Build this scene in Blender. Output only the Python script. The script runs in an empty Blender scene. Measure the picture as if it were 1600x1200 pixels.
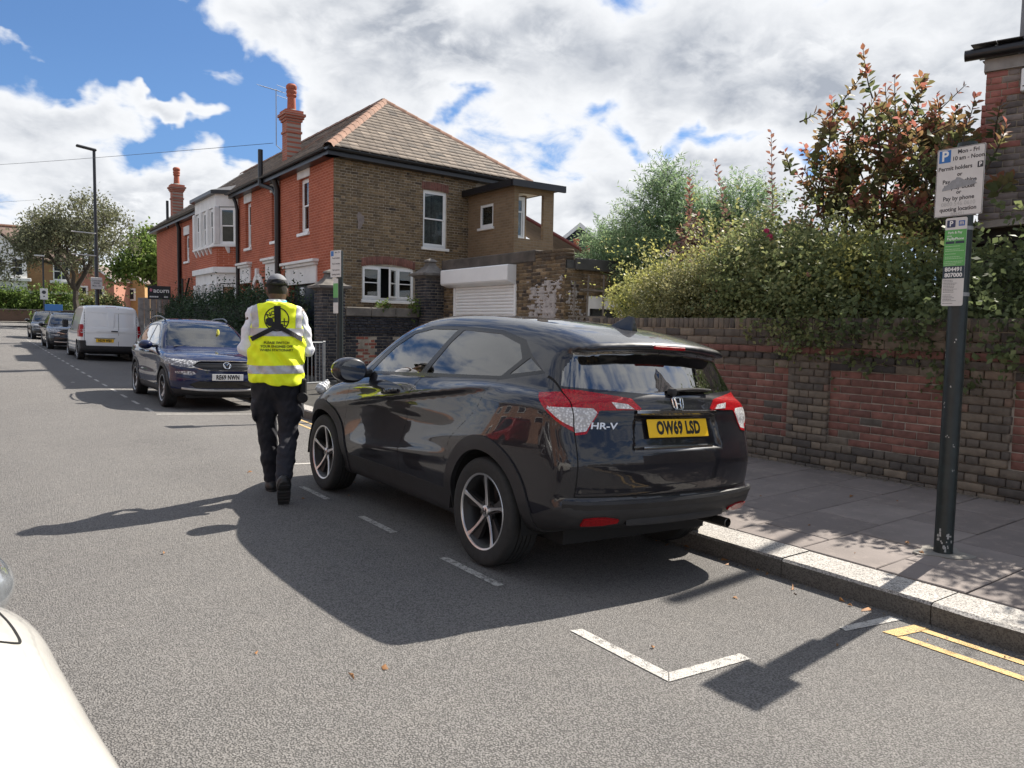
import bpy, bmesh, math, random
import numpy as np
from mathutils import Vector, Matrix, Euler
random.seed(7)
RNG = np.random.default_rng(7)
SC = bpy.context.scene
COL = SC.collection
R = math.radians
# ------------------------------------------------------------------ camera
CAM_H = 1.479
cam_d = bpy.data.cameras.new('camera')
cam_d.sensor_fit = 'HORIZONTAL'
cam_d.sensor_width = 36.0
cam_d.lens = 27.0
cam_d.clip_start = 0.05
cam_d.clip_end = 3000.0
cam = bpy.data.objects.new('camera', cam_d)
COL.objects.link(cam)
_yaw, _pitch, _roll = 0.619, 0.0742, 0.0178
_f = Vector((math.sin(_yaw) * math.cos(_pitch), math.cos(_yaw) * math.cos(_pitch), -math.sin(_pitch)))
_r = Vector((math.cos(_yaw), -math.sin(_yaw), 0.0))
_u = _r.cross(_f)
_r2 = _r * math.cos(_roll) + _u * math.sin(_roll)
_u2 = _u * math.cos(_roll) - _r * math.sin(_roll)
_m = Matrix((_r2, _u2, -_f)).transposed().to_4x4()
_m.translation = Vector((0, 0, CAM_H))
cam.matrix_world = _m
SC.camera = cam
# ------------------------------------------------------------------ light
SUN_DIR = Vector((0.70, 0.12, 0.70)).normalized()      # towards the sun
SUN_STRENGTH = 4.4
SKY_STRENGTH = 0.08
EXPOSURE = 1.1
sun_d = bpy.data.lights.new('sun', 'SUN')
sun_d.energy = SUN_STRENGTH
sun_d.angle = R(0.53)
sun_d.color = (1.0, 0.93, 0.83)
sun = bpy.data.objects.new('sun', sun_d)
COL.objects.link(sun)
sun.rotation_euler = SUN_DIR.to_track_quat('Z', 'Y').to_euler()
sun.location = (20, 4, 30)
SC.view_settings.view_transform = 'Standard'
SC.view_settings.look = 'None'
SC.view_settings.gamma = 1.0
SC.view_settings.exposure = EXPOSURE
SC.view_settings.use_curve_mapping = False
SC.render.engine = 'CYCLES'
SC.cycles.max_bounces = 8
SC.cycles.transparent_max_bounces = 16
SC.cycles.sample_clamp_indirect = 6.0
SC.cycles.use_denoising = True
class NT:
 """small node-tree builder"""
 def __init__(self, tree):
  self.t = tree
  tree.nodes.clear()
 def n(self, typ, **kw):
  nd = self.t.nodes.new(typ)
  for k, v in kw.items():
   if k.startswith('i_'):
    key = k[2:]
    key = int(key) if key.isdigit() else key.replace('_', ' ')
    self.set(nd.inputs[key], v)
   else:
    setattr(nd, k, v)
  return nd
 def set(self, sock, v):
  if hasattr(v, 'is_output') or isinstance(v, bpy.types.NodeSocket):
   self.t.links.new(v, sock)
  else:
   if sock.type == 'RGBA' and not hasattr(v, '__len__'):
    v = (v, v, v, 1)
   elif sock.type == 'RGBA' and len(v) == 3:
    v = (*v, 1)
   sock.default_value = v
 def math(self, op, a, b=0.0, c=None, clamp=False):
  nd = self.n('ShaderNodeMath', operation=op, use_clamp=clamp)
  self.set(nd.inputs[0], a)
  self.set(nd.inputs[1], b)
  if c is not None:
   self.set(nd.inputs[2], c)
  return nd.outputs[0]
 def vmath(self, op, a, b=None):
  nd = self.n('ShaderNodeVectorMath', operation=op)
  self.set(nd.inputs[0], a)
  if b is not None:
   if op == 'SCALE':
    self.set(nd.inputs['Scale'], b)
   else:
    self.set(nd.inputs[1], b)
  return nd
 def mix(self, f, a, b, blend='MIX'):
  nd = self.n('ShaderNodeMix', data_type='RGBA', blend_type=blend)
  self.set(nd.inputs[0], f)
  self.set(nd.inputs[6], a)
  self.set(nd.inputs[7], b)
  return nd.outputs[2]
 def rng(self, v, a, b, c=0.0, d=1.0, smooth=False):
  nd = self.n('ShaderNodeMapRange', interpolation_type='SMOOTHSTEP' if smooth else 'LINEAR')
  nd.clamp = True
  for i, x in enumerate((v, a, b, c, d)):
   self.set(nd.inputs[i], x)
  return nd.outputs[0]
 def noise(self, vec, scale, detail=2.0, rough=0.5, dim='3D', dist=0.0):
  nd = self.n('ShaderNodeTexNoise', noise_dimensions=dim)
  if vec is not None:
   self.set(nd.inputs['Vector'], vec)
  self.set(nd.inputs['Scale'], scale)
  self.set(nd.inputs['Detail'], detail)
  self.set(nd.inputs['Roughness'], rough)
  self.set(nd.inputs['Distortion'], dist)
  return nd.outputs['Fac']
# ------------------------------------------------------------------ sky with clouds
world = bpy.data.worlds.new('World')
SC.world = world
world.use_nodes = True
w = NT(world.node_tree)
tc = w.n('ShaderNodeTexCoord')
dirv = w.vmath('NORMALIZE', tc.outputs['Generated']).outputs[0]
sky = w.n('ShaderNodeTexSky', sky_type='NISHITA')
sky.sun_disc = False
sky.sun_elevation = math.asin(SUN_DIR.z)
sky.sun_rotation = math.atan2(SUN_DIR.x, SUN_DIR.y)
sky.altitude = 50
sky.air_density = 1.0
sky.dust_density = 0.6
sky.ozone_density = 1.6
sx = w.n('ShaderNodeSeparateXYZ', i_0=dirv)
zz = w.math('MAXIMUM', sx.outputs[2], 0.0)
den = w.math('ADD', zz, 0.34)
px_ = w.math('DIVIDE', sx.outputs[0], den)
py_ = w.math('DIVIDE', sx.outputs[1], den)
cp = w.n('ShaderNodeCombineXYZ', i_0=px_, i_1=py_, i_2=0.0)
cpo = cp.outputs[0]
n1 = w.noise(cpo, 2.6, 3.0, 0.5, dist=0.15)
n2 = w.noise(w.vmath('ADD', cpo, (3.7, 1.9, 0.4)).outputs[0], 9.0, 8.0, 0.58, dist=0.3)
base = w.math('ADD', w.math('MULTIPLY', n1, 0.55), w.math('MULTIPLY_ADD', n2, 0.45, 0.045))
base = w.math('ADD', base, w.rng(sx.outputs[2], 0.02, 0.17, 0.06, 0.0))
# the clouds seen that day: (direction az deg from +Y clockwise, elevation deg, radius az, radius el, push)
def blob(az, el, raz, rel, amp):
 a, e = R(az), R(el)
 # work in (azimuth-like, elevation) space around the blob centre
 c = Vector((math.sin(a) * math.cos(e), math.cos(a) * math.cos(e), math.sin(e)))
 t1 = Vector((math.cos(a), -math.sin(a), 0))
 t2 = c.cross(t1) * -1
 d1 = w.vmath('DOT_PRODUCT', dirw, tuple(t1)).outputs['Value']
 d2 = w.vmath('DOT_PRODUCT', dirw, tuple(t2)).outputs['Value']
 d0 = w.vmath('DOT_PRODUCT', dirv, tuple(c)).outputs['Value']
 q = w.math('ADD', w.math('POWER', w.math('ABSOLUTE', w.math('DIVIDE', d1, math.sin(R(raz)))), 2.0),
    w.math('POWER', w.math('ABSOLUTE', w.math('DIVIDE', d2, math.sin(R(rel)))), 2.0))
 g = w.math('EXPONENT', w.math('MULTIPLY', q, -1.0))
 g = w.math('MULTIPLY', g, w.math('GREATER_THAN', d0, 0.0))
 return w.math('MULTIPLY', g, amp)
SKY_BLOBS = [(39.7, 18.8, 17.7, 6.0, 0.22), (63.0, 15.0, 11.6, 6.4, 0.2), (27.7, 19.7, 9.3, 3.6, 0.12), (18.0, 20.0, 2.4, 1.5, 0.12), (26.8, 11.7, 7.1, 2.6, 0.06), (49.0, 9.7, 11.2, 2.6, 0.16), (5.5, 12.4, 4.5, 1.3, 0.27), (12.6, 13.7, 2.0, 0.8, 0.24), (8.3, 8.9, 11.0, 1.8, 0.26), (13.4, 17.0, 2.7, 0.6, 0.13), (3.5, 15.8, 2.3, 0.5, 0.16), (35.2, 8.4, 5.6, 1.8, 0.12), (8.1, 18.2, 7.3, 2.7, -0.42), (14.2, 12.3, 6.7, 1.0, -0.22), (18.0, 14.9, 1.8, 3.2, -0.28), (30.7, 15.8, 1.2, 0.6, -0.11), (48.5, 13.4, 6.4, 1.0, -0.22), (43.2, 15.7, 1.8, 1.0, -0.14), (40.0, 7.8, 2.8, 1.0, -0.12), (56.2, 12.2, 1.6, 0.8, -0.2), (11.3, 15.1, 4.5, 0.9, -0.2)]
wob = w.n('ShaderNodeTexNoise', i_Vector=dirv, i_Scale=11.0, i_Detail=4.0)
dirw = w.vmath('ADD', dirv, w.vmath('SCALE', w.vmath('SUBTRACT', wob.outputs['Color'], (0.5, 0.5, 0.5)).outputs[0], 0.16).outputs[0]).outputs[0]
acc = None
for b in SKY_BLOBS:
 g = blob(*b)
 acc = g if acc is None else w.math('ADD', acc, g)
dens = w.math('ADD', base, acc)
mask = w.rng(dens, 0.47, 0.615, smooth=True)
mask = w.math('POWER', mask, 0.8)
thick = w.rng(dens, 0.54, 1.0, smooth=True)
# light falls on the clouds from the sun side: compare density a little further towards the sun
sh = w.vmath('ADD', cpo, (3.7 + 0.035, 1.9 + 0.012, 0.4)).outputs[0]
n2s = w.noise(sh, 9.0, 8.0, 0.58, dist=0.3)
relief = w.math('SUBTRACT', n2s, n2)
shade = w.rng(relief, -0.10, 0.12)
n3 = w.noise(w.vmath('ADD', cpo, (8.1, 2.2, 5.0)).outputs[0], 3.6, 5.0, 0.55, dist=0.3)
grey = w.math('MULTIPLY', w.rng(n3, 0.26, 0.74, smooth=True), thick)
grey = w.math('ADD', w.math('MULTIPLY', grey, 1.05), w.math('MULTIPLY', shade, w.math('MULTIPLY', thick, 0.85)), clamp=True)
CLOUD_WHITE = (5.7, 5.8, 5.95)
CLOUD_GREY = (2.55, 2.78, 3.2)
ccol = w.mix(grey, CLOUD_WHITE, CLOUD_GREY)
skyc = w.mix(1.0, sky.outputs[0], (0.42, 0.56, 0.74), 'MULTIPLY')
hz = w.rng(sx.outputs[2], 0.0, 0.30, 0.75, 0.15)
skyc = w.mix(hz, skyc, (1.15, 2.35, 4.7))
fin = w.mix(mask, skyc, ccol)
bg = w.n('ShaderNodeBackground', i_0=fin, i_1=SKY_STRENGTH)
wo = w.n('ShaderNodeOutputWorld')
w.t.links.new(bg.outputs[0], wo.inputs[0])
# ------------------------------------------------------------------ materials
MATS = {}
def new_mat(name):
 m = bpy.data.materials.new(name)
 m.use_nodes = True
 return m, NT(m.node_tree)
def pbsdf(t, out=True, **kw):
 p = t.n('ShaderNodeBsdfPrincipled')
 for k, v in kw.items():
  t.set(p.inputs[k.replace('_', ' ')], v)
 if out:
  o = t.n('ShaderNodeOutputMaterial')
  t.t.links.new(p.outputs[0], o.inputs[0])
 return p
def bump(t, h, strength=0.3, dist=0.01):
 b = t.n('ShaderNodeBump')
 t.set(b.inputs['Height'], h)
 b.inputs['Strength'].default_value = strength
 b.inputs['Distance'].default_value = dist
 return b.outputs[0]
def objco(t):
 return t.n('ShaderNodeTexCoord').outputs['Object']
def worldco(t):
 return t.n('ShaderNodeNewGeometry').outputs['Position']
def mat(name, col, rough=0.6, metal=0.0, var=0.0, vscale=8.0, bmp=0.0, bscale=60.0, coat=0.0, spec=0.5, **kw):
 """plain procedural material with some tone variation and fine relief"""
 if name in MATS:
  return MATS[name]
 m, t = new_mat(name)
 co = worldco(t)
 c = (*col, 1)
 if var > 0:
  n = t.noise(co, vscale, 4.0, 0.6)
  hi = tuple(min(1, x * (1 + var)) for x in col)
  lo = tuple(x * (1 - var) for x in col)
  c = t.mix(t.rng(n, 0.3, 0.7), (*lo, 1), (*hi, 1))
 p = pbsdf(t, Base_Color=c, Roughness=rough, Metallic=metal, Coat_Weight=coat, Specular_IOR_Level=spec)
 p.inputs['Coat Roughness'].default_value = 0.04
 if bmp > 0:
  t.set(p.inputs['Normal'], bump(t, t.noise(objco(t), bscale, 3.0, 0.6), bmp, 0.01))
 MATS[name] = m
 return m
def mat_glass(name, tint, trans=0.5, rough=0.0, k=1.7):
 """window glass: a Fresnel reflection over a tinted clear pane"""
 if name in MATS:
  return MATS[name]
 m, t = new_mat(name)
 tr = t.n('ShaderNodeBsdfTransparent', i_0=(*[x * trans for x in tint], 1))
 gl = t.n('ShaderNodeBsdfGlossy', i_Color=(1, 1, 1, 1), i_Roughness=rough)
 fr = t.n('ShaderNodeFresnel', i_0=1.52)
 f = t.math('MULTIPLY', t.math('ADD', fr.outputs[0], 0.02), k, clamp=True)
 mx = t.n('ShaderNodeMixShader', i_0=f)
 t.t.links.new(tr.outputs[0], mx.inputs[1])
 t.t.links.new(gl.outputs[0], mx.inputs[2])
 o = t.n('ShaderNodeOutputMaterial')
 t.t.links.new(mx.outputs[0], o.inputs[0])
 MATS[name] = m
 return m
def mat_tint(name, ramp, rough=0.8, attr='tint', var=0.2, vscale=20.0, bmp=0.3, bscale=90.0, trans=0.0, spec=0.3):
 """colour picked by the 'tint' attribute of each piece through a ramp [(pos, rgb), ...]"""
 if name in MATS:
  return MATS[name]
 m, t = new_mat(name)
 at = t.n('ShaderNodeAttribute', attribute_name=attr)
 cr = t.n('ShaderNodeValToRGB', i_0=at.outputs['Fac'])
 el = cr.color_ramp.elements
 while len(el) > 1:
  el.remove(el[0])
 el[0].position = ramp[0][0]
 el[0].color = (*ramp[0][1], 1)
 for p_, c_ in ramp[1:]:
  e = el.new(p_)
  e.color = (*c_, 1)
 c = cr.outputs[0]
 if var > 0:
  n = t.noise(worldco(t), vscale, 5.0, 0.65)
  c = t.mix(t.rng(n, 0.25, 0.75), t.mix(1.0, c, (1 - var,) * 3, 'MULTIPLY'), t.mix(1.0, c, (1 + var,) * 3, 'MULTIPLY'))
 p = pbsdf(t, out=False, Base_Color=c, Roughness=rough, Specular_IOR_Level=spec)
 if bmp > 0:
  t.set(p.inputs['Normal'], bump(t, t.noise(worldco(t), bscale, 4.0, 0.65), bmp, 0.006))
 o = t.n('ShaderNodeOutputMaterial')
 if trans > 0:
  tl = t.n('ShaderNodeBsdfTranslucent', i_0=c)
  mx = t.n('ShaderNodeMixShader', i_0=trans)
  t.t.links.new(p.outputs[0], mx.inputs[1])
  t.t.links.new(tl.outputs[0], mx.inputs[2])
  t.t.links.new(mx.outputs[0], o.inputs[0])
 else:
  t.t.links.new(p.outputs[0], o.inputs[0])
 MATS[name] = m
 return m
# ------------------------------------------------------------------ mesh helpers
def npmesh(name, V, F, m=None, parent=None, smooth=False, tint=None, normals=None, mats=None, midx=None):
 """mesh object from arrays; F is (n,3) or (n,4)"""
 V = np.asarray(V, dtype=np.float32).reshape(-1, 3)
 F = np.asarray(F, dtype=np.int32)
 me = bpy.data.meshes.new(name)
 k = F.shape[1]
 me.vertices.add(len(V))
 me.vertices.foreach_set('co', V.ravel())
 me.loops.add(F.size)
 me.loops.foreach_set('vertex_index', F.ravel())
 me.polygons.add(len(F))
 me.polygons.foreach_set('loop_start', np.arange(0, F.size, k, dtype=np.int32))
 me.polygons.foreach_set('loop_total', np.full(len(F), k, dtype=np.int32))
 if smooth:
  me.polygons.foreach_set('use_smooth', np.ones(len(F), dtype=bool))
 if midx is not None:
  me.polygons.foreach_set('material_index', np.asarray(midx, dtype=np.int32))
 me.update(calc_edges=True)
 if tint is not None:
  a = me.attributes.new('tint', 'FLOAT', 'FACE')
  a.data.foreach_set('value', np.asarray(tint, dtype=np.float32))
 if normals is not None:
  me.normals_split_custom_set_from_vertices(np.asarray(normals, dtype=np.float32).tolist())
 for x in (mats or ([m] if m else [])):
  me.materials.append(x)
 o = bpy.data.objects.new(name, me)
 COL.objects.link(o)
 if parent is not None:
  o.parent = parent
 return o
def share(name, me, parent=None, loc=(0, 0, 0), rot=None, scale=None):
 o = bpy.data.objects.new(name, me)
 COL.objects.link(o)
 if parent is not None:
  o.parent = parent
 o.location = loc
 if rot is not None:
  o.rotation_euler = rot
 if scale is not None:
  o.scale = scale
 return o
class MB:
 """collects shapes, then links them as one mesh object"""
 def __init__(self):
  self.v, self.f = [], []
 def add(self, vs, fs):
  o = len(self.v)
  self.v += [tuple(p) for p in vs]
  self.f += [tuple(i + o for i in f) for f in fs]
  return self
 def box(self, x0, x1, y0, y1, z0, z1, M=None):
  vs = [(x, y, z) for x in (x0, x1) for y in (y0, y1) for z in (z0, z1)]
  if M is not None:
   vs = [M @ Vector(p) for p in vs]
  return self.add(vs, [(0, 1, 3, 2), (4, 6, 7, 5), (0, 4, 5, 1), (2, 3, 7, 6), (0, 2, 6, 4), (1, 5, 7, 3)])
 def cbox(self, x0, x1, y0, y1, z0, z1, c=0.01, M=None):
  """box with chamfered edges"""
  bm = bmesh.new()
  bmesh.ops.create_cube(bm, size=1.0)
  for v in bm.verts:
   v.co = Vector(((x0 + x1) / 2 + v.co.x * (x1 - x0), (y0 + y1) / 2 + v.co.y * (y1 - y0), (z0 + z1) / 2 + v.co.z * (z1 - z0)))
  bmesh.ops.bevel(bm, geom=bm.edges[:], offset=c, segments=1, affect='EDGES', profile=0.5)
  bm.verts.index_update()
  vs = [M @ v.co if M is not None else v.co for v in bm.verts]
  self.add(vs, [[v.index for v in f.verts] for f in bm.faces])
  bm.free()
  return self
 def quad(self, a, b, c, d):
  return self.add([a, b, c, d], [(0, 1, 2, 3)])
 def tube(self, pts, r, n=8, cap=True, r2=None):
  pts = [Vector(p) for p in pts]
  rs = r if hasattr(r, '__len__') else [r] * len(pts)
  vs, fs = [], []
  up = None
  for i, p in enumerate(pts):
   d = (pts[min(i + 1, len(pts) - 1)] - pts[max(i - 1, 0)]).normalized()
   if up is None:
    up = Vector((0, 0, 1)) if abs(d.z) < 0.9 else Vector((1, 0, 0))
   a = d.cross(up)
   if a.length < 1e-5:
    a = d.orthogonal()
   a.normalize()
   b = a.cross(d).normalized()
   up = b
   for k in range(n):
    t = 2 * math.pi * k / n
    vs.append(p + a * math.cos(t) * rs[i] + b * math.sin(t) * rs[i])
  for i in range(len(pts) - 1):
   for k in range(n):
    k2 = (k + 1) % n
    fs.append((i * n + k, i * n + k2, (i + 1) * n + k2, (i + 1) * n + k))
  if cap:
   fs.append(tuple(reversed(range(n))))
   fs.append(tuple(range((len(pts) - 1) * n, len(pts) * n)))
  return self.add(vs, fs)
 def lathe(self, prof, n=32, axis='z', c=(0, 0, 0), cap=False):
  """prof: (radius, height) pairs"""
  vs, fs = [], []
  for rr, h in prof:
   for k in range(n):
    t = 2 * math.pi * k / n
    x, y = rr * math.cos(t), rr * math.sin(t)
    q = {'z': (x, y, h), 'y': (x, h, y), 'x': (h, x, y)}[axis]
    vs.append((q[0] + c[0], q[1] + c[1], q[2] + c[2]))
  for i in range(len(prof) - 1):
   for k in range(n):
    k2 = (k + 1) % n
    fs.append((i * n + k, i * n + k2, (i + 1) * n + k2, (i + 1) * n + k))
  if cap:
   fs.append(tuple(range(n)))
   fs.append(tuple(range((len(prof) - 1) * n, len(prof) * n)))
  return self.add(vs, fs)
 def prism(self, poly, f, depth):
  """poly: 2-D outline; f(u,v,w) -> 3-D; extruded w = 0..depth"""
  n = len(poly)
  vs = [f(u, v, 0.0) for u, v in poly] + [f(u, v, depth) for u, v in poly]
  fs = [tuple(reversed(range(n))), tuple(range(n, 2 * n))]
  for k in range(n):
   k2 = (k + 1) % n
   fs.append((k, k2, n + k2, n + k))
  return self.add(vs, fs)
 def mesh(self, name, m, smooth=False, fix=True):
  me = bpy.data.meshes.new(name)
  me.from_pydata(self.v, [], self.f)
  if fix:
   bm = bmesh.new()
   bm.from_mesh(me)
   bmesh.ops.recalc_face_normals(bm, faces=bm.faces[:])
   bm.to_mesh(me)
   bm.free()
  if smooth:
   me.polygons.foreach_set('use_smooth', np.ones(len(me.polygons), dtype=bool))
   try:
    me.set_sharp_from_angle(angle=R(38))
   except Exception:
    pass
  if m:
   me.materials.append(m)
  return me
 def build(self, name, m, parent=None, smooth=False, loc=None, rot=None, fix=True):
  o = bpy.data.objects.new(name, self.mesh(name, m, smooth, fix))
  COL.objects.link(o)
  if parent is not None:
   o.parent = parent
  if loc is not None:
   o.location = loc
  if rot is not None:
   o.rotation_euler = rot
  return o
def tag(o, label=None, cat=None, group=None, kind=None):
 if label:
  o['label'] = label
 if cat:
  o['category'] = cat
 if group:
  o['group'] = group
 if kind:
  o['kind'] = kind
 return o
def thing(name, label, cat, loc=(0, 0, 0), rz=0.0, group=None):
 o = bpy.data.objects.new(name, None)
 o.empty_display_size = 0.2
 COL.objects.link(o)
 o.location = loc
 o.rotation_euler = (0, 0, rz)
 return tag(o, label, cat, group)
def copy_tree(o, parent=None, matswap=None):
 c = o.copy()
 COL.objects.link(c)
 if parent is not None:
  c.parent = parent
 if matswap and c.type == 'MESH':
  for i, ms in enumerate(c.material_slots):
   if ms.material and ms.material.name in matswap:
    nm = ms.material.name
    ms.link = 'OBJECT'
    ms.material = matswap[nm]
 for ch in [x for x in o.children]:
  copy_tree(ch, c, matswap)
 return c
def text_obj(name, s, size, m, parent=None, M=None, bold=0.0, ext=0.0006, align='CENTER', sx=1.0, proj=None, spacing=1.0):
 """lettering as flat mesh: local x to the right, y up, standing in the plane given by M"""
 cu = bpy.data.curves.new(name, 'FONT')
 cu.body = s
 cu.size = size
 cu.align_x = align
 cu.align_y = 'CENTER'
 cu.extrude = ext
 cu.offset = bold
 cu.space_character = spacing
 cu.resolution_u = 3
 tmp = bpy.data.objects.new(name, cu)
 COL.objects.link(tmp)
 dg = bpy.context.evaluated_depsgraph_get()
 me = bpy.data.meshes.new_from_object(tmp.evaluated_get(dg))
 bpy.data.objects.remove(tmp)
 bpy.data.curves.remove(cu)
 M = M if M is not None else Matrix.Identity(4)
 for v in me.vertices:
  p = Vector((v.co.x * sx, v.co.y, v.co.z))
  p = M @ p
  v.co = proj(p) if proj else p
 me.materials.clear()
 me.materials.append(m)
 me.name = name
 o = bpy.data.objects.new(name, me)
 COL.objects.link(o)
 if parent is not None:
  o.parent = parent
 return o
def join_mesh(name, objs, m=None, parent=None):
 """joins freshly made mesh objects into one (same material slots appended)"""
 bm = bmesh.new()
 mats = []
 for o in objs:
  off = []
  for x in o.data.materials:
   if x not in mats:
    mats.append(x)
   off.append(mats.index(x))
  n0 = len(bm.faces)
  bm.from_mesh(o.data)
  bm.faces.ensure_lookup_table()
  for f in bm.faces[n0:]:
   f.material_index = off[f.material_index] if off else 0
  for v in bm.verts:
   pass
 me = bpy.data.meshes.new(name)
 bm.to_mesh(me)
 bm.free()
 for x in mats:
  me.materials.append(x)
 for o in objs:
  bpy.data.objects.remove(o)
 r = bpy.data.objects.new(name, me)
 COL.objects.link(r)
 if parent is not None:
  r.parent = parent
 return r
def frame(o, x, y):
 """matrix with local x, y axes (z = x cross y) at o"""
 x = Vector(x).normalized()
 y = Vector(y).normalized()
 z = x.cross(y)
 M = Matrix((x, y, z)).transposed().to_4x4()
 M.translation = Vector(o)
 return M
def gz(X, Y):
 """height of the road: level by the middle, falling to the kerb, rising gently up the street"""
 z = -0.05 * max(0.0, X - 2.2) if X < 9 else -0.34
 if X < -1.0:
  z = -0.03 * (-1.0 - X)
 return max(z, -0.16) + rise(Y)
def rise(Y):
 t = max(0.0, Y - 13.0)
 return 0.016 * t * t / (t + 4.0)
# ------------------------------------------------------------------ smooth solids from distance functions
def catmull(P, n=6, closed=False):
 P = np.asarray(P, float)
 N = len(P)
 out = []
 rng = range(N if closed else N - 1)
 for i in rng:
  if closed:
   p0, p1, p2, p3 = P[(i - 1) % N], P[i], P[(i + 1) % N], P[(i + 2) % N]
  else:
   p0, p1, p2, p3 = P[max(i - 1, 0)], P[i], P[i + 1], P[min(i + 2, N - 1)]
  for k in range(n):
   t = k / n
   # centripetal-ish: limit overshoot by scaling tangents to the shorter neighbour
   m1 = (p2 - p0) * 0.5
   m2 = (p3 - p1) * 0.5
   L = np.linalg.norm(p2 - p1)
   for mm in (m1, m2):
    l = np.linalg.norm(mm)
    if l > 1.2 * L:
     mm *= 1.2 * L / l
   out.append((2 * t**3 - 3 * t**2 + 1) * p1 + (t**3 - 2 * t**2 + t) * m1 + (-2 * t**3 + 3 * t**2) * p2 + (t**3 - t**2) * m2)
 if not closed:
  out.append(P[-1])
 return np.array(out)
def sdpoly(P, x, y):
 """signed distance to a closed polygon, negative inside"""
 P = np.asarray(P, float)
 x = np.asarray(x, float)
 y = np.asarray(y, float)
 if x.size < 400:
  sh = x.shape
  xx, yy = x.reshape(-1, 1), y.reshape(-1, 1)
  A = P
  B = np.roll(P, -1, 0)
  E_ = B - A
  wx, wy = xx - A[:, 0], yy - A[:, 1]
  t = np.minimum(np.maximum((wx * E_[:, 0] + wy * E_[:, 1]) / (E_[:, 0]**2 + E_[:, 1]**2 + 1e-12), 0), 1)
  d2 = ((wx - E_[:, 0] * t)**2 + (wy - E_[:, 1] * t)**2).min(1)
  c = (A[:, 1] <= yy) != (B[:, 1] <= yy)
  ey = np.where(np.abs(E_[:, 1]) < 1e-12, 1e-12, E_[:, 1])
  ins = ((c & (xx < A[:, 0] + wy * E_[:, 0] / ey)).sum(1) % 2) == 1
  return (np.where(ins, -1, 1) * np.sqrt(d2)).reshape(sh)
 d2 = np.full(np.shape(x), 1e9)
 ins = np.zeros(np.shape(x), bool)
 n = len(P)
 for i in range(n):
  ax, ay = P[i]
  bx, by = P[(i + 1) % n]
  ex, ey = bx - ax, by - ay
  wx, wy = x - ax, y - ay
  t = np.clip((wx * ex + wy * ey) / (ex * ex + ey * ey + 1e-12), 0, 1)
  dx, dy = wx - ex * t, wy - ey * t
  d2 = np.minimum(d2, dx * dx + dy * dy)
  c = (ay <= y) != (by <= y)
  with np.errstate(divide='ignore', invalid='ignore'):
   xi = ax + (y - ay) * ex / (ey if abs(ey) > 1e-12 else 1e-12)
  ins ^= c & (x < xi)
 return np.where(ins, -1, 1) * np.sqrt(d2)
def sdline(P, x, y):
 """distance to an open polyline"""
 P = np.asarray(P, float)
 d2 = np.full(np.shape(x), 1e9)
 for i in range(len(P) - 1):
  ax, ay = P[i]
  ex, ey = P[i + 1] - P[i]
  wx, wy = x - ax, y - ay
  t = np.clip((wx * ex + wy * ey) / (ex * ex + ey * ey + 1e-12), 0, 1)
  d2 = np.minimum(d2, (wx - ex * t)**2 + (wy - ey * t)**2)
 return np.sqrt(d2)
def smin(a, b, k):
 h = np.maximum(k - np.abs(a - b), 0) / k
 return np.minimum(a, b) - h * h * k * 0.25
def smax(a, b, k):
 h = np.maximum(k - np.abs(a - b), 0) / k
 return np.maximum(a, b) + h * h * k * 0.25
def sstep(a, b, x):
 t = np.clip((x - a) / (b - a), 0, 1)
 return t * t * (3 - 2 * t)
def capsule(p, a, b, ra, rb):
 """tapered capsule; p is a tuple of arrays"""
 a, b = np.asarray(a, float), np.asarray(b, float)
 e = b - a
 L2 = e @ e + 1e-12
 w0, w1, w2 = p[0] - a[0], p[1] - a[1], p[2] - a[2]
 t = np.clip((w0 * e[0] + w1 * e[1] + w2 * e[2]) / L2, 0, 1)
 d = np.sqrt((w0 - e[0] * t)**2 + (w1 - e[1] * t)**2 + (w2 - e[2] * t)**2)
 return d - (ra + (rb - ra) * t)
def ellip(p, c, r):
 q = [(p[i] - c[i]) / r[i] for i in range(3)]
 k = np.sqrt(q[0]**2 + q[1]**2 + q[2]**2) + 1e-9
 return (k - 1) * min(r) * np.maximum(1, 0.6 + 0.4 * k)
class Tab:
 """2-D distance table with bilinear look-up, for fast first passes"""
 def __init__(self, P, x0, x1, y0, y1, h=0.012):
  self.x0, self.y0, self.h = x0, y0, h
  xs = np.arange(x0, x1 + h, h)
  ys = np.arange(y0, y1 + h, h)
  gx, gy = np.meshgrid(xs, ys, indexing='ij')
  self.t = sdpoly(P, gx, gy)
 def __call__(self, x, y):
  u = np.clip((x - self.x0) / self.h, 0, self.t.shape[0] - 1.001)
  v = np.clip((y - self.y0) / self.h, 0, self.t.shape[1] - 1.001)
  i, j = u.astype(np.int32), v.astype(np.int32)
  a, b = u - i, v - j
  t = self.t
  return (t[i, j] * (1 - a) + t[i + 1, j] * a) * (1 - b) + (t[i, j + 1] * (1 - a) + t[i + 1, j + 1] * a) * b
def grad(f, V, e=0.002):
 x, y, z = V[:, 0], V[:, 1], V[:, 2]
 k = ((1, -1, -1), (-1, -1, 1), (-1, 1, -1), (1, 1, 1))
 g = np.zeros_like(V)
 for s in k:
  val = f(x + s[0] * e, y + s[1] * e, z + s[2] * e)
  for i in range(3):
   g[:, i] += s[i] * val
 l = np.linalg.norm(g, axis=1, keepdims=True)
 return g / (4 * e), g / np.maximum(l, 1e-9)
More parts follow.
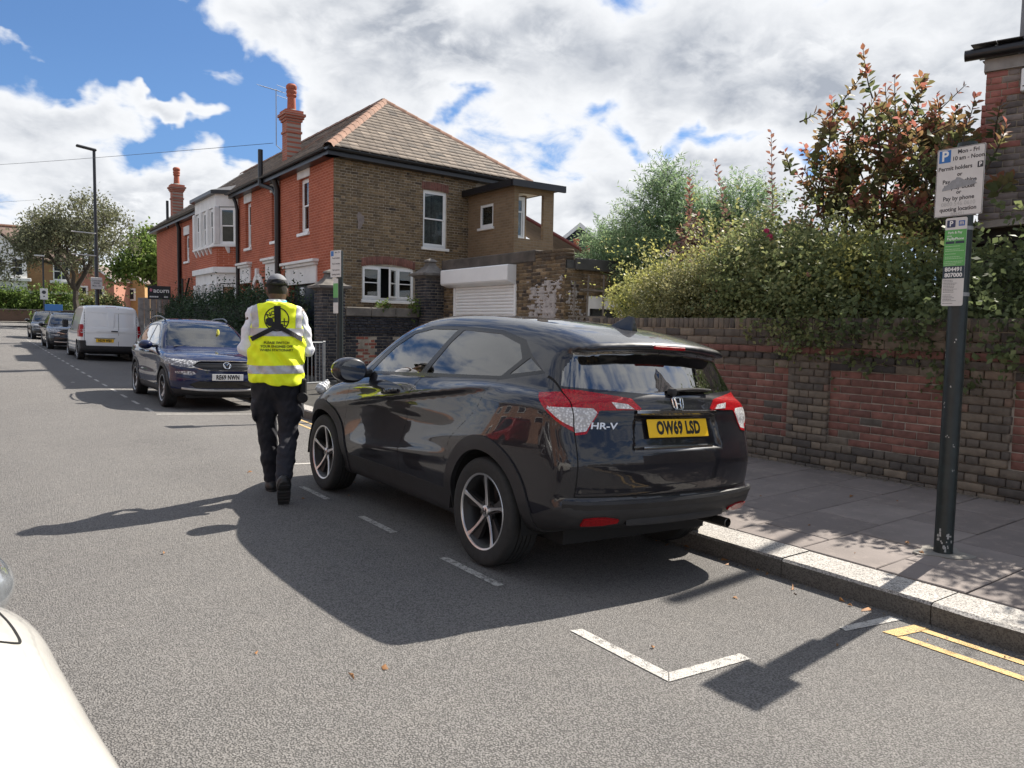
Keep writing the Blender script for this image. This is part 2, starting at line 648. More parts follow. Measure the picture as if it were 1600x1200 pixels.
def surface_net(f, lo, hi, h, exact=None, iters=2):
 """triangle mesh of f = 0; vertices are pulled exactly onto the surface of `exact`"""
 lo = np.asarray(lo, float)
 n = np.ceil((np.asarray(hi) - lo) / h).astype(int) + 1
 ax = [lo[i] + h * np.arange(n[i]) for i in range(3)]
 X, Y, Z = np.meshgrid(*ax, indexing='ij')
 D = f(X, Y, Z)
 cell = n - 1
 acc = np.zeros((*cell, 3), np.float32)
 cnt = np.zeros(cell, np.float32)
 idx = [np.arange(n[i]) for i in range(3)]
 crosses = []
 for a in range(3):
  s0 = [slice(None)] * 3
  s1 = [slice(None)] * 3
  s0[a] = slice(0, -1)
  s1[a] = slice(1, None)
  A, B = D[tuple(s0)], D[tuple(s1)]
  cr = (A < 0) != (B < 0)
  ii = np.argwhere(cr)
  av, bv = A[cr], B[cr]
  t = av / (av - bv)
  pos = ii.astype(np.float32)
  pos[:, a] += t
  b, c = [(1, 2), (2, 0), (0, 1)][a]
  crosses.append((a, b, c, ii, av < 0))
  for db in (0, 1):
   for dc in (0, 1):
    q = ii.copy()
    q[:, b] -= db
    q[:, c] -= dc
    ok = (q[:, b] >= 0) & (q[:, c] >= 0) & (q[:, b] < cell[b]) & (q[:, c] < cell[c])
    qq = q[ok]
    np.add.at(acc, (qq[:, 0], qq[:, 1], qq[:, 2]), pos[ok])
    np.add.at(cnt, (qq[:, 0], qq[:, 1], qq[:, 2]), 1)
 used = cnt > 0
 ids = np.full(cell, -1, np.int64)
 ids[used] = np.arange(used.sum())
 V = (acc[used] / cnt[used][:, None]).astype(float) * h + lo
 T = []
 for a, b, c, ii, inside in crosses:
  ok = (ii[:, b] > 0) & (ii[:, c] > 0) & (ii[:, b] < cell[b]) & (ii[:, c] < cell[c])
  ii, ins = ii[ok], inside[ok]
  qs = []
  for db, dc in ((1, 1), (0, 1), (0, 0), (1, 0)):
   q = ii.copy()
   q[:, b] -= db
   q[:, c] -= dc
   qs.append(ids[q[:, 0], q[:, 1], q[:, 2]])
  Q = np.stack(qs, 1)
  Q[~ins] = Q[~ins][:, ::-1]
  T.append(Q)
 Q = np.concatenate(T)
 g = exact or f
 for _ in range(iters):
  gr, nn = grad(g, V)
  val = g(V[:, 0], V[:, 1], V[:, 2])
  l = np.linalg.norm(gr, axis=1)
  step = np.clip(val / np.maximum(l, 0.3), -h, h)
  V = V - nn * step[:, None]
 # split each quad along its shorter diagonal
 d1 = np.linalg.norm(V[Q[:, 0]] - V[Q[:, 2]], axis=1)
 d2 = np.linalg.norm(V[Q[:, 1]] - V[Q[:, 3]], axis=1)
 A = Q[d1 <= d2]
 B = Q[d1 > d2]
 T = np.concatenate([A[:, [0, 1, 2]], A[:, [0, 2, 3]], B[:, [0, 1, 3]], B[:, [1, 2, 3]]])
 return V, T
def cut(V, T, dfun, mask=None):
 """splits triangles along dfun(V) = 0"""
 d = dfun(V)
 d = np.where(np.abs(d) < 2e-5, 2e-5, d)
 s = d[T] > 0
 c = s.sum(1)
 mix = (c == 1) | (c == 2)
 if mask is not None:
  mix &= mask(V, T)
 if not mix.any():
  return V, T
 M = T[mix]
 sm = s[mix]
 lone = np.where(sm.sum(1) == 1, np.argmax(sm, 1), np.argmin(sm, 1))
 r = np.arange(len(M))
 a, b, cc = M[r, lone], M[r, (lone + 1) % 3], M[r, (lone + 2) % 3]
 E = np.concatenate([np.stack([a, b], 1), np.stack([a, cc], 1)])
 Es = np.sort(E, 1)
 u, inv = np.unique(Es, axis=0, return_inverse=True)
 inv = inv.ravel()
 t = d[u[:, 0]] / (d[u[:, 0]] - d[u[:, 1]])
 t = np.clip(t, 0.001, 0.999)
 NV = V[u[:, 0]] * (1 - t[:, None]) + V[u[:, 1]] * t[:, None]
 p = len(V) + inv[:len(M)]
 q = len(V) + inv[len(M):]
 NT_ = np.concatenate([np.stack([a, p, q], 1), np.stack([p, b, cc], 1), np.stack([p, cc, q], 1)])
 return np.concatenate([V, NV]), np.concatenate([T[~mix], NT_])
def submesh(V, T, sel, N=None):
 t = T[sel]
 u, inv = np.unique(t, return_inverse=True)
 return V[u], inv.reshape(t.shape), (N[u] if N is not None else None)
def skirted(V, T, N, depth, offset=0.0):
 """offset along the normals and turn the open rim inwards by depth"""
 V = V + N * offset
 e = np.concatenate([T[:, [0, 1]], T[:, [1, 2]], T[:, [2, 0]]])
 es = np.sort(e, 1)
 u, first, cnt = np.unique(es, axis=0, return_index=True, return_counts=True)
 rim = e[first[cnt == 1]]
 if len(rim) == 0 or depth == 0:
  return V, T, N
 rv, inv = np.unique(rim, return_inverse=True)
 inv = inv.reshape(rim.shape)
 # rim gets its own vertices so that the sharp edge keeps clean normals
 n0 = len(V)
 top = V[rv]
 low = V[rv] - N[rv] * depth
 # outward side direction per rim edge
 V2 = np.concatenate([V, top, low])
 a, b = n0 + inv[:, 0], n0 + inv[:, 1]
 a2, b2 = a + len(rv), b + len(rv)
 S = np.concatenate([np.stack([b, a, a2], 1), np.stack([b, a2, b2], 1)])
 ed = V[rim[:, 1]] - V[rim[:, 0]]
 sn = np.cross(ed, N[rim[:, 0]])
 RN = np.zeros((len(rv), 3))
 np.add.at(RN, inv[:, 0], sn)
 np.add.at(RN, inv[:, 1], sn)
 RN /= np.maximum(np.linalg.norm(RN, axis=1, keepdims=True), 1e-9)
 return V2, np.concatenate([T, S]), np.concatenate([N, RN, RN])
def sdf_obj(name, f, lo, hi, h, m, parent=None, iters=2, keep=None, e=0.003):
 V, T = surface_net(f, lo, hi, h, iters=iters)
 if keep is not None:
  V, T = cut(V, T, keep)
  c = keep(V[T].mean(1))
  V, T, _ = submesh(V, T, c < 0)
 _, N = grad(f, V, e)
 return npmesh(name, V, T, m, parent, smooth=True, normals=N)
# ------------------------------------------------------------------ ground
def kerb_x(Y):
 """line of the kerb face along the street"""
 if Y < 7.5:
  return 4.25
 return 4.25 + 0.38 * min(1.0, (Y - 7.5) / 4.5)
def mat_asphalt(name='asphalt', col=(0.190, 0.182, 0.174), paint=None):
 m, t = new_mat(name)
 co = worldco(t)
 big = t.noise(co, 0.55, 5.0, 0.6)
 mid = t.noise(co, 5.0, 4.0, 0.6)
 v = t.n('ShaderNodeTexVoronoi', i_Vector=co, i_Scale=125.0)
 v.inputs['Randomness'].default_value = 1.0
 fine = t.noise(co, 165.0, 3.0, 0.7)
 # stone chips in a darker binder
 stone = t.rng(v.outputs['Distance'], 0.42, 0.72)
 chip = t.n('ShaderNodeSeparateColor', i_0=v.outputs['Color']).outputs[0]
 c = t.mix(t.rng(chip, 0.0, 1.0), (*[x * 0.75 for x in col], 1), (*[x * 1.32 for x in col], 1))
 c = t.mix(t.math('MULTIPLY', stone, 0.65), c, (0.030, 0.029, 0.028, 1))
 c = t.mix(t.rng(fine, 0.35, 0.75, 0.0, 0.35), c, (0.26, 0.25, 0.235, 1))
 c = t.mix(t.rng(big, 0.32, 0.68, 0.0, 0.38), c, t.mix(1.0, c, (0.66, 0.66, 0.68, 1), 'MULTIPLY'))
 c = t.mix(t.rng(mid, 0.45, 0.7, 0.0, 0.25), c, t.mix(1.0, c, (1.25, 1.22, 1.18, 1), 'MULTIPLY'))
 sp_ = t.n('ShaderNodeSeparateXYZ', i_0=co)
 trk = t.math('SINE', t.math('ADD', t.math('MULTIPLY', sp_.outputs[0], 3.4), t.math('MULTIPLY', big, 2.2)))
 c = t.mix(t.rng(trk, -0.2, 1.0, 0.0, 0.22), c, t.mix(1.0, c, (0.78, 0.78, 0.79, 1), 'MULTIPLY'))
 spot = t.n('ShaderNodeTexVoronoi', i_Vector=co, i_Scale=2.3)
 c = t.mix(t.rng(spot.outputs['Distance'], 0.012, 0.022, 0.55, 0.0), c, (0.34, 0.33, 0.31, 1))
 h = t.math('SUBTRACT', t.math('MULTIPLY', fine, 0.5), stone)
 if paint is not None:
  wear = t.noise(co, 26.0, 6.0, 0.72)
  wear2 = t.noise(co, 130.0, 3.0, 0.7)
  k = t.math('ADD', t.math('MULTIPLY', wear, 0.6), t.math('MULTIPLY', wear2, 0.4))
  c = t.mix(t.rng(k, paint[3], paint[3] + 0.10, 1.0, 0.0), c, (*paint[:3], 1))
 p = pbsdf(t, Base_Color=c, Roughness=0.88, Specular_IOR_Level=0.25)
 t.set(p.inputs['Normal'], bump(t, h, 0.75, 0.006))
 MATS[name] = m
 return m
M_ASPHALT = mat_asphalt()
M_WHITEPAINT = mat_asphalt('worn_white_paint', paint=(0.53, 0.51, 0.475, 0.50))
M_FAINTPAINT = mat_asphalt('faint_white_paint', paint=(0.50, 0.49, 0.46, 0.47))
M_YELLOWPAINT = mat_asphalt('worn_yellow_paint', paint=(0.66, 0.46, 0.21, 0.515))
def grid_sheet(name, xs, ys, zf, m, kind='structure'):
 V = [(x(y) if callable(x) else x, y) for y in ys for x in xs]
 V = [(x, y, zf(x, y)) for x, y in V]
 n = len(xs)
 F = [(j * n + i, j * n + i + 1, (j + 1) * n + i + 1, (j + 1) * n + i) for j in range(len(ys) - 1) for i in range(n - 1)]
 o = npmesh(name, V, F, m, smooth=True)
 o['kind'] = kind
 return o
YS = list(np.arange(-24, 14, 2.0)) + list(np.arange(14, 90, 4.0)) + [92]
road = grid_sheet('road', [-60, -20, -12, -5.5, -1, 0.5, 2.2, 3.2, lambda y: kerb_x(y) + 0.06], YS, gz, M_ASPHALT)
# the cross street at the far end, and the ground all around out to the horizon
grid_sheet('cross_road', [-60, -20, 0, 4.0, 9, 60], [70, 76, 82.5], lambda x, y: rise(y) + (-0.0 if x < 5 else 0.01) + 0.012 - 0.0, M_ASPHALT)
M_SOIL = mat('soil', (0.10, 0.085, 0.06), 0.95, var=0.35, vscale=1.5, bmp=0.4, bscale=6)
grid_sheet('ground', [-900, -300, -61, -30, 0, 30, 61, 300, 900], [-900, -200, -30, 0, 13, 20, 30, 45, 60, 80, 100, 200, 500, 1200], lambda x, y: -0.30 + rise(min(y, 130)), M_SOIL)
# painted bay lines
def mark(name, pts, m, lift=0.004):
 b = MB()
 b.add([(x, y, gz(x, y) + lift) for x, y in pts], [tuple(range(len(pts)))])
 o = b.build(name, m)
 o['kind'] = 'structure'
 return o
for y0, y1 in ((6.14, 6.75), (4.90, 5.46), (3.55, 4.20)):
 mark('bay_dash', [(2.445, y0), (2.505, y0 + 0.01), (2.50, y1), (2.44, y1)], M_FAINTPAINT)
mark('bay_corner', [(2.385, 2.17), (2.455, 2.235), (2.455, 2.81), (2.385, 2.82)], M_WHITEPAINT)
mark('bay_corner_return', [(2.388, 2.165), (2.92, 2.155), (2.93, 2.225), (2.458, 2.232)], M_WHITEPAINT)
mark('bay_end_stub', [(3.70, 2.155), (4.18, 2.105), (4.17, 2.175), (3.72, 2.205)], M_WHITEPAINT)
mark('bay_end_line', [(2.52, 7.96), (4.2, 7.90), (4.2, 7.97), (2.52, 8.04)], M_WHITEPAINT)
mark('bay_end_line', [(2.45, 13.16), (4.55, 13.16), (4.55, 13.23), (2.45, 13.24)], M_WHITEPAINT)
for k in range(28):
 y0 = 13.6 + 1.25 * k
 if y0 > 19 and y0 < 19.6:
  continue
 mark('bay_dash', [(2.44, y0), (2.50, y0), (2.50, y0 + 0.6), (2.44, y0 + 0.6)], M_WHITEPAINT)
mark('bay_end_line', [(1.9, 19.62), (4.5, 19.62), (4.5, 19.72), (1.9, 19.72)], M_WHITEPAINT)
for x0, x1 in ((3.86, 3.93), (4.075, 4.145)):
 b = MB()
 mark('yellow_line', [(x0, -8), (x1, -8), (x1, 1.96), (x0 + 0.01, 1.975)], M_YELLOWPAINT)
mark('yellow_line_end', [(3.885, 1.978), (4.165, 1.95), (4.16, 2.03), (3.875, 2.055)], M_YELLOWPAINT)
for dx in (0.10, 0.30):
 mark('yellow_line', [(kerb_x(8.4) - dx - 0.05, 8.4), (kerb_x(8.4) - dx, 8.4), (kerb_x(12.8) - dx, 12.8), (kerb_x(12.8) - dx - 0.05, 12.8)], M_YELLOWPAINT)
# kerb of granite stones
def mat_granite():
 m, t = new_mat('granite_kerb')
 co = worldco(t)
 n = t.noise(co, 130.0, 2.0, 0.7)
 v = t.n('ShaderNodeTexVoronoi', i_Vector=co, i_Scale=140.0)
 ch = t.n('ShaderNodeSeparateColor', i_0=v.outputs['Color']).outputs[1]
 c = t.mix(t.rng(ch, 0.35, 0.6), (0.10, 0.095, 0.09, 1), (0.46, 0.435, 0.40, 1))
 c = t.mix(t.rng(n, 0.4, 0.62, 0, 0.6), c, (0.52, 0.49, 0.45, 1))
 d = t.noise(co, 3.0, 5.0, 0.6)
 c = t.mix(t.rng(d, 0.45, 0.75, 0, 0.4), c, (0.17, 0.155, 0.135, 1))
 # the upright face is darker than the top
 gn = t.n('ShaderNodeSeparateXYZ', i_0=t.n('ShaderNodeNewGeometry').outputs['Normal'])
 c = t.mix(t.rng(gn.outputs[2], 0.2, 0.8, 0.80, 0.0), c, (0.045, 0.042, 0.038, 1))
 p = pbsdf(t, Base_Color=c, Roughness=0.85)
 t.set(p.inputs['Normal'], bump(t, t.noise(co, 60.0, 4.0, 0.7), 0.5, 0.006))
 return m
M_GRANITE = mat_granite()
KW = 0.30
def pave_z(X, Y):
 t = (X - kerb_x(Y)) / 3.0
 return 0.022 + rise(Y) + 0.05 * min(max(t, 0), 1.5)
kerb = bpy.data.objects.new('kerb', None)
COL.objects.link(kerb)
kerb['kind'] = 'structure'
y = -5.0
ki = 0
while y < 62:
 L = 0.92 + 0.14 * RNG.random() if y < 16 else 6.0
 a, b_ = y + 0.004, y + L - 0.004
 b = MB()
 j = RNG.normal(0, 0.0025, 4)
 cs = 0.018
 prof = [(0.0, -0.25), (0.0 + j[0], -cs), (cs * 0.8, j[1]), (KW, j[2] + 0.004), (KW, -0.25)]
 vs = []
 for yy in np.linspace(a, b_, 6):
  x0 = kerb_x(yy)
  zt = pave_z(x0, yy)
  for u, v_ in prof:
   q = RNG.normal(0, 0.0022, 2) if u < 0.1 else (0, 0)
   vs.append((x0 + u + q[0], yy, zt + v_ + q[1]))
 n = len(prof)
 fs = [(i * n + k, i * n + k + 1, (i + 1) * n + k + 1, (i + 1) * n + k) for i in range(5) for k in range(n - 1)]
 fs += [tuple(range(n)), tuple(range(5 * n, 6 * n))]
 b.add(vs, fs)
 b.build('kerb_stone', M_GRANITE, kerb)
 y += L
# grit, moss and litter in the gutter
def scatter_bits(name, pts, size, m, tint=None):
 V, F = [], []
 for i, (x, y_, z) in enumerate(pts):
  s = size * (0.5 + RNG.random())
  q = [(x + s * RNG.normal(0, 0.6), y_ + s * RNG.normal(0, 0.6), z + s * 0.2 * RNG.random()) for _ in range(3)] + [(x, y_, z + s * 0.6)]
  o = len(V)
  V += q
  F += [(o, o + 1, o + 3), (o + 1, o + 2, o + 3), (o + 2, o, o + 3)]
 o = npmesh(name, V, F, m)
 o['kind'] = 'stuff'
 return o
M_GRIT = mat('grit', (0.20, 0.17, 0.13), 0.95, var=0.6, vscale=40)
pts = []
for _ in range(900):
 yy = RNG.uniform(-1, 12)
 xx = kerb_x(yy) - abs(RNG.normal(0, 0.035)) - 0.004
 pts.append((xx, yy, gz(xx, yy)))
for _ in range(1500):
 yy = RNG.uniform(1, 8.3)
 xx = 7.17 - abs(RNG.normal(0, 0.05))
 pts.append((xx, yy, pave_z(xx, yy) + 0.002))
scatter_bits('grit', pts, 0.011, M_GRIT)
# pavement: slabs laid in courses across the footway
def mat_slab():
 m, t = new_mat('paving_slab')
 co = worldco(t)
 at = t.n('ShaderNodeObjectInfo')
 c = t.mix(at.outputs['Random'], (0.155, 0.132, 0.124, 1), (0.245, 0.212, 0.196, 1))
 n = t.noise(co, 2.2, 6.0, 0.62)
 c = t.mix(t.rng(n, 0.40, 0.72, 0, 0.6), c, (0.115, 0.098, 0.09, 1))
 n2 = t.noise(co, 9.0, 5.0, 0.65)
 c = t.mix(t.rng(n2, 0.52, 0.75, 0, 0.5), c, (0.33, 0.28, 0.245, 1))
 f = t.noise(co, 150.0, 2.0, 0.7)
 c = t.mix(t.rng(f, 0.3, 0.7, 0, 0.35), c, (0.27, 0.24, 0.22, 1))
 sp = t.n('ShaderNodeTexVoronoi', i_Vector=co, i_Scale=7.0)
 c = t.mix(t.rng(sp.outputs['Distance'], 0.03, 0.06, 0.75, 0), c, (0.05, 0.047, 0.045, 1))
 p = pbsdf(t, Base_Color=c, Roughness=0.85, Specular_IOR_Level=0.3)
 t.set(p.inputs['Normal'], bump(t, t.noise(co, 70.0, 4.0, 0.7), 0.35, 0.004))
 return m
M_SLAB = mat_slab()
M_JOINT = mat('paving_joint', (0.045, 0.042, 0.036), 0.95, var=0.4, vscale=12)
pavement = grid_sheet('pavement', [lambda y: kerb_x(y) + KW - 0.01, lambda y: kerb_x(y) + 1.5, 7.3], YS[8:-3], lambda x, y: pave_z(x, y) - 0.012, M_JOINT)
y, row = 0.35, 0
while y < 12.5:
 d = 0.52 + 0.02 * RNG.random()
 x = kerb_x(y) + KW + 0.006
 first = True
 while x < 7.2:
  L = 0.66 + 0.03 * RNG.random()
  if first and row % 2:
   L *= 0.5
  first = False
  x1 = min(x + L, 7.215)
  if x1 - x > 0.12:
   b = MB()
   tl = RNG.normal(0, 0.0016, 4)
   g = 0.005
   xs_, ys_ = (x + g, x1 - g), (y + g, y + d - g)
   top = [(xs_[0], ys_[0]), (xs_[1], ys_[0]), (xs_[1], ys_[1]), (xs_[0], ys_[1])]
   c_ = 0.006
   ins = [(xs_[0] + c_, ys_[0] + c_), (xs_[1] - c_, ys_[0] + c_), (xs_[1] - c_, ys_[1] - c_), (xs_[0] + c_, ys_[1] - c_)]
   vs = [(u, v_, pave_z(u, v_) - 0.03) for u, v_ in top] + [(u, v_, pave_z(u, v_) - 0.005 + tl[i]) for i, (u, v_) in enumerate(top)] + [(u, v_, pave_z(u, v_) + tl[i]) for i, (u, v_) in enumerate(ins)]
   fs = [(8, 9, 10, 11)] + [(4 + k, 4 + (k + 1) % 4, 8 + (k + 1) % 4, 8 + k) for k in range(4)] + [(k, (k + 1) % 4, 4 + (k + 1) % 4, 4 + k) for k in range(4)]
   b.add(vs, fs)
   b.build('paving_slab', M_SLAB, pavement, fix=False)
  x = x1
 y += d
 row += 1
M_CONC = mat('concrete', (0.24, 0.225, 0.20), 0.9, var=0.25, vscale=3.0, bmp=0.3, bscale=40)
grid_sheet('driveway', [7.18, 9, 14.0], [8.3, 12, 18.2], lambda x, y: pave_z(7.2, y) - 0.006, M_CONC)
grid_sheet('far_pavement', [-20, 0, 6, 14], [82.5, 84.6], lambda x, y: rise(y) + 0.10, mat('pale_paving', (0.30, 0.28, 0.25), 0.9, var=0.15, vscale=2))
M_FALLEN = mat('fallen_leaf', (0.22, 0.10, 0.03), 0.7, var=0.4, vscale=30)
pts = [(kerb_x(y_) - abs(RNG.normal(0, 0.10)) - 0.02, y_) for y_ in RNG.uniform(1.2, 12, 38)] + [(RNG.uniform(4.6, 7.1), y_) for y_ in RNG.uniform(1.5, 8, 26)] + [(RNG.uniform(0.8, 4.0), y_) for y_ in RNG.uniform(1.5, 9, 16)]
scatter_bits('fallen_leaves', [(x, y_, (gz(x, y_) if x < kerb_x(y_) else pave_z(x, y_)) + 0.003) for x, y_ in pts], 0.026, M_FALLEN)
# ------------------------------------------------------------------ brickwork, piece by piece
def brick_arrays(L, H, rng, D=0.05, c=0.004):
 j = rng.normal(0, 0.0011, (4, 2))
 o = np.array([(-L / 2, -H / 2), (L / 2, -H / 2), (L / 2, H / 2), (-L / 2, H / 2)]) + j
 i = o * np.array([(L - 2 * c) / L, (H - 2 * c) / H])
 V = np.zeros((12, 3))
 V[0:4, :2] = o
 V[0:4, 2] = -D
 V[4:8, :2] = o
 V[4:8, 2] = -c
 V[8:12, :2] = i
 V[8:12, 2] = rng.normal(0, 0.0006, 4)
 return V
BRICK_F = np.array([(8, 9, 10, 11)] + [(4 + k, 4 + (k + 1) % 4, 8 + (k + 1) % 4, 8 + k) for k in range(4)] + [(k, (k + 1) % 4, 4 + (k + 1) % 4, 4 + k) for k in range(4)])
def brick_field(M, pieces, m, parent, nmax=300, key=None, part='brick', mass='brickwork', D=0.05, proud=0.0018):
 """pieces: (u, v, length, height, tint, out). The largest in view become objects, the rest one joined part"""
 rng = np.random.default_rng(len(pieces))
 if key is not None:
  pieces = sorted(pieces, key=lambda p: key(M @ Vector((p[0], p[1], 0))))
 cache = {}
 head, rest = pieces[:nmax], pieces[nmax:]
 for u, v, L, H, tint, out in head:
  k = (round(L, 3), round(H, 3), round(tint * 12))
  lst = cache.setdefault(k, [])
  if len(lst) < 3:
   o = npmesh(part, brick_arrays(L, H, rng, D), BRICK_F, m, tint=np.full(9, tint))
   lst.append(o.data)
   o.parent = parent
  else:
   o = share(part, lst[rng.integers(3)], parent)
  o.matrix_local = M @ Matrix.Translation((u, v, out + rng.normal(0, proud)))
 if rest:
  MN = np.array(M)
  Vs = []
  for u, v, L, H, tint, out in rest:
   A = brick_arrays(L, H, rng, D) + np.array((u, v, out + rng.normal(0, proud)))
   Vs.append(A @ MN[:3, :3].T + MN[:3, 3])
  V = np.concatenate(Vs)
  n = len(rest)
  F = (BRICK_F[None] + 12 * np.arange(n)[:, None, None]).reshape(-1, 4)
  t = np.repeat([p[4] for p in rest], 9)
  o = npmesh(mass, V, F, m, parent, tint=t)
  o['kind'] = 'stuff'
def courses(u0, u1, v0, v1, bond='stretcher', L=0.225, H=0.075, joint=0.010, holes=(), tint=lambda u, v: 0.5, out=0.0, start=0):
 """brick pieces filling a rectangle, cut at the holes"""
 res = []
 n = max(1, round((v1 - v0) / H))
 H = (v1 - v0) / n
 for r in range(n):
  v = v0 + (r + 0.5) * H
  rr = r + start
  spans = [(u0, u1)]
  for (a, b_, c, d) in holes:
   if c < v < d:
    ns = []
    for s, e in spans:
     if b_ <= s or a >= e:
      ns.append((s, e))
     else:
      if a > s:
       ns.append((s, a))
      if b_ < e:
       ns.append((b_, e))
    spans = ns
  for s, e in spans:
   if bond == 'stretcher':
    seq = [L]
    u = math.floor(s / L) * L + (L / 2 if rr % 2 else 0)
    if u > s:
     u -= L
    k = 0
   elif bond == 'header':
    seq = [L / 2]
    u = s - (L / 4 if rr % 2 else 0)
    k = 0
   else:                                      # flemish: long, short
    seq = [L, L / 2]
    P = L * 1.5
    u = math.floor(s / P) * P + (P / 2 if rr % 2 else 0)
    if u > s:
     u -= P
    k = 0
   while u < e - 1e-6:
    l = seq[k % len(seq)]
    a, b_ = max(u, s), min(u + l, e)
    if b_ - a > 0.035:
     res.append(((a + b_) / 2, v, round(b_ - a - joint, 3), H - joint, tint((a + b_) / 2, v), out))
    u += l
    k += 1
 return res
def cell_wall(fn, u0, u1, v0, v1, holes, depth, mb=None):
 """wall face with rectangular openings and their reveals; fn(u, v, w) with w inwards"""
 b = mb or MB()
 us = sorted({u0, u1, *[h[0] for h in holes], *[h[1] for h in holes]})
 vs = sorted({v0, v1, *[h[2] for h in holes], *[h[3] for h in holes]})
 us = [u for u in us if u0 <= u <= u1]
 vs = [v for v in vs if v0 <= v <= v1]
 for i in range(len(us) - 1):
  for j in range(len(vs) - 1):
   cu, cv = (us[i] + us[i + 1]) / 2, (vs[j] + vs[j + 1]) / 2
   if any(h[0] < cu < h[1] and h[2] < cv < h[3] for h in holes):
    continue
   b.quad(fn(us[i], vs[j], 0), fn(us[i + 1], vs[j], 0), fn(us[i + 1], vs[j + 1], 0), fn(us[i], vs[j + 1], 0))
 for a, c, d, e in holes:
  b.quad(fn(a, d, 0), fn(a, e, 0), fn(a, e, depth), fn(a, d, depth))
  b.quad(fn(c, d, 0), fn(c, d, depth), fn(c, e, depth), fn(c, e, 0))
  b.quad(fn(a, e, 0), fn(c, e, 0), fn(c, e, depth), fn(a, e, depth))
  b.quad(fn(a, d, 0), fn(a, d, depth), fn(c, d, depth), fn(c, d, 0))
 return b
M_BR_WALL = mat_tint('wall_brick', [(0.0, (0.055, 0.05, 0.048)), (0.2, (0.10, 0.086, 0.075)), (0.42, (0.165, 0.134, 0.105)), (0.5, (0.22, 0.175, 0.13)), (0.56, (0.155, 0.078, 0.064)), (0.8, (0.20, 0.092, 0.073)), (1.0, (0.25, 0.118, 0.092))], 0.9, var=0.32, vscale=14, bmp=0.5)
M_BR_STOCK = mat_tint('stock_brick', [(0.0, (0.06, 0.048, 0.04)), (0.25, (0.12, 0.088, 0.056)), (0.6, (0.20, 0.142, 0.080)), (0.85, (0.30, 0.215, 0.125)), (1.0, (0.38, 0.30, 0.20))], 0.92, var=0.25, vscale=6, bmp=0.5)
M_MORTAR = mat('mortar', (0.40, 0.36, 0.31), 0.95, var=0.35, vscale=7, bmp=0.4, bscale=80)
M_MORTAR_DK = mat('sooty_mortar', (0.36, 0.31, 0.24), 0.95, var=0.4, vscale=5, bmp=0.4, bscale=80)
# ---- boundary wall along the footway
WX = 7.20
def cam_near(p):
 return p.length
wall = thing('boundary_wall', 'long low garden wall of red panels between grey brick piers beside the footway', 'wall', (0, 0, 0))
WY0, WY1 = 1.5, 8.3
# frame: u along -Y, v up, outwards -X
MW = frame((WX, 0, 0), (0, -1, 0), (0, 0, 1))
Z0 = 0.03
b = MB()
b.box(WX + 0.012, WX + 0.30, -3.0, WY1, Z0 - 0.2, 1.50)
b.build('mortar_core', M_MORTAR, wall)
tr = lambda lo, hi: (lambda u, v: float(np.clip(RNG.uniform(lo, hi), 0, 1)))
pil = [(8.30, 7.88), (6.68, 6.22), (4.98, 4.50), (3.26, 2.80), (1.56, 1.50)]
P = []
P += courses(-WY1, -WY0, Z0, 0.345, 'flemish', tint=tr(0.12, 0.50), out=0.028)
for k in range(len(pil) - 1):
 ya, yb = pil[k][1], pil[k + 1][0]
 P += courses(-ya, -yb, 0.345, 1.095, 'stretcher', tint=lambda u, v: float(RNG.uniform(0.57, 1.0)) if RNG.random() > 0.06 else float(RNG.uniform(0.2, 0.4)), out=0.0, start=k)
 # sooty oversailing courses closing each panel
 P += courses(-ya, -yb, 1.095, 1.175, 'stretcher', H=0.08, tint=tr(0.02, 0.62), out=0.016)
 q = courses(-ya, -yb, 1.175, 1.25, 'header', tint=tr(0.02, 0.22), out=0.03)
 P += [(a, b_, c, d, e, 0.034 if i % 2 else 0.014) for i, (a, b_, c, d, e, f) in enumerate(q)]
for ya, yb in pil:
 P += courses(-ya, -yb, 0.345, 1.25, 'flemish', tint=tr(0.22, 0.55), out=0.030)
P += courses(-WY1, -WY0, 1.25, 1.325, 'stretcher', tint=tr(0.56, 0.75), out=0.036)
P += courses(-WY1, -WY0, 1.325, 1.505, 'stretcher', H=0.09, tint=tr(0.12, 0.5), out=0.030, start=1)
brick_field(MW, P, M_BR_WALL, wall, 250, cam_near, D=0.06)
# brick-on-edge coping
P = []
u = -WY1
while u < -WY0:
 P.append((u + 0.0375, 1.567, 0.066, 0.118, float(RNG.uniform(0.10, 0.48)), 0.034))
 u += 0.0765
brick_field(MW, P, M_BR_WALL, wall, 50, cam_near, D=0.30, part='coping_brick', mass='coping')
b = MB()
b.box(WX - 0.02, WX + 0.26, -3.0, WY1, 1.50, 1.612)
b.box(WX - 0.02, WX + 0.28, -3.0, WY0, 0.0, 1.5)
b.build('mortar_bed', M_MORTAR_DK, wall)
# return wall up the drive
b = MB()
b.box(WX + 0.305, 13.0, WY1 - 0.22, WY1 - 0.01, 0.0, 1.5)
b.build('return_wall', M_MORTAR_DK, wall)
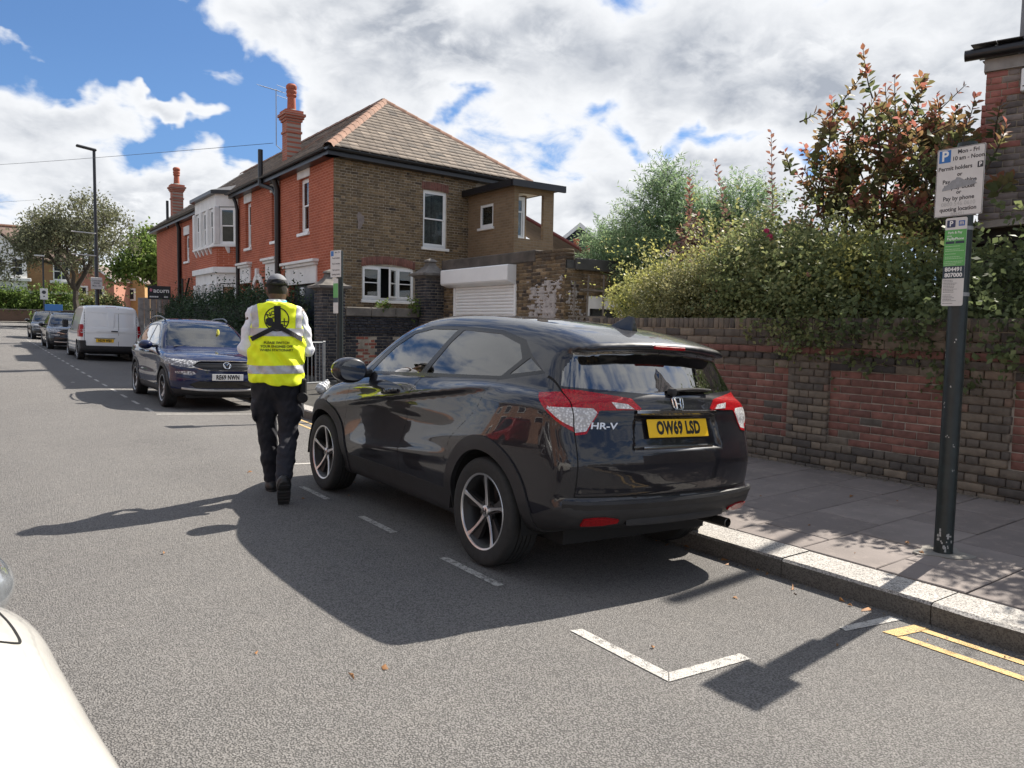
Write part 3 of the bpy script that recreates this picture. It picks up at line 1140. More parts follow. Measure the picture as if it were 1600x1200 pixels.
# ------------------------------------------------------------------ the red and yellow brick house
def mat_brickface(name, cols, mortar, scale=1.0, u_axis='Y', course=0.075, length=0.225, rough=0.9, contrast=1.0, bmp=0.5):
 """flat brick finish for walls seen too obliquely for single bricks"""
 m, t = new_mat(name)
 co = worldco(t)
 s = t.n('ShaderNodeSeparateXYZ', i_0=co)
 uu = {'Y': s.outputs[1], 'X': s.outputs[0]}[u_axis]
 v = t.n('ShaderNodeCombineXYZ', i_0=uu, i_1=s.outputs[2], i_2=0.0).outputs[0]
 br = t.n('ShaderNodeTexBrick', offset=0.5, squash=1.0)
 t.set(br.inputs['Vector'], v)
 t.set(br.inputs['Color1'], (0, 0, 0, 1))
 t.set(br.inputs['Color2'], (1, 1, 1, 1))
 t.set(br.inputs['Mortar'], (0.5, 0.5, 0.5, 1))
 br.inputs['Scale'].default_value = 1.0
 br.inputs['Mortar Size'].default_value = 0.010
 br.inputs['Mortar Smooth'].default_value = 0.3
 br.inputs['Brick Width'].default_value = length
 br.inputs['Row Height'].default_value = course
 n = t.noise(co, 1.3, 5.0, 0.6)
 n2 = t.noise(co, 14.0, 4.0, 0.6)
 k = t.math('ADD', t.math('MULTIPLY', br.outputs['Color'], 0.6), t.math('MULTIPLY', n2, 0.4))
 c = t.mix(k, (*cols[0], 1), (*cols[1], 1))
 c = t.mix(br.outputs['Fac'], c, (*mortar, 1))
 c = t.mix(t.rng(n, 0.40, 0.72, 0, 0.45), c, t.mix(1.0, c, (0.62, 0.60, 0.60, 1), 'MULTIPLY'))
 p = pbsdf(t, Base_Color=c, Roughness=rough, Specular_IOR_Level=0.3)
 hgt = t.math('ADD', t.math('MULTIPLY', br.outputs['Fac'], -1.0), t.math('MULTIPLY', n2, 0.3))
 t.set(p.inputs['Normal'], bump(t, hgt, bmp, 0.012))
 MATS[name] = m
 return m
M_REDFACE = mat_brickface('red_facade', ((0.36, 0.085, 0.042), (0.50, 0.140, 0.072)), (0.58, 0.25, 0.17), bmp=0.9)
M_STUCCO_W = mat('white_stucco', (0.80, 0.79, 0.76), 0.8, var=0.08, vscale=3, bmp=0.1)
M_WINWHITE = mat('white_window_paint', (0.84, 0.84, 0.82), 0.4, var=0.03)
M_HOUSEGLASS = mat_glass('house_glass', (0.75, 0.8, 0.8), 0.8, k=0.9)
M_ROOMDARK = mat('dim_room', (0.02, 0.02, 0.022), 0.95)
M_CURTAIN = mat('net_curtain', (0.74, 0.76, 0.80), 0.9, var=0.3, vscale=9)
M_BLIND = mat('pale_blind', (0.80, 0.79, 0.75), 0.9, var=0.05)
M_BLACKPIPE = mat('black_iron_pipe', (0.012, 0.012, 0.014), 0.35, var=0.2)
M_LINTEL = mat('painted_lintel', (0.74, 0.71, 0.68), 0.8, var=0.12, vscale=4)
M_TERRA = mat('terracotta', (0.36, 0.10, 0.055), 0.8, var=0.2, vscale=6)
M_RIDGE = mat('clay_ridge', (0.25, 0.135, 0.088), 0.85, var=0.3, vscale=4)
M_SLATE = mat_tint('roof_slate', [(0.0, (0.11, 0.088, 0.070)), (0.4, (0.19, 0.148, 0.112)), (0.75, (0.24, 0.188, 0.142)), (1.0, (0.31, 0.245, 0.185))], 0.75, var=0.35, vscale=3.5, bmp=0.4, bscale=30, spec=0.4)
M_LEAD = mat('lead_flashing', (0.20, 0.21, 0.23), 0.55, var=0.2)
def window(parent, M, w, h, depth, panes=((0.5,), (0.5,)), name='window', frame_t=0.055, sash=True, sill=0.05, curtain=None, blind=None, meet=0.5, room=True):
 """sash window: M has local x right, y up, z outwards, origin at the middle of the opening's foot"""
 f = MB()
 z0, z1 = -depth - 0.06, -depth
 f.box(-w / 2, -w / 2 + frame_t, 0, h, z0, z1, M)
 f.box(w / 2 - frame_t, w / 2, 0, h, z0, z1, M)
 f.box(-w / 2 + frame_t, w / 2 - frame_t, h - frame_t, h, z0, z1, M)
 f.box(-w / 2 + frame_t, w / 2 - frame_t, 0, frame_t * 1.4, z0, z1, M)
 o = f.build(name, M_WINWHITE, parent)
 t2 = 0.042
 y0, y1 = frame_t * 1.4, h - frame_t
 ym = y0 + (y1 - y0) * meet
 if sash:
  for (a, b_, zz_) in ((y0, ym + t2 / 2, z1 - 0.030), (ym - t2 / 2, y1, z1 - 0.008)):
   s = MB()
   xa, xb = -w / 2 + frame_t, w / 2 - frame_t
   s.box(xa, xa + t2, a, b_, zz_ - 0.025, zz_, M)
   s.box(xb - t2, xb, a, b_, zz_ - 0.025, zz_, M)
   s.box(xa + t2, xb - t2, a, a + t2, zz_ - 0.025, zz_, M)
   s.box(xa + t2, xb - t2, b_ - t2, b_, zz_ - 0.025, zz_, M)
   s.build('sash', M_WINWHITE, o)
   g = MB()
   g.box(xa + t2, xb - t2, a + t2, b_ - t2, zz_ - 0.016, zz_ - 0.010, M)
   g.build('pane', M_HOUSEGLASS, o)
 else:
  g = MB()
  g.box(-w / 2 + frame_t, w / 2 - frame_t, y0, y1, z1 - 0.036, z1 - 0.030, M)
  g.build('pane', M_HOUSEGLASS, o)
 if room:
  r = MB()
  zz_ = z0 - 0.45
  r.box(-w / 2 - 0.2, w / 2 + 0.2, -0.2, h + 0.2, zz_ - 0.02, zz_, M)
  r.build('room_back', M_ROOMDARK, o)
 if curtain:
  c = MB()
  n = 24
  for (xa, xb) in curtain:
   vs = []
   for i in range(n + 1):
    x = xa + (xb - xa) * i / n
    zc = z0 - 0.05 + 0.022 * math.sin(i * 1.9)
    vs += [(x, y0, zc), (x, y1, zc)]
   c.add([M @ Vector(q) for q in vs], [(2 * i, 2 * i + 2, 2 * i + 3, 2 * i + 1) for i in range(n)])
  c.build('curtain', M_CURTAIN, o, smooth=True, fix=False)
 if blind:
  c = MB()
  c.box(-w / 2 + frame_t, w / 2 - frame_t, y1 - (y1 - y0) * blind, y1, z0 - 0.04, z0 - 0.03, M)
  c.build('blind', M_BLIND, o)
 if sill:
  s = MB()
  s.cbox(-w / 2 - 0.06, w / 2 + 0.06, -sill - 0.03, 0.0, -depth - 0.05, 0.065, 0.008, M)
  s.build('sill', M_WINWHITE, o)
 return o
house = thing('brick_house', 'large hip-roofed house with red street front and yellow brick end wall', 'house', (0, 0, 0))
HX, HY = 8.0, 19.47
EAVE = 5.90
HZ0 = rise(HY)
a84 = R(84)
SU = Vector((math.sin(a84), math.cos(a84), 0))           # along the end wall
SN = Vector((math.cos(a84), -math.sin(a84), 0))          # its outward side
# --- end wall: single bricks
MS = frame((HX, HY, 0), SU, (0, 0, 1))
if (MS.to_3x3() @ Vector((0, 0, 1))).dot(SN) < 0:
 raise RuntimeError('end wall frame')
h_sash = (2.86, 3.70, 3.74, 5.38)
h_case = (0.88, 2.56, 2.16, 3.10)
SL = 6.6
tint_s = lambda u, v: float(np.clip(RNG.normal(0.46, 0.15), 0, 1))
P = courses(0.0, SL, 0.9, EAVE - 0.05, 'flemish', holes=[(h_sash[0], h_sash[1], h_sash[2], h_sash[3] + 0.225), (h_case[0] - 0.02, h_case[1] + 0.02, h_case[2], h_case[3] + 0.225)], tint=tint_s, L=0.228, joint=0.014)
pl = [p for p in P if not (p[0] > 4.83)] + [p for p in P if p[0] > 4.83 and p[1] < 5.0][:0]
brick_field(MS, pl, M_BR_STOCK, house, 300, lambda p: -p.z if False else p.length, D=0.03)
fnS = lambda u, v, w: tuple(MS @ Vector((u, v, -w - 0.010)))
b = cell_wall(fnS, 0.0, SL, 0.0, EAVE - 0.02, [h_sash, h_case], 0.20)
b.build('mortar_face', M_MORTAR_DK, house)
# soldier arches in red brick over both openings
P = []
for (u0, u1, v0, rise_) in ((2.80, 3.76, 5.38, 0.03), (0.84, 2.60, 3.10, 0.10)):
 n = round((u1 - u0) / 0.075)
 for k in range(n):
  uu = u0 + (k + 0.5) * (u1 - u0) / n
  t_ = (uu - (u0 + u1) / 2) / ((u1 - u0) / 2)
  P.append((uu, v0 + 0.112 + rise_ * (1 - t_ * t_) - rise_ * 0.5, (u1 - u0) / n - 0.009, 0.225, float(RNG.uniform(0.65, 0.95)), 0.004))
brick_field(MS, P, M_BR_WALL, house, 60, None, part='arch_brick')
Mw = MS @ Matrix.Translation(((h_sash[0] + h_sash[1]) / 2, h_sash[2], 0))
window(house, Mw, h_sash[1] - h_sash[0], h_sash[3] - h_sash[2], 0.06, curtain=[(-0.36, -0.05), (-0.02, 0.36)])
# casement: three lights, the middle one swung open
def casement():
 w_, h_ = h_case[1] - h_case[0], h_case[3] - h_case[2]
 M = MS @ Matrix.Translation(((h_case[0] + h_case[1]) / 2, h_case[2], 0))
 f = MB()
 t_, z0, z1 = 0.06, -0.12, -0.05
 f.box(-w_ / 2, w_ / 2, 0, t_, z0, z1, M)
 for x in (-w_ / 2, -0.30, 0.27, w_ / 2 - t_):
  f.box(x, x + t_, t_, h_ - t_, z0, z1, M)
 # slightly cambered head
 n = 8
 vs = []
 for i in range(n + 1):
  x = -w_ / 2 + w_ * i / n
  c = 0.05 * (1 - (2 * x / w_)**2)
  vs += [(x, h_ - t_, z0), (x, h_ + c, z0), (x, h_ - t_, z1), (x, h_ + c, z1)]
 f.add([M @ Vector(q) for q in vs], [q for i in range(n) for q in ((4 * i + 2, 4 * i + 6, 4 * i + 7, 4 * i + 3), (4 * i, 4 * i + 2, 4 * i + 6, 4 * i + 4), (4 * i + 1, 4 * i + 3, 4 * i + 7, 4 * i + 5), (4 * i, 4 * i + 1, 4 * i + 5, 4 * i + 4))])
 o = f.build('window', M_WINWHITE, house)
 def light(x0, x1, L):
  s = MB()
  t2 = 0.05
  s.box(x0, x0 + t2, t_, h_ - t_, -0.085, -0.04, L)
  s.box(x1 - t2, x1, t_, h_ - t_, -0.085, -0.04, L)
  s.box(x0 + t2, x1 - t2, t_, t_ + t2, -0.085, -0.04, L)
  s.box(x0 + t2, x1 - t2, h_ - t_ - t2, h_ - t_, -0.085, -0.04, L)
  s.box(x0 + t2, x1 - t2, h_ / 2 - 0.012, h_ / 2 + 0.012, -0.08, -0.045, L)
  s.build('casement', M_WINWHITE, o)
  g = MB()
  g.box(x0 + t2, x1 - t2, t_ + t2, h_ - t_ - t2, -0.066, -0.060, L)
  g.build('pane', M_HOUSEGLASS, o)
 light(-w_ / 2 + t_ * 0.6, -0.30 + 0.01, M)
 light(0.32, w_ / 2 - t_ * 0.6, M)
 piv = M @ Matrix.Translation((0.27, 0, -0.05)) @ Matrix.Rotation(R(38), 4, 'Y') @ Matrix.Translation((-0.27, 0, 0.05))
 light(-0.25, 0.27, piv)
 s = MB()
 s.cbox(-w_ / 2 - 0.05, w_ / 2 + 0.05, -0.09, 0.0, -0.1, 0.07, 0.01, M)
 s.build('sill', M_WINWHITE, o)
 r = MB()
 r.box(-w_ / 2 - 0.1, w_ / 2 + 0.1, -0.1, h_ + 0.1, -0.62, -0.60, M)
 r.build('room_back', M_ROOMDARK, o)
casement()
# patch of bare render on the end wall
b = MB()
n = 14
pts = []
for k in range(n):
 t_ = 2 * math.pi * k / n
 rr_ = 1 + 0.25 * math.sin(3 * t_ + 1) + 0.12 * math.sin(5 * t_)
 pts.append((0.80 + 0.10 * rr_ * math.cos(t_), 4.28 + 0.22 * rr_ * math.sin(t_)))
b.prism(pts, lambda u, v, w_: tuple(MS @ Vector((u, v, 0.008 - w_))), 0.02)
b.build('render_patch', mat('old_render', (0.24, 0.20, 0.18), 0.95, var=0.2, vscale=10), house)
# --- street front: red bricks
FH = 42.3
fnF = lambda u, v, w: (HX + w, HY + u, v)                # u up the street, w inwards
wins = [(21.25, 22.02, 4.06, 5.60), (23.84, 24.47, 4.03, 5.56), (26.62, 27.25, 4.01, 5.54)]
holes = [(a - HY, b_ - HY, c, d) for a, b_, c, d in wins]
holes.append((35.45 - HY, 36.25 - HY, 4.08, 5.22))
door_h = [(20.75 - HY, 22.90 - HY, 0.25, 2.60), (23.95 - HY, 24.9 - HY, 0.25, 2.75), (26.75 - HY, 27.6 - HY, 1.0, 2.8)]
b = cell_wall(fnF, 0.0, FH - HY, 0.0, EAVE - 0.02, holes + door_h, 0.22)
b.build('front_wall', M_REDFACE, house)
b = MB()
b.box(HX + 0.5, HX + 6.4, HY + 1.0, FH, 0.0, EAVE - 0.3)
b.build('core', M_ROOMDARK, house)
b = MB()
b.quad((HX, FH, 0), (HX + 6.6, FH, 0), (HX + 6.6, FH, EAVE), (HX, FH, EAVE))
b.build('far_wall', M_REDFACE, house)
# brick quoin strip where red meets yellow
P = courses(0.0, 0.04, 0.9, EAVE - 0.05, 'stretcher', tint=lambda u, v: float(RNG.uniform(0.7, 1.0)))
for (a, b_, c, d) in holes:
 M = frame((HX, HY + (a + b_) / 2, c), (0, -1, 0), (0, 0, 1))
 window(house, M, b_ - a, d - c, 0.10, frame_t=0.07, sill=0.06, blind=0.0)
 l = MB()
 l.cbox(-(b_ - a) / 2 - 0.10, (b_ - a) / 2 + 0.10, d - c + 0.005, d - c + 0.38, -0.10, 0.03, 0.012, M)
 l.build('lintel', M_LINTEL, house)
# cornices and panels over the ground floor openings
def surround(y0, y1, z0, z1, arch=False):
 M = frame((HX, (y0 + y1) / 2, z0), (0, -1, 0), (0, 0, 1))
 w_ = y1 - y0
 l = MB()
 if arch:
  n = 14
  vs, fs = [], []
  for i in range(n + 1):
   t_ = math.pi * i / n
   for rr_, zz_ in ((w_ / 2 - 0.16, 0.06), (w_ / 2, 0.06), (w_ / 2, -0.02), (w_ / 2 - 0.16, -0.02)):
    vs.append(M @ Vector((rr_ * math.cos(t_), rr_ * math.sin(t_) * 1.25, zz_)))
  for i in range(n):
   for k in range(4):
    fs.append((i * 4 + k, i * 4 + (k + 1) % 4, i * 4 + 4 + (k + 1) % 4, i * 4 + 4 + k))
  l.add(vs, fs)
  l.cbox(-0.09, 0.09, w_ / 2 * 1.25 - 0.12, w_ / 2 * 1.25 + 0.16, -0.02, 0.10, 0.01, M)
 else:
  l.cbox(-w_ / 2, w_ / 2, 0, z1 - z0 - 0.16, -0.05, 0.05, 0.01, M)
  l.cbox(-w_ / 2 - 0.06, w_ / 2 + 0.06, z1 - z0 - 0.16, z1 - z0 - 0.08, -0.05, 0.12, 0.01, M)
  l.cbox(-w_ / 2 - 0.12, w_ / 2 + 0.12, z1 - z0 - 0.08, z1 - z0, -0.05, 0.19, 0.01, M)
 l.build('door_surround', M_STUCCO_W, house)
surround(20.62, 23.10, 2.60, 3.26)
surround(23.88, 25.0, 2.78, 3.52)
surround(25.25, 26.45, 2.35, 3.4, arch=True)
surround(26.66, 27.8, 2.82, 3.52)
for (a, b_, c, d) in door_h:
 q = MB()
 q.box(HX + 0.16, HX + 0.22, HY + a, HY + b_, c, d)
 q.build('door', mat('dark_blue_door', (0.018, 0.028, 0.045), 0.4), house)
q = MB()
q.cbox(HX - 0.10, HX, 22.28 - 0.75, 22.28 - 0.55, 2.20, 2.50, 0.03)
q.build('meter_box', M_WINWHITE, house)
# --- bay: white framed above, red apron, white below
by0, by1, bd, chf = 28.12, 32.1, 0.62, 0.50
oct_ = [(HX, by0), (HX - bd, by0 + chf), (HX - bd, by1 - chf), (HX, by1)]
def bay_ring(name, z0, z1, m, grow=0.0):
 o = MB()
 pts = [(HX + 0.02, by0 - grow), (HX - bd - grow, by0 + chf - grow * 0.4), (HX - bd - grow, by1 - chf + grow * 0.4), (HX + 0.02, by1 + grow)]
 o.prism(pts, lambda u, v, w_: (u, v, z0 + w_), z1 - z0)
 return o.build(name, m, house)
bay_ring('bay_apron', 3.42, 4.14, M_REDFACE)
bay_ring('bay_sill', 4.14, 4.22, M_STUCCO_W, 0.12)
bay_ring('bay_head', 5.55, 5.98, M_STUCCO_W, 0.02)
bay_ring('bay_cornice', 3.22, 3.42, M_STUCCO_W, 0.14)
bay_ring('bay_base', 2.85, 3.22, M_STUCCO_W, 0.02)
bay_ring('bay_plinth', 0.1, 0.9, M_STUCCO_W, 0.02)
bay_ring('bay_gutter', 5.98, 6.10, M_BLACKPIPE, 0.20)
b = MB()
ap = (HX + 0.3, (by0 + by1) / 2, 6.75)
rp = [(HX + 0.02, by0 - 0.2, 6.10), (HX - bd - 0.2, by0 + chf - 0.1, 6.10), (HX - bd - 0.2, by1 - chf + 0.1, 6.10), (HX + 0.02, by1 + 0.2, 6.10)]
rt = [(HX + 0.3, by0 + 1.2, 6.5), (HX + 0.3, by1 - 1.2, 6.5)]
b.add(rp + rt, [(0, 1, 4), (1, 2, 5, 4), (2, 3, 5)])
b.build('bay_roof', mat('grey_lead_roof', (0.10, 0.10, 0.105), 0.7, var=0.2), house)
for z0, z1, nm in ((4.22, 5.55, 1), (0.9, 2.85, 0)):
 for k, (p, q) in enumerate(zip(oct_[:-1], oct_[1:])):
  p, q = Vector((*p, z0)), Vector((*q, z0))
  nseg = 1 if k != 1 else 3
  for s in range(nseg):
   c = p.lerp(q, (s + 0.5) / nseg)
   x_ = (p - q).normalized()
   M = frame(c, x_, (0, 0, 1))
   wv = (q - p).length / nseg
   window(house, M, wv - 0.21, z1 - z0 - 0.03, 0.02, frame_t=0.05, sill=0, blind=(0.5 if k == 0 and nm else 0), room=False)
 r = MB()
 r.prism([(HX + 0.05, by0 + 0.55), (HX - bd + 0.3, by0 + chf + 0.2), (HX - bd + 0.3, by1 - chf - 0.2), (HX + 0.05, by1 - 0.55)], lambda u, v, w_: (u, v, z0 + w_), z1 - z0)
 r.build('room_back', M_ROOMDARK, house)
 for k, (p, q) in enumerate(zip(oct_[:-1], oct_[1:])):
  p, q = Vector((*p, z0)), Vector((*q, z0))
  nseg = 1 if k != 1 else 3
  for s in range(nseg + 1):
   if k and s == 0:
    continue
   c = p.lerp(q, s / nseg)
   m_ = MB()
   m_.cbox(c.x - 0.10, c.x + 0.10, c.y - 0.10, c.y + 0.10, z0, z1, 0.03)
   m_.build('bay_mullion', M_STUCCO_W, house)
for k in range(6):
 p = Vector((HX - bd - 0.02, by0 + chf + 0.15 + k * (by1 - by0 - 2 * chf - 0.3) / 5, 4.14)) if k else Vector((HX - 0.30, by0 + 0.22, 4.14))
 m_ = MB()
 m_.add([p + Vector(q) for q in ((-0.10, -0.05, 0), (-0.10, 0.05, 0), (0.05, 0.05, 0), (0.05, -0.05, 0), (0.0, -0.05, -0.22), (0.0, 0.05, -0.22), (0.05, 0.05, -0.22), (0.05, -0.05, -0.22))], [(0, 1, 2, 3), (0, 4, 5, 1), (4, 7, 6, 5), (0, 3, 7, 4), (1, 5, 6, 2), (2, 6, 7, 3)])
 m_.build('bay_bracket', M_STUCCO_W, house)
# --- roof: hip towards us, slates laid one by one on it
OH = 0.28
RA = math.radians(39.3)
DEP = 6.6
c1 = Vector((HX, HY, 0)) - SU * OH + SN * OH
c1.x = HX - OH
c2 = Vector((HX, HY, 0)) + SU * (DEP + OH) + SN * OH
RT = 8.72
RE = 6.06
apex = Vector((HX, HY, 0)) + SU * 3.30 + Vector((0, 3.45, 0))
A3 = Vector((apex.x, apex.y, RT))
C1, C2 = Vector((c1.x, c1.y, RE)), Vector((c2.x, c2.y, RE))
B1 = Vector((HX - OH, FH + 0.3, RE))
B2 = Vector((C2.x, FH + 0.3, RE))
A4 = Vector((apex.x, FH - 3.4, RT))
b = MB()
dz = Vector((0, 0, -0.03))
b.add([C1 + dz, C2 + dz, A3 + dz], [(0, 1, 2)])
b.add([C1 + dz, A3 + dz, A4 + dz, B1 + dz], [(0, 1, 2, 3)])
b.add([C2 + dz, B2 + dz, A4 + dz, A3 + dz], [(0, 1, 2, 3)])
b.add([B1 + dz, A4 + dz, B2 + dz], [(0, 1, 2)])
b.build('roof_deck', mat('roof_felt', (0.05, 0.045, 0.04), 0.9), house)
def slate_face(P0, P1, P2, P3=None, nmax=300, L=0.30, gauge=0.235, part='roof_slate', mass='slate_courses', seed=3):
 """slates on the face P0-P1 (eaves, left to right) rising to P2 (and P3)"""
 rng = np.random.default_rng(seed)
 ex = (P1 - P0).normalized()
 nrm = ex.cross((P2 - P0)).normalized()
 if nrm.z < 0:
  nrm = -nrm
 ey = nrm.cross(ex)
 if ey.z < 0:
  ey = -ey
 to = lambda p: ((p - P0).dot(ex), (p - P0).dot(ey))
 poly = [to(p) for p in ((P0, P1, P2) if P3 is None else (P0, P1, P2, P3))]
 hmax = max(p[1] for p in poly)
 M = frame(P0, ex, ey)
 pieces = []
 r = 0
 v = 0.0
 while v < hmax:
  xs = []
  vm = v + gauge * 0.5
  n = len(poly)
  for k in range(n):
   (x0, y0), (x1, y1) = poly[k], poly[(k + 1) % n]
   if (y0 <= vm) != (y1 <= vm):
    xs.append(x0 + (vm - y0) * (x1 - x0) / (y1 - y0))
  if len(xs) >= 2:
   s, e = min(xs), max(xs)
   u = s - (L / 2 if r % 2 else 0)
   while u < e:
    a, b_ = max(u, s), min(u + L, e)
    if b_ - a > 0.06:
     pieces.append(((a + b_) / 2, v, b_ - a - 0.006, float(np.clip(rng.normal(0.45, 0.24), 0, 1))))
    u += L
  v += gauge
  r += 1
 T_ = lambda w_: np.array([(-w_ / 2, -0.02, 0.016), (w_ / 2, -0.02, 0.016), (w_ / 2, gauge + 0.03, 0.004), (-w_ / 2, gauge + 0.03, 0.004), (-w_ / 2, -0.02, 0.006), (w_ / 2, -0.02, 0.006)])
 F_ = np.array([(0, 1, 2, 3), (4, 5, 1, 0)])
 idx = rng.permutation(len(pieces)) if nmax < len(pieces) else range(len(pieces))
 pieces = sorted(pieces, key=lambda p: (M @ Vector((p[0], p[1], 0))).length)
 cache = {}
 for (u, vv, w_, t_) in pieces[:nmax]:
  k = (round(w_, 2), round(t_ * 10))
  if k not in cache:
   o = npmesh(part, T_(round(w_, 2)), F_, M_SLATE, tint=[t_, t_])
   cache[k] = o.data
   o.parent = house
  else:
   o = share(part, cache[k], house)
  o.matrix_local = M @ Matrix.Translation((u, vv, rng.uniform(0, 0.006))) @ Matrix.Rotation(rng.normal(0, 0.008), 4, 'Z')
 rest = pieces[nmax:]
 if rest:
  MN = np.array(M)
  V = np.concatenate([(T_(w_) + np.array((u, vv, rng.uniform(0, 0.006)))) @ MN[:3, :3].T + MN[:3, 3] for u, vv, w_, t_ in rest])
  F = (F_[None] + 6 * np.arange(len(rest))[:, None, None]).reshape(-1, 4)
  o = npmesh(mass, V, F, M_SLATE, house, tint=np.repeat([p[3] for p in rest], 2))
  o['kind'] = 'stuff'
slate_face(C1, C2, A3)
slate_face(B1, C1, A3, A4, nmax=0, seed=5)
# ridge and hip tiles
def ridge(P, Q, step=0.42, m=None, lift=0.03):
 d = (Q - P)
 n = max(1, int(d.length / step))
 side_ = d.cross(Vector((0, 0, 1))).normalized()
 for k in range(n):
  a, b_ = P + d * (k / n), P + d * ((k + 1) / n * 1.0)
  q = MB()
  vs = []
  for p, up in ((a, 0.012), (b_ + d.normalized() * 0.02, 0.0)):
   for o_, h_ in ((-0.15, -0.10), (-0.09, 0.0), (0, 0.035), (0.09, 0.0), (0.15, -0.10)):
    vs.append(p + side_ * o_ + Vector((0, 0, h_ + lift + up)))
  q.add(vs, [(i, i + 1, i + 6, i + 5) for i in range(4)])
  q.build('ridge_tile', m or M_RIDGE, house, smooth=True, fix=False)
ridge(C1, A3)
ridge(C2, A3)
ridge(A3, A4, 0.9)
# eaves: fascia, soffit, gutter
def eaves(P, Q, out, name='gutter'):
 d = (Q - P).normalized()
 out = Vector(out).normalized()
 f = MB()
 M = frame(P, d, (0, 0, 1))
 L_ = (Q - P).length
 zs = 1 if (M.to_3x3() @ Vector((0, 0, 1))).dot(out) > 0 else -1
 f.box(0, L_, -0.22, -0.02, -0.05 * zs if zs > 0 else 0.05, 0.0, M) if False else f.box(0, L_, -0.24, -0.03, min(0, -0.03 * zs), max(0, -0.03 * zs), M)
 f.box(0, L_, -0.24, -0.215, min(-0.03 * zs, -0.34 * zs), max(-0.03 * zs, -0.34 * zs), M)
 f.build('fascia', M_BLACKPIPE, house)
 g = MB()
 vs, fs = [], []
 for x in (0, L_):
  for k in range(7):
   t_ = math.pi * k / 6
   vs.append(M @ Vector((x, -0.075 - 0.055 * math.sin(t_), zs * (0.062 - 0.058 * math.cos(t_)))))
 g.add(vs, [(k, k + 1, 8 + k, 7 + k) for k in range(6)])
 g.build(name, M_BLACKPIPE, house, smooth=True, fix=False)
eaves(C1, C2, SN)
eaves(B1, C1, (-1, 0, 0))
# chimneys
def chimney(x, y, zb, zt, s=0.62, parent=None, pot=True):
 P = parent
 c = MB()
 c.box(x - s / 2, x + s / 2, y - s / 2, y + s / 2, zb, zt - 0.75)
 c.box(x - s / 2 - 0.03, x + s / 2 + 0.03, y - s / 2 - 0.03, y + s / 2 + 0.03, zt - 0.75, zt - 0.68)
 c.box(x - s / 2, x + s / 2, y - s / 2, y + s / 2, zt - 0.68, zt - 0.38)
 for k, e in enumerate((0.04, 0.08, 0.12)):
  c.box(x - s / 2 - e, x + s / 2 + e, y - s / 2 - e, y + s / 2 + e, zt - 0.38 + 0.08 * k, zt - 0.30 + 0.08 * k)
 c.box(x - s / 2 - 0.06, x + s / 2 + 0.06, y - s / 2 - 0.06, y + s / 2 + 0.06, zt - 0.14, zt - 0.04)
 o = c.build('chimney', mat_brickface('chimney_brick', ((0.36, 0.11, 0.07), (0.50, 0.165, 0.105)), (0.36, 0.29, 0.24), bmp=0.8), P)
 p = MB()
 p.lathe([(s / 2 + 0.02, zt - 0.04), (s / 2 - 0.1, zt + 0.03), (0.10, zt + 0.05)], 8, 'z', (x, y, 0))
 p.build('flaunching', M_CONC, o)
 if pot:
  p = MB()
  p.lathe([(0.14, zt + 0.0), (0.125, zt + 0.40), (0.15, zt + 0.43), (0.165, zt + 0.47), (0.14, zt + 0.50), (0.165, zt + 0.55), (0.165, zt + 0.60), (0.14, zt + 0.63), (0.17, zt + 0.68), (0.17, zt + 0.76), (0.12, zt + 0.82), (0.0, zt + 0.80)], 18, 'z', (x, y, 0))
  p.build('chimney_pot', M_TERRA, o, smooth=True)
 return o
def on_px(x, Y_over_X):
 return x * Y_over_X
chimney(8.75, 24.75, 6.1, 8.28, 0.46, house)
chimney(8.75, 41.2, 5.9, 8.22, 0.50, house)
# pipes
def pipe(pts, r=0.05, name='drainpipe'):
 q = MB()
 q.tube(pts, r, 10)
 q.build(name, M_BLACKPIPE, house, smooth=True)
pipe([(HX - 0.20, 23.70, 5.92), (HX - 0.12, 23.70, 5.70), (HX - 0.08, 23.70, 5.5), (HX - 0.08, 23.70, 0.2)], 0.085)
pipe([(HX - 0.32, 24.55, 5.75), (HX - 0.32, 24.55, 6.86)], 0.075, 'soil_pipe')
pipe([(HX - 0.32, 24.55, 5.78), (HX - 0.1, 24.0, 5.60), (HX - 0.09, 23.8, 5.4)], 0.07, 'soil_pipe')
pipe([(HX - 0.22, 28.05, 5.92), (HX - 0.12, 27.98, 5.66), (HX - 0.08, 27.96, 5.4), (HX - 0.08, 27.96, 0.2)], 0.06)
pipe([(HX - 0.2, 36.9, 5.9), (HX - 0.09, 36.95, 5.6), (HX - 0.09, 36.95, 2.6), (HX - 0.25, 37.3, 2.2), (HX - 0.25, 37.3, 0.2)], 0.085)
pipe([(HX - 0.22, 38.6, 5.75), (HX - 0.22, 38.6, 7.0)], 0.06, 'soil_pipe')
pipe([(HX - 0.1, 36.3, 2.2), (HX - 0.1, 36.3, 3.35)], 0.04)
pipe([(HX - 0.12, 36.2, 2.2), (HX - 0.12, 35.0, 3.3)], 0.04)
# television aerial on the near chimney
q = MB()
ax, ay = 8.45, 25.35
q.tube([(8.55, 24.95, 7.0), (ax, ay, 7.25), (ax, ay, 9.05)], 0.016, 6)
dirA = Vector((-0.35, 0.75, 0.28)).normalized()
pA = Vector((ax, ay, 9.0))
q.tube([pA - dirA * 0.3, pA + dirA * 0.75], 0.012, 6)
acr = dirA.cross(Vector((0, 0, 1))).normalized()
for k in range(7):
 c_ = pA + dirA * (-0.25 + 0.16 * k)
 q.tube([c_ - acr * 0.20, c_ + acr * 0.20], 0.007, 4)
for dz_ in (-0.16, 0.16):
 c_ = pA - dirA * 0.28 + Vector((0, 0, dz_))
 q.tube([c_ - acr * 0.22, c_ + acr * 0.22], 0.007, 4)
q.build('television_aerial', mat('dull_aluminium', (0.32, 0.33, 0.34), 0.45, 0.8), house)
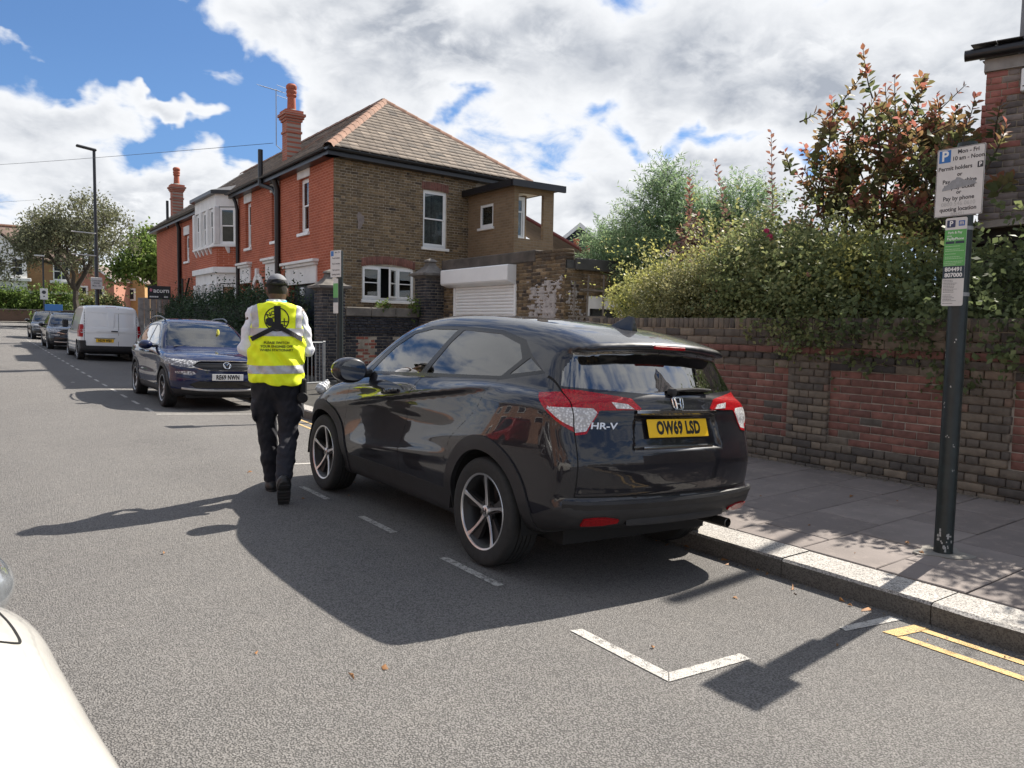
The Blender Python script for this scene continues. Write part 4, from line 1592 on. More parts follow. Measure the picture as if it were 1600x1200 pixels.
# --- rear extension with an open balcony, yellow brick
ext = Matrix.Identity(4)
EX0, EX1, EY0, EY1 = 12.48, 13.86, 17.55, 20.2
ZB, ZT = 2.2, 5.22
M_STOCKX = mat_brickface('stock_face_x', ((0.20, 0.138, 0.082), (0.29, 0.205, 0.122)), (0.26, 0.20, 0.14), u_axis='X', bmp=0.6)
M_STOCKY = mat_brickface('stock_face_y', ((0.20, 0.138, 0.082), (0.29, 0.205, 0.122)), (0.26, 0.20, 0.14), u_axis='Y', bmp=0.6)
fnL = lambda u, v, w_: (EX0 + w_, EY0 + u, v)
# small window in its street side
hw = (1.05, 1.75, 4.35, 5.02)
b = cell_wall(fnL, 0.0, EY1 - EY0, ZB, ZT + 0.15, [hw], 0.12)
b.build('extension_side', M_STOCKY, house)
M = frame((EX0, EY0 + (hw[0] + hw[1]) / 2, hw[2]), (0, -1, 0), (0, 0, 1))
window(house, M, hw[1] - hw[0], hw[3] - hw[2], 0.02, sash=False, frame_t=0.07, sill=0.04, curtain=[(-0.3, 0.3)])
fnR = lambda u, v, w_: (EX0 + u, EY0 + w_, v)
hb = (0.22, 1.08, 3.95, 5.05)
b = cell_wall(fnR, 0.0, EX1 - EX0, ZB, ZT + 0.15, [(0.14, 1.02, 3.95, ZT + 0.151 - 0.16)], 0.11)
b.build('extension_front', M_STOCKX, house)
b = MB()
b.box(EX1 - 0.20, EX1, EY0 + 0.11, EY0 + 0.25, 3.95, ZT)
b.build('balcony_post', M_STOCKX, house)
b = MB()
b.box(EX0 + 0.02, EX1 - 0.02, EY0 + 0.12, EY0 + 2.5, 3.80, 3.93)
b.build('balcony_floor', M_CONC, house)
M = frame((EX0 + 0.37, EY0 + 0.32, 3.95), (1, 0, 0), (0, 0, 1))
window(house, M, 0.44, 1.2, 0.0, frame_t=0.06, sill=0, curtain=[(-0.2, 0.2)], meet=0.66, room=False)
b = MB()
b.box(EX0 + 0.60, EX0 + 0.72, EY0 + 0.42, EY0 + 2.4, 3.9, ZT)
b.build('balcony_side', M_STOCKY, house)
b = MB()
b.box(EX0 - 0.22, EX1 + 0.22, EY0 - 0.22, EY1, ZT + 0.16, ZT + 0.24)
b.box(EX0 - 0.24, EX1 + 0.24, EY0 - 0.26, EY0 - 0.18, ZT + 0.10, ZT + 0.28)
b.box(EX0 - 0.26, EX0 - 0.18, EY0 - 0.18, EY1, ZT + 0.10, ZT + 0.28)
b.build('extension_roof', M_BLACKPIPE, house)
b = MB()
b.box(EX0 + 0.1, EX1 - 0.1, EY0 + 0.2, EY0 + 1.1, ZT + 0.10, ZT + 0.155)
b.build('balcony_soffit', M_STUCCO_W, house)
# ------------------------------------------------------------------ garage beside the house
garage = thing('garage', 'low brick garage with white roller shutter and rough cement patches', 'garage', (0, 0, 0))
GX, GY0, GY1 = 10.20, 12.50, 17.55
MG = frame((GX, 0, 0), (0, -1, 0), (0, 0, 1))
tg = lambda u, v: float(np.clip(RNG.normal(0.42, 0.22), 0, 1))
hole = (-16.85, -14.28, 0.0, 2.46)
P = courses(-GY1, -GY0, 0.0, 2.90, 'flemish', holes=[hole], tint=tg)
brick_field(MG, P, M_BR_STOCK, garage, 170, cam_near, D=0.03, proud=0.004)
fnG = lambda u, v, w_: tuple(MG @ Vector((u, v, -0.012 - w_)))
b = cell_wall(fnG, -GY1, -GY0, -0.1, 2.92, [hole], 0.12)
b.build('mortar_face', M_MORTAR_DK, garage)
MG2 = frame((GX, GY0, 0), (1, 0, 0), (0, 0, 1))
wh = (0.62, 2.6, 1.0, 2.16)
P = courses(0.0, 3.6, 0.0, 2.70, 'flemish', holes=[wh], tint=tg)
brick_field(MG2, P, M_BR_STOCK, garage, 130, cam_near, D=0.03, proud=0.004)
b = cell_wall(lambda u, v, w_: tuple(MG2 @ Vector((u, v, -0.012 - w_))), 0.012, 3.6, -0.1, 2.72, [wh], 0.12)
b.build('mortar_face', M_MORTAR_DK, garage)
M_STAINCONC = mat('stained_concrete', (0.17, 0.152, 0.13), 0.95, var=0.5, vscale=2.2, bmp=0.4, bscale=30)
b = MB()
b.cbox(GX - 0.03, GX + 0.22, GY0 + 1.0, GY1, 2.905, 3.165, 0.02)
b.build('parapet_beam', mat('sooty_parapet', (0.095, 0.080, 0.066), 0.95, var=0.45, vscale=2.2, bmp=0.4, bscale=30), garage)
b = MB()
P = courses(-GY0 - 1.0, -GY0 + 0.02, 2.905, 3.13, 'flemish', tint=lambda u, v: float(RNG.uniform(0.05, 0.4)), out=0.02)
brick_field(MG, P, M_BR_STOCK, garage, 40, cam_near, D=0.25, proud=0.005)
b.box(GX + 0.01, GX + 0.26, GY0 + 0.01, GY0 + 0.98, 2.90, 3.12)
b.build('parapet_core', M_MORTAR_DK, garage)
b = MB()
b.cbox(GX + 0.24, GX + 3.8, GY0 - 0.10, GY0 - 0.02, 2.70, 2.94, 0.012)
b.box(GX + 0.05, GX + 3.8, GY0 - 0.02, GY1, 2.72, 2.90)
b.build('flat_roof', mat('dark_felt', (0.075, 0.075, 0.07), 0.8, var=0.3, vscale=3), garage)
# shutter box, guides, slats
M_SHUT = mat('white_shutter', (0.82, 0.81, 0.78), 0.5, var=0.05, vscale=1.5)
b = MB()
prof = [(GX - 0.005, 2.44), (GX - 0.22, 2.50), (GX - 0.25, 2.54), (GX - 0.25, 2.86), (GX - 0.22, 2.885), (GX - 0.005, 2.885)]
n = len(prof)
vs = [(x, yy, z) for yy in (14.22, 17.20) for x, z in prof]
b.add(vs, [tuple(range(n)), tuple(range(n, 2 * n))] + [(k, (k + 1) % n, n + (k + 1) % n, n + k) for k in range(n)])
b.build('shutter_box', M_SHUT, garage)
b = MB()
b.cbox(GX - 0.035, GX + 0.03, 14.20, 14.28, 0.0, 2.44, 0.008)
b.build('shutter_guide', M_SHUT, garage)
b = MB()
b.cbox(GX - 0.035, GX + 0.03, 16.84, 16.92, 0.0, 2.44, 0.008)
b.build('shutter_guide', M_SHUT, garage)
sl = None
for k in range(31):
 z = 0.06 + 0.077 * k
 if sl is None:
  b = MB()
  pr = [(0.012, 0.0), (-0.002, 0.006), (-0.012, 0.022), (-0.014, 0.042), (-0.009, 0.060), (0.002, 0.072), (0.012, 0.075)]
  vs = [(x, yy, zz_) for yy in (-1.28, 1.28) for x, zz_ in pr]
  b.add(vs, [(i, i + 1, 7 + i + 1, 7 + i) for i in range(6)])
  o = b.build('shutter_slat', M_SHUT, garage, smooth=True, fix=False)
  sl = o.data
 else:
  o = share('shutter_slat', sl, garage)
 o.location = (GX + 0.01, 15.56, z)
# rough cement smeared over the near corner
def smear(name, M, u0, u1, v0, v1, seed, parent):
 rng = np.random.default_rng(seed)
 st = 0.022
 nu, nv = int((u1 - u0) / st), int((v1 - v0) / st)
 def vn(n0, n1):
  a = rng.random((n0 + 3, n1 + 3))
  def f(s, t):
   s = s * n0
   t = t * n1
   i, j = s.astype(int), t.astype(int)
   fs_, ft_ = s - i, t - j
   fs_, ft_ = fs_ * fs_ * (3 - 2 * fs_), ft_ * ft_ * (3 - 2 * ft_)
   return (a[i, j] * (1 - fs_) + a[i + 1, j] * fs_) * (1 - ft_) + (a[i, j + 1] * (1 - fs_) + a[i + 1, j + 1] * fs_) * ft_
  return f
 S_, T_ = np.meshgrid((np.arange(nu) + 0.5) / nu, (np.arange(nv) + 0.5) / nv, indexing='ij')
 q = 0.55 * vn(14, 12)(S_, T_) + 0.25 * vn(40, 34)(S_, T_) + 0.45 * vn(3, 3)(S_, T_)
 # thicker along the joints
 vv = v0 + T_ * (v1 - v0)
 jn = np.abs(((vv / 0.075) % 1.0) - 0.5)
 q += 0.42 * (jn - 0.25)
 edge = np.minimum(np.minimum(S_, 1 - S_) * 5, np.minimum(T_, 1 - T_) * 4)
 q -= 0.5 * np.clip(1 - edge, 0, 1)
 on = q > 0.60
 hgt = 0.006 + 0.012 * np.clip(q - 0.60, 0, 0.3) / 0.3
 b = MB()
 V, F = [], []
 for i, j in np.argwhere(on):
  a0, a1 = u0 + i * st, u0 + (i + 1) * st
  b0, b1 = v0 + j * st, v0 + (j + 1) * st
  h = hgt[i, j]
  o = len(V)
  V += [(a0, b0, h), (a1, b0, h), (a1, b1, h), (a0, b1, h), (a0, b0, -0.01), (a1, b0, -0.01), (a1, b1, -0.01), (a0, b1, -0.01)]
  F.append((o, o + 1, o + 2, o + 3))
  for k, (di, dj) in enumerate(((0, -1), (1, 0), (0, 1), (-1, 0))):
   ii, jj = i + di, j + dj
   if not (0 <= ii < nu and 0 <= jj < nv and on[ii, jj]):
    F.append((o + k, o + 4 + k, o + 4 + (k + 1) % 4, o + (k + 1) % 4))
 MN = np.array(M)
 V = np.array(V) @ MN[:3, :3].T + MN[:3, 3]
 o = npmesh(name, V, F, mat('cement', (0.46, 0.42, 0.39), 0.95, var=0.2, vscale=9, bmp=0.4, bscale=40), parent)
 o['kind'] = 'stuff'
smear('cement_smear', MG, -13.95, -12.50, 1.45, 2.62, 4, garage)
smear('cement_smear', MG2, 0.02, 0.62, 1.3, 2.55, 9, garage)
# window frame in the side, with dark openings
b = MB()
for x0, x1, z0, z1 in ((0.62, 0.70, 1.0, 2.16), (0.70, 2.60, 2.06, 2.16), (1.56, 1.68, 1.0, 1.90), (0.70, 2.60, 1.90, 2.06), (2.52, 2.60, 1.0, 1.90)):
 b.box(x0, x1, z0, z1, -0.08, 0.015, MG2)
b.build('window_frame', M_WINWHITE, garage)
b = MB()
b.box(0.70, 2.52, 1.0, 1.90, -0.065, -0.06, MG2)
b.build('window_glass', mat('dusty_dark_glass', (0.008, 0.008, 0.009), 0.25), garage)
# trellis of grey laths leaning on the side wall
tre = thing('trellis', 'weathered grey wooden trellis leaning on the garage side wall', 'trellis', (GX, GY0 - 0.12, 0))
M_LATH = mat('weathered_lath', (0.21, 0.18, 0.15), 0.9, var=0.3, vscale=10)
for x, zt in ((0.12, 2.45), (0.45, 2.6), (0.80, 1.75), (0.98, 2.62)):
 b = MB()
 b.cbox(x - 0.022, x + 0.022, -0.02, 0.0, 0.1, zt, 0.004, Matrix.Rotation(R(RNG.uniform(-1.5, 3)), 4, 'Y'))
 b.build('lath', M_LATH, tre)
for z, x0, x1 in ((1.35, 0.05, 1.0), (1.72, 0.0, 1.05), (2.28, 0.3, 1.25)):
 b = MB()
 b.cbox(x0, x1, -0.042, -0.021, z - 0.02, z + 0.02, 0.004)
 b.build('lath', M_LATH, tre)
# ---- front garden wall between two capped piers
M_BR_DARK = mat_tint('sooty_brick', [(0.0, (0.025, 0.026, 0.032)), (0.4, (0.055, 0.054, 0.060)), (0.7, (0.10, 0.088, 0.08)), (0.85, (0.22, 0.082, 0.06)), (1.0, (0.34, 0.11, 0.075))], 0.75, var=0.3, vscale=8, bmp=0.4)
gw = thing('garden_wall', 'sooty brick garden wall with dark stone coping between two capped piers', 'wall', (0, 0, 0))
LW0, LW1, LWY = 7.62, 9.66, 17.85
ML = frame((0, LWY, 0), (1, 0, 0), (0, 0, 1))
td = lambda lo, hi: (lambda u, v: float(RNG.uniform(lo, hi)))
P = courses(LW0, LW1, 0.1, 1.25, 'flemish', tint=td(0.05, 0.6))
P = [((p[0], p[1], p[2], p[3], float(RNG.uniform(0.86, 1.0)), -0.012) if (0.5 < p[1] < 1.2 and (8.0 < p[0] < 8.5 or 8.9 < p[0] < 9.4)) else p) for p in P]
P += courses(LW0, LW1, 1.25, 1.40, 'stretcher', tint=td(0.0, 0.35), out=0.03)
P += [(a, b_, c, d, e, 0.05 if i % 2 else 0.03) for i, (a, b_, c, d, e, f) in enumerate(courses(LW0, LW1, 1.40, 1.475, 'header', tint=td(0, 0.3)))]
P += courses(LW0, LW1, 1.475, 1.67, 'stretcher', H=0.065, tint=td(0.0, 0.4), out=0.05)
brick_field(ML, P, M_BR_DARK, gw, 220, cam_near, D=0.03)
b = MB()
b.box(LW0, LW1, LWY + 0.012, LWY + 0.24, -0.1, 1.67)
b.build('mortar_core', M_MORTAR_DK, gw)
b = MB()
x = LW0
while x < LW1 - 0.05:
 x1 = min(x + 0.68, LW1)
 b = MB()
 b.cbox(x + 0.003, x1 - 0.003, LWY - 0.10, LWY + 0.32, 1.672, 1.90, 0.02)
 b.build('coping_stone', M_STAINCONC, gw)
 x = x1
def pier(px0, py0, s, z1, cap):
 cx, cy = px0, py0
 for M, a in ((frame((cx, cy - s / 2, 0), (1, 0, 0), (0, 0, 1)), 0), (frame((cx - s / 2, cy, 0), (0, -1, 0), (0, 0, 1)), 1)):
  P = courses(-s / 2 - (0.0 if a else 0.0), s / 2, 0.1, z1, 'flemish', tint=td(0.0, 0.66))
  brick_field(M, P, M_BR_DARK, gw, 130, cam_near, D=0.03)
 b = MB()
 b.box(cx - s / 2 + 0.012, cx + s / 2 - 0.005, cy - s / 2 + 0.012, cy + s / 2 - 0.005, -0.1, z1)
 b.build('pier_core', M_MORTAR_DK, gw)
 b = MB()
 prof = [(s / 2 - 0.01, z1), (s / 2 + 0.05, z1 + 0.05), (s / 2 + 0.12, z1 + 0.06), (s / 2 + 0.12, z1 + 0.12), (s / 2 + 0.02, z1 + 0.15), (0.20, z1 + 0.24), (0.12, z1 + 0.33), (0.10, z1 + 0.42), (0.14, z1 + 0.43), (0.12, z1 + 0.47), (0.0, z1 + 0.53)]
 vs, fs = [], []
 for rr_, z in prof:
  vs += [(cx - rr_, cy - rr_, z), (cx + rr_, cy - rr_, z), (cx + rr_, cy + rr_, z), (cx - rr_, cy + rr_, z)]
 for i in range(len(prof) - 1):
  for k in range(4):
   fs.append((i * 4 + k, i * 4 + (k + 1) % 4, i * 4 + 4 + (k + 1) % 4, i * 4 + 4 + k))
 b.add(vs, fs)
 b.build('pier_cap', M_STONECAP, gw)
M_STONECAP = mat('weathered_stone', (0.15, 0.135, 0.12), 0.9, var=0.45, vscale=4, bmp=0.4, bscale=30)
pier(7.32, 18.05, 0.58, 2.28, True)
pier(9.96, 17.75, 0.60, 2.70, True)
# ---- building at the right edge
rh = thing('corner_house', 'plain dark brick house corner with rough slate eaves at the right edge', 'house', (0, 0, 0))
RA_, RB_ = Vector((10.0, 4.42, 0)), Vector((11.25, 0.45, 0))
ru = (RB_ - RA_).normalized()
MR = frame(RA_, ru, (0, 0, 1))
rz = (MR.to_3x3() @ Vector((0, 0, 1)))
M_BR_BROWN = mat_tint('brown_brick', [(0.0, (0.09, 0.08, 0.078)), (0.4, (0.17, 0.142, 0.13)), (0.7, (0.24, 0.20, 0.18)), (0.85, (0.26, 0.20, 0.175)), (0.9, (0.30, 0.125, 0.105)), (1.0, (0.37, 0.15, 0.12))], 0.9, var=0.3, vscale=7, bmp=0.5)
P = courses(0.0, 4.1, 1.2, 4.60, 'flemish', tint=lambda u, v: float(RNG.uniform(0.9, 1.0)) if (v > 3.72 and u < 0.20 + 0.10 * math.sin(v * 9)) else float(np.clip(RNG.normal(0.45, 0.2), 0, 0.85)))
P = [(p[0] - (0.03 if (3.75 < p[1] < 4.2 and p[0] < 0.2) else 0), *p[1:]) for p in P]
brick_field(MR, P, M_BR_BROWN, rh, 280, cam_near, D=0.06, proud=0.003)
back = -rz * 6.0
b = MB()
q = [RA_ + ru * 0.012, RB_, RB_ + back, RA_ + back + ru * 0.012]
q = [Vector((p.x, p.y, 0)) - rz * 0.012 for p in q]
b.prism([(p.x, p.y) for p in q], lambda u, v, w_: (u, v, w_), 4.66)
b.build('mortar_core', M_MORTAR_DK, rh)
b = MB()
b.box(-0.02, 4.2, 4.60, 4.74, -0.10, 0.03, MR)
b.build('eaves_band', mat('pale_fascia', (0.30, 0.28, 0.26), 0.8, var=0.2), rh)
b = MB()
b.tube([MR @ Vector((-0.22, 4.80, 0.10)), MR @ Vector((4.2, 4.83, 0.10))], 0.065, 10)
b.build('gutter', M_BLACKPIPE, rh, smooth=True)
# ragged slate courses
su = ru
sv = (-rz * math.cos(R(7)) + Vector((0, 0, math.sin(R(7))))).normalized()
for r in range(9):
 x = -0.16 + (0.13 if r % 2 else 0) + RNG.normal(0, 0.015)
 while x < 4.2:
  wv = 0.26
  b = MB()
  O = MR @ Vector((x, 4.88, 0.16)) + sv * (0.2 * r - 0.02 * RNG.random()) + Vector((0, 0, 0.012))
  M = frame(O, su, sv)
  b.box(0, wv - 0.006, 0, 0.30, 0.0, 0.010, M @ Matrix.Rotation(RNG.normal(0, 0.02), 4, 'Z'))
  b.build('roof_slate', mat('grey_slate', (0.085, 0.082, 0.085), 0.7, var=0.3), rh)
  x += wv
b = MB()
O = MR @ Vector((-0.05, 4.86, 0.1))
p0, p1 = MR @ Vector((-0.1, 4.86, 0.08)), MR @ Vector((4.2, 4.86, 0.08))
b.quad(p0, p1, p1 + sv * 4.2, p0 + sv * 4.2)
b.quad(p0 + sv * 4.2, p1 + sv * 4.2, p1 + back * 0.99, p0 + back * 0.99)
b.build('roof_deck', mat('roof_felt', (0.05, 0.045, 0.04), 0.9), rh)
b = MB()
c0 = MR @ Vector((0.36, 5.0, -0.18))
b.tube([c0 - Vector((0, 0, 0.3)), c0 + Vector((0, 0, 2.0))], 0.062, 12)
b.build('flue_pipe', mat('grey_flue', (0.17, 0.17, 0.175), 0.6, var=0.2), rh, smooth=True)
b = MB()
b.cbox(0.36, 0.80, 4.30, 4.56, 0.0, 0.09, 0.012, MR)
b.build('alarm_box', M_WINWHITE, rh)
b = MB()
b.box(0.38, 0.80, 4.35, 4.363, 0.09, 0.094, MR)
b.build('alarm_box_stripe', M_PLATETXT if 'M_PLATETXT' in globals() else M_BLACKPIPE, rh)
# lean-to roof below it
shed = thing('garden_shed', 'low shed with pale-edged flat roof and dark post behind the hedge', 'shed', (0, 0, 0))
sA, sB = Vector((9.15, 5.35, 2.62)), Vector((9.75, 1.2, 2.80))
d = (sB - sA).normalized()
M = frame(sA, d, (0, 0, 1))
b = MB()
b.box(0.65, 4.2, 0.0, 0.075, -2.2, 0.0, M)
b.build('roof_edge', mat('pale_felt_edge', (0.36, 0.33, 0.30), 0.85, var=0.25, vscale=6), shed)
b = MB()
b.box(0.72, 4.2, -0.16, -0.002, -2.1, -0.12, M)
b.build('fascia_board', mat('dark_timber', (0.035, 0.030, 0.026), 0.85, var=0.3), shed)
b = MB()
b.box(0.8, 4.2, -2.4, -0.17, -2.0, -0.16, M)
b.build('shed_wall', mat('dark_timber', (0.035, 0.030, 0.026), 0.85, var=0.3), shed)
b = MB()
b.cbox(0.30, 0.38, -2.4, -0.05, -0.20, -0.12, 0.006, M)
b.build('corner_post', mat('grey_post', (0.075, 0.085, 0.085), 0.7, var=0.2), shed)
b = MB()
b.cbox(0.30, 0.9, -0.11, -0.05, -0.20, -0.14, 0.006, M)
b.build('cross_rail', mat('grey_post', (0.075, 0.085, 0.085), 0.7, var=0.2), shed)
# ---- houses glimpsed behind the garage
def gable_house(name, label, cx, cy, rz_, w_, dpt, ze, zr, wallm, roofm, trim=None, z0=-0.3, group=None):
 t = thing(name, label, 'house', (cx, cy, 0), rz_, group)
 b = MB()
 pr = [(-w_ / 2, z0), (w_ / 2, z0), (w_ / 2, ze), (0, zr), (-w_ / 2, ze)]
 b.prism(pr, lambda u, v, q: (u, q, v), dpt)
 b.build('wall', wallm, t)
 for s in (-1, 1):
  b = MB()
  e = 0.3
  k = (zr - ze) / (w_ / 2)
  vs = [(s * (w_ / 2 + e), -e, ze - e * k + 0.02), (0, -e, zr + 0.02), (0, dpt + e, zr + 0.02), (s * (w_ / 2 + e), dpt + e, ze - e * k + 0.02)]
  b.add(vs + [(x, y_, z + 0.12) for x, y_, z in vs], [(0, 1, 2, 3), (4, 5, 6, 7), (0, 1, 5, 4), (1, 2, 6, 5), (2, 3, 7, 6), (3, 0, 4, 7)])
  b.build('roof', roofm, t)
  if trim:
   b = MB()
   vs = [(s * (w_ / 2 + e), -e - 0.03, ze - e * k - 0.12), (0, -e - 0.03, zr - 0.12), (0, -e - 0.03, zr + 0.16), (s * (w_ / 2 + e), -e - 0.03, ze - e * k + 0.16)]
   b.add(vs + [(x, y_ + 0.05, z) for x, y_, z in vs], [(0, 1, 2, 3), (4, 5, 6, 7), (0, 1, 5, 4), (1, 2, 6, 5), (2, 3, 7, 6), (3, 0, 4, 7)])
   b.build('bargeboard', trim, t)
 return t
M_DARKCLAD = mat('slate_blue_cladding', (0.030, 0.038, 0.055), 0.7, var=0.2)
M_GREYTILE = mat('grey_tiles', (0.10, 0.095, 0.09), 0.8, var=0.3, vscale=2, bmp=0.5, bscale=8)
gh = gable_house('gabled_house', 'dark clad gable with white bargeboards seen over the garage roof', 32.2, 38.0, R(-42), 4.4, 7.0, 6.2, 8.0, M_DARKCLAD, M_GREYTILE, M_WINWHITE)
b = MB()
b.box(1.2, 7.0, 1.0, 4.0, 6.4, 7.75)
b.build('dormer', M_DARKCLAD, gh)
b = MB()
b.box(1.1, 7.2, 0.8, 4.2, 7.76, 7.95)
b.build('dormer_roof', M_WINWHITE, gh)
b = MB()
b.tube([(-1.9, 1.5, 6.6), (-1.9, 1.5, 9.1)], 0.07, 8)
b.build('flue', M_BLACKPIPE, gh)
ro = thing('rear_addition', 'pale tiled lean-to roof with clay pots seen past the balcony', 'house', (0, 0, 0))
M_PALETILE = mat('pale_tiles', (0.44, 0.38, 0.34), 0.85, var=0.2, vscale=2, bmp=0.6, bscale=12)
b = MB()
q = [Vector((16.2, 24.2, 6.2)), Vector((20.6, 21.0, 3.2)), Vector((24.0, 26.0, 3.2)), Vector((20.0, 29.0, 6.2))]
b.add(q, [(0, 1, 2, 3)])
for k in range(14):
 a0, a1 = q[0].lerp(q[1], k / 14), q[3].lerp(q[2], k / 14)
 up = Vector((0, 0, 0.05))
 b.add([a0 + up * 0.3, a1 + up * 0.3, a1.lerp(q[3].lerp(q[2], (k + 1) / 14), 1) + up * 1.6, a0.lerp(q[0].lerp(q[1], (k + 1) / 14), 1) + up * 1.6], [(0, 1, 2, 3)])
b.build('roof', M_PALETILE, ro)
b = MB()
for p, p2 in ((q[0], q[1]),):
 b.tube([p + Vector((0, 0, 0.06)), p2 + Vector((0, 0, 0.06))], 0.07, 6)
b.build('verge', mat('red_verge', (0.20, 0.06, 0.05), 0.8), ro)
b = MB()
b.prism([(16.3, 24.3), (20.5, 21.2), (23.9, 26.0), (20.0, 28.9)], lambda u, v, w_: (u, v, w_), 3.1)
b.build('wall', M_STOCKX, ro)
for k, (x, y_) in enumerate(((24.0, 28.6), (24.45, 28.3))):
 b = MB()
 b.lathe([(0.13, 5.0), (0.12, 5.6), (0.15, 5.63), (0.15, 5.75 - 0.15 * k), (0.0, 5.75 - 0.15 * k)], 10, 'z', (x, y_, 0))
 b.build('chimney_pot', M_TERRA, ro, smooth=True)
b = MB()
b.box(23.7, 24.8, 28.0, 28.9, 3.0, 5.02)
b.build('chimney', M_STOCKX, ro)
# ---- close-boarded fence and estate board up the street
fence = thing('board_fence', 'grey close-boarded fence standing behind the white van', 'fence', (0, 0, 0))
M_BOARD = mat('silvered_board', (0.32, 0.30, 0.28), 0.9, var=0.25, vscale=6, bmp=0.3, bscale=30)
for k in range(9):
 x = 5.85 + 0.235 * k
 b = MB()
 zt = 2.42 + RNG.normal(0, 0.02)
 b.cbox(x, x + 0.222, 34.9 - 0.01 * (k % 2), 34.925 - 0.01 * (k % 2), 0.2, zt, 0.005)
 b.build('fence_board', M_BOARD, fence)
for z in (0.7, 1.9):
 b = MB()
 b.box(5.85, 7.96, 34.93, 34.98, z, z + 0.08)
 b.build('fence_rail', M_BOARD, fence)
eb = thing('agent_board', 'black agent board lettered acorn on a post behind the fence', 'sign', (6.55, 34.2, 0))
b = MB()
b.cbox(-0.03, 0.03, -0.03, 0.03, 0.1, 2.9, 0.005)
b.build('post', M_BOARD, eb)
Mb = Matrix.Rotation(R(-8), 4, 'Z') @ Matrix.Translation((-0.02, -0.05, 2.62)) @ Matrix.Rotation(R(90), 4, 'X')
b = MB()
b.cbox(-0.43, 0.43, -0.27, 0.27, 0.0, 0.02, 0.005, Mb)
b.build('board', mat('black_board', (0.012, 0.012, 0.016), 0.5), eb)
M_SIGNWHITE = mat('sign_white', (0.74, 0.74, 0.72), 0.45)
text_obj('lettering', 'acorn', 0.26, M_SIGNWHITE, eb, Mb @ Matrix.Translation((0.08, 0.08, 0.022)), bold=0.005)
b = MB()
b.add([Mb @ Vector(q) for q in ((-0.34, 0.04, 0.023), (-0.27, 0.04, 0.023), (-0.25, 0.12, 0.023), (-0.305, 0.17, 0.023), (-0.36, 0.12, 0.023))], [(0, 1, 2, 3, 4)])
b.build('emblem', mat('pink_emblem', (0.55, 0.16, 0.22), 0.5), eb)
text_obj('small_print', 'FOR SALE   SOLD', 0.085, M_SIGNWHITE, eb, Mb @ Matrix.Translation((0, -0.16, 0.022))) if False else None
for x0, x1 in ((-0.36, -0.02), (0.18, 0.33)):
 b = MB()
 for k in range(5):
  a = x0 + (x1 - x0) * k / 5
  b.box(a, a + (x1 - x0) / 6.5, -0.20, -0.145, 0.02, 0.023, Mb)
 b.build('small_print', M_SIGNWHITE, eb)
# ---- the houses beyond the far junction
rzf = rise(88)
lh = thing('far_house', 'brown brick house with white bay window beyond the junction', 'house', (0, 88, rzf), R(0))
M_FARBRICK = mat_brickface('far_brick', ((0.28, 0.16, 0.075), (0.36, 0.21, 0.10)), (0.32, 0.22, 0.13), u_axis='X', bmp=0.4)
M_FARROOF = mat('far_tiles', (0.18, 0.125, 0.10), 0.85, var=0.3, vscale=0.9, bmp=0.6, bscale=5)
b = MB()
b.box(-10, 9.4, 0, 8, -1.5, 6.1)
b.build('wall', M_FARBRICK, lh)
b = MB()
b.add([(-10.4, -0.4, 6.0), (9.8, -0.4, 6.0), (9.8, 8.4, 6.0), (-10.4, 8.4, 6.0), (-6.5, 4, 9.4), (5.0, 4, 9.4)], [(0, 1, 5, 4), (1, 2, 5), (2, 3, 4, 5), (3, 0, 4), (0, 3, 2, 1)])
b.build('roof', M_FARROOF, lh)
b = MB()
b.tube([(5.0, 4, 9.45), (9.8, -0.4, 6.08)], 0.16, 6)
b.tube([(-6.5, 4, 9.45), (5.0, 4, 9.45)], 0.16, 6)
b.build('ridge_tiles', M_RIDGE, lh)
# gabled bay on the left of the frame
b = MB()
b.prism([(0.4, 2.8), (5.0, 2.8), (5.0, 6.4), (2.7, 8.3), (0.4, 6.4)], lambda u, v, w_: (u, -0.8 + w_, v), 3.0)
b.build('bay', M_STUCCO_W, lh)
for s in (-1, 1):
 b = MB()
 vs = [(2.7 + s * 2.75, -1.15, 6.15), (2.7, -1.15, 8.45), (2.7, 2.6, 8.45), (2.7 + s * 2.75, 2.6, 6.15)]
 b.add(vs + [(x, y_, z + 0.14) for x, y_, z in vs], [(0, 1, 2, 3), (4, 5, 6, 7), (0, 1, 5, 4), (1, 2, 6, 5), (2, 3, 7, 6), (3, 0, 4, 7)])
 b.build('bay_roof', M_FARROOF, lh)
b = MB()
b.cbox(0.1, 5.3, -1.15, -0.8, 3.85, 4.15, 0.03)
b.build('bay_sill', M_STUCCO_W, lh)
b = MB()
b.box(0.4, 5.0, -0.79, 0.2, -1.0, 2.8)
b.build('bay_base', M_FARBRICK, lh)
M_FARPANE = mat('far_pane', (0.03, 0.034, 0.04), 0.08)
for x in (0.75, 2.15, 3.75):
 q = MB()
 q.box(x, x + 0.95, -0.84, -0.795, 4.35, 6.0)
 o = q.build('window', M_WINWHITE, lh)
 for z0, z1 in ((4.45, 5.12), (5.2, 5.9)):
  q = MB()
  q.box(x + 0.1, x + 0.85, -0.86, -0.842, z0, z1)
  q.build('pane', M_FARPANE, o)
q = MB()
q.box(7.2, 8.6, -0.12, 0.02, 4.1, 5.9)
o = q.build('window', M_WINWHITE, lh)
for x0, x1 in ((7.3, 7.85), (7.95, 8.5)):
 for z0, z1 in ((4.25, 4.95), (5.05, 5.8)):
  q = MB()
  q.box(x0, x1, -0.14, -0.121, z0, z1)
  q.build('pane', M_FARPANE, o)
q = MB()
q.cbox(6.9, 8.9, -0.3, 0.0, 3.8, 4.08, 0.03)
q.build('sill', M_STUCCO_W, lh)
q = MB()
q.box(-10, 9.42, -0.06, 0.0, 2.75, 3.0)
q.build('string_course', M_STUCCO_W, lh)
q = MB()
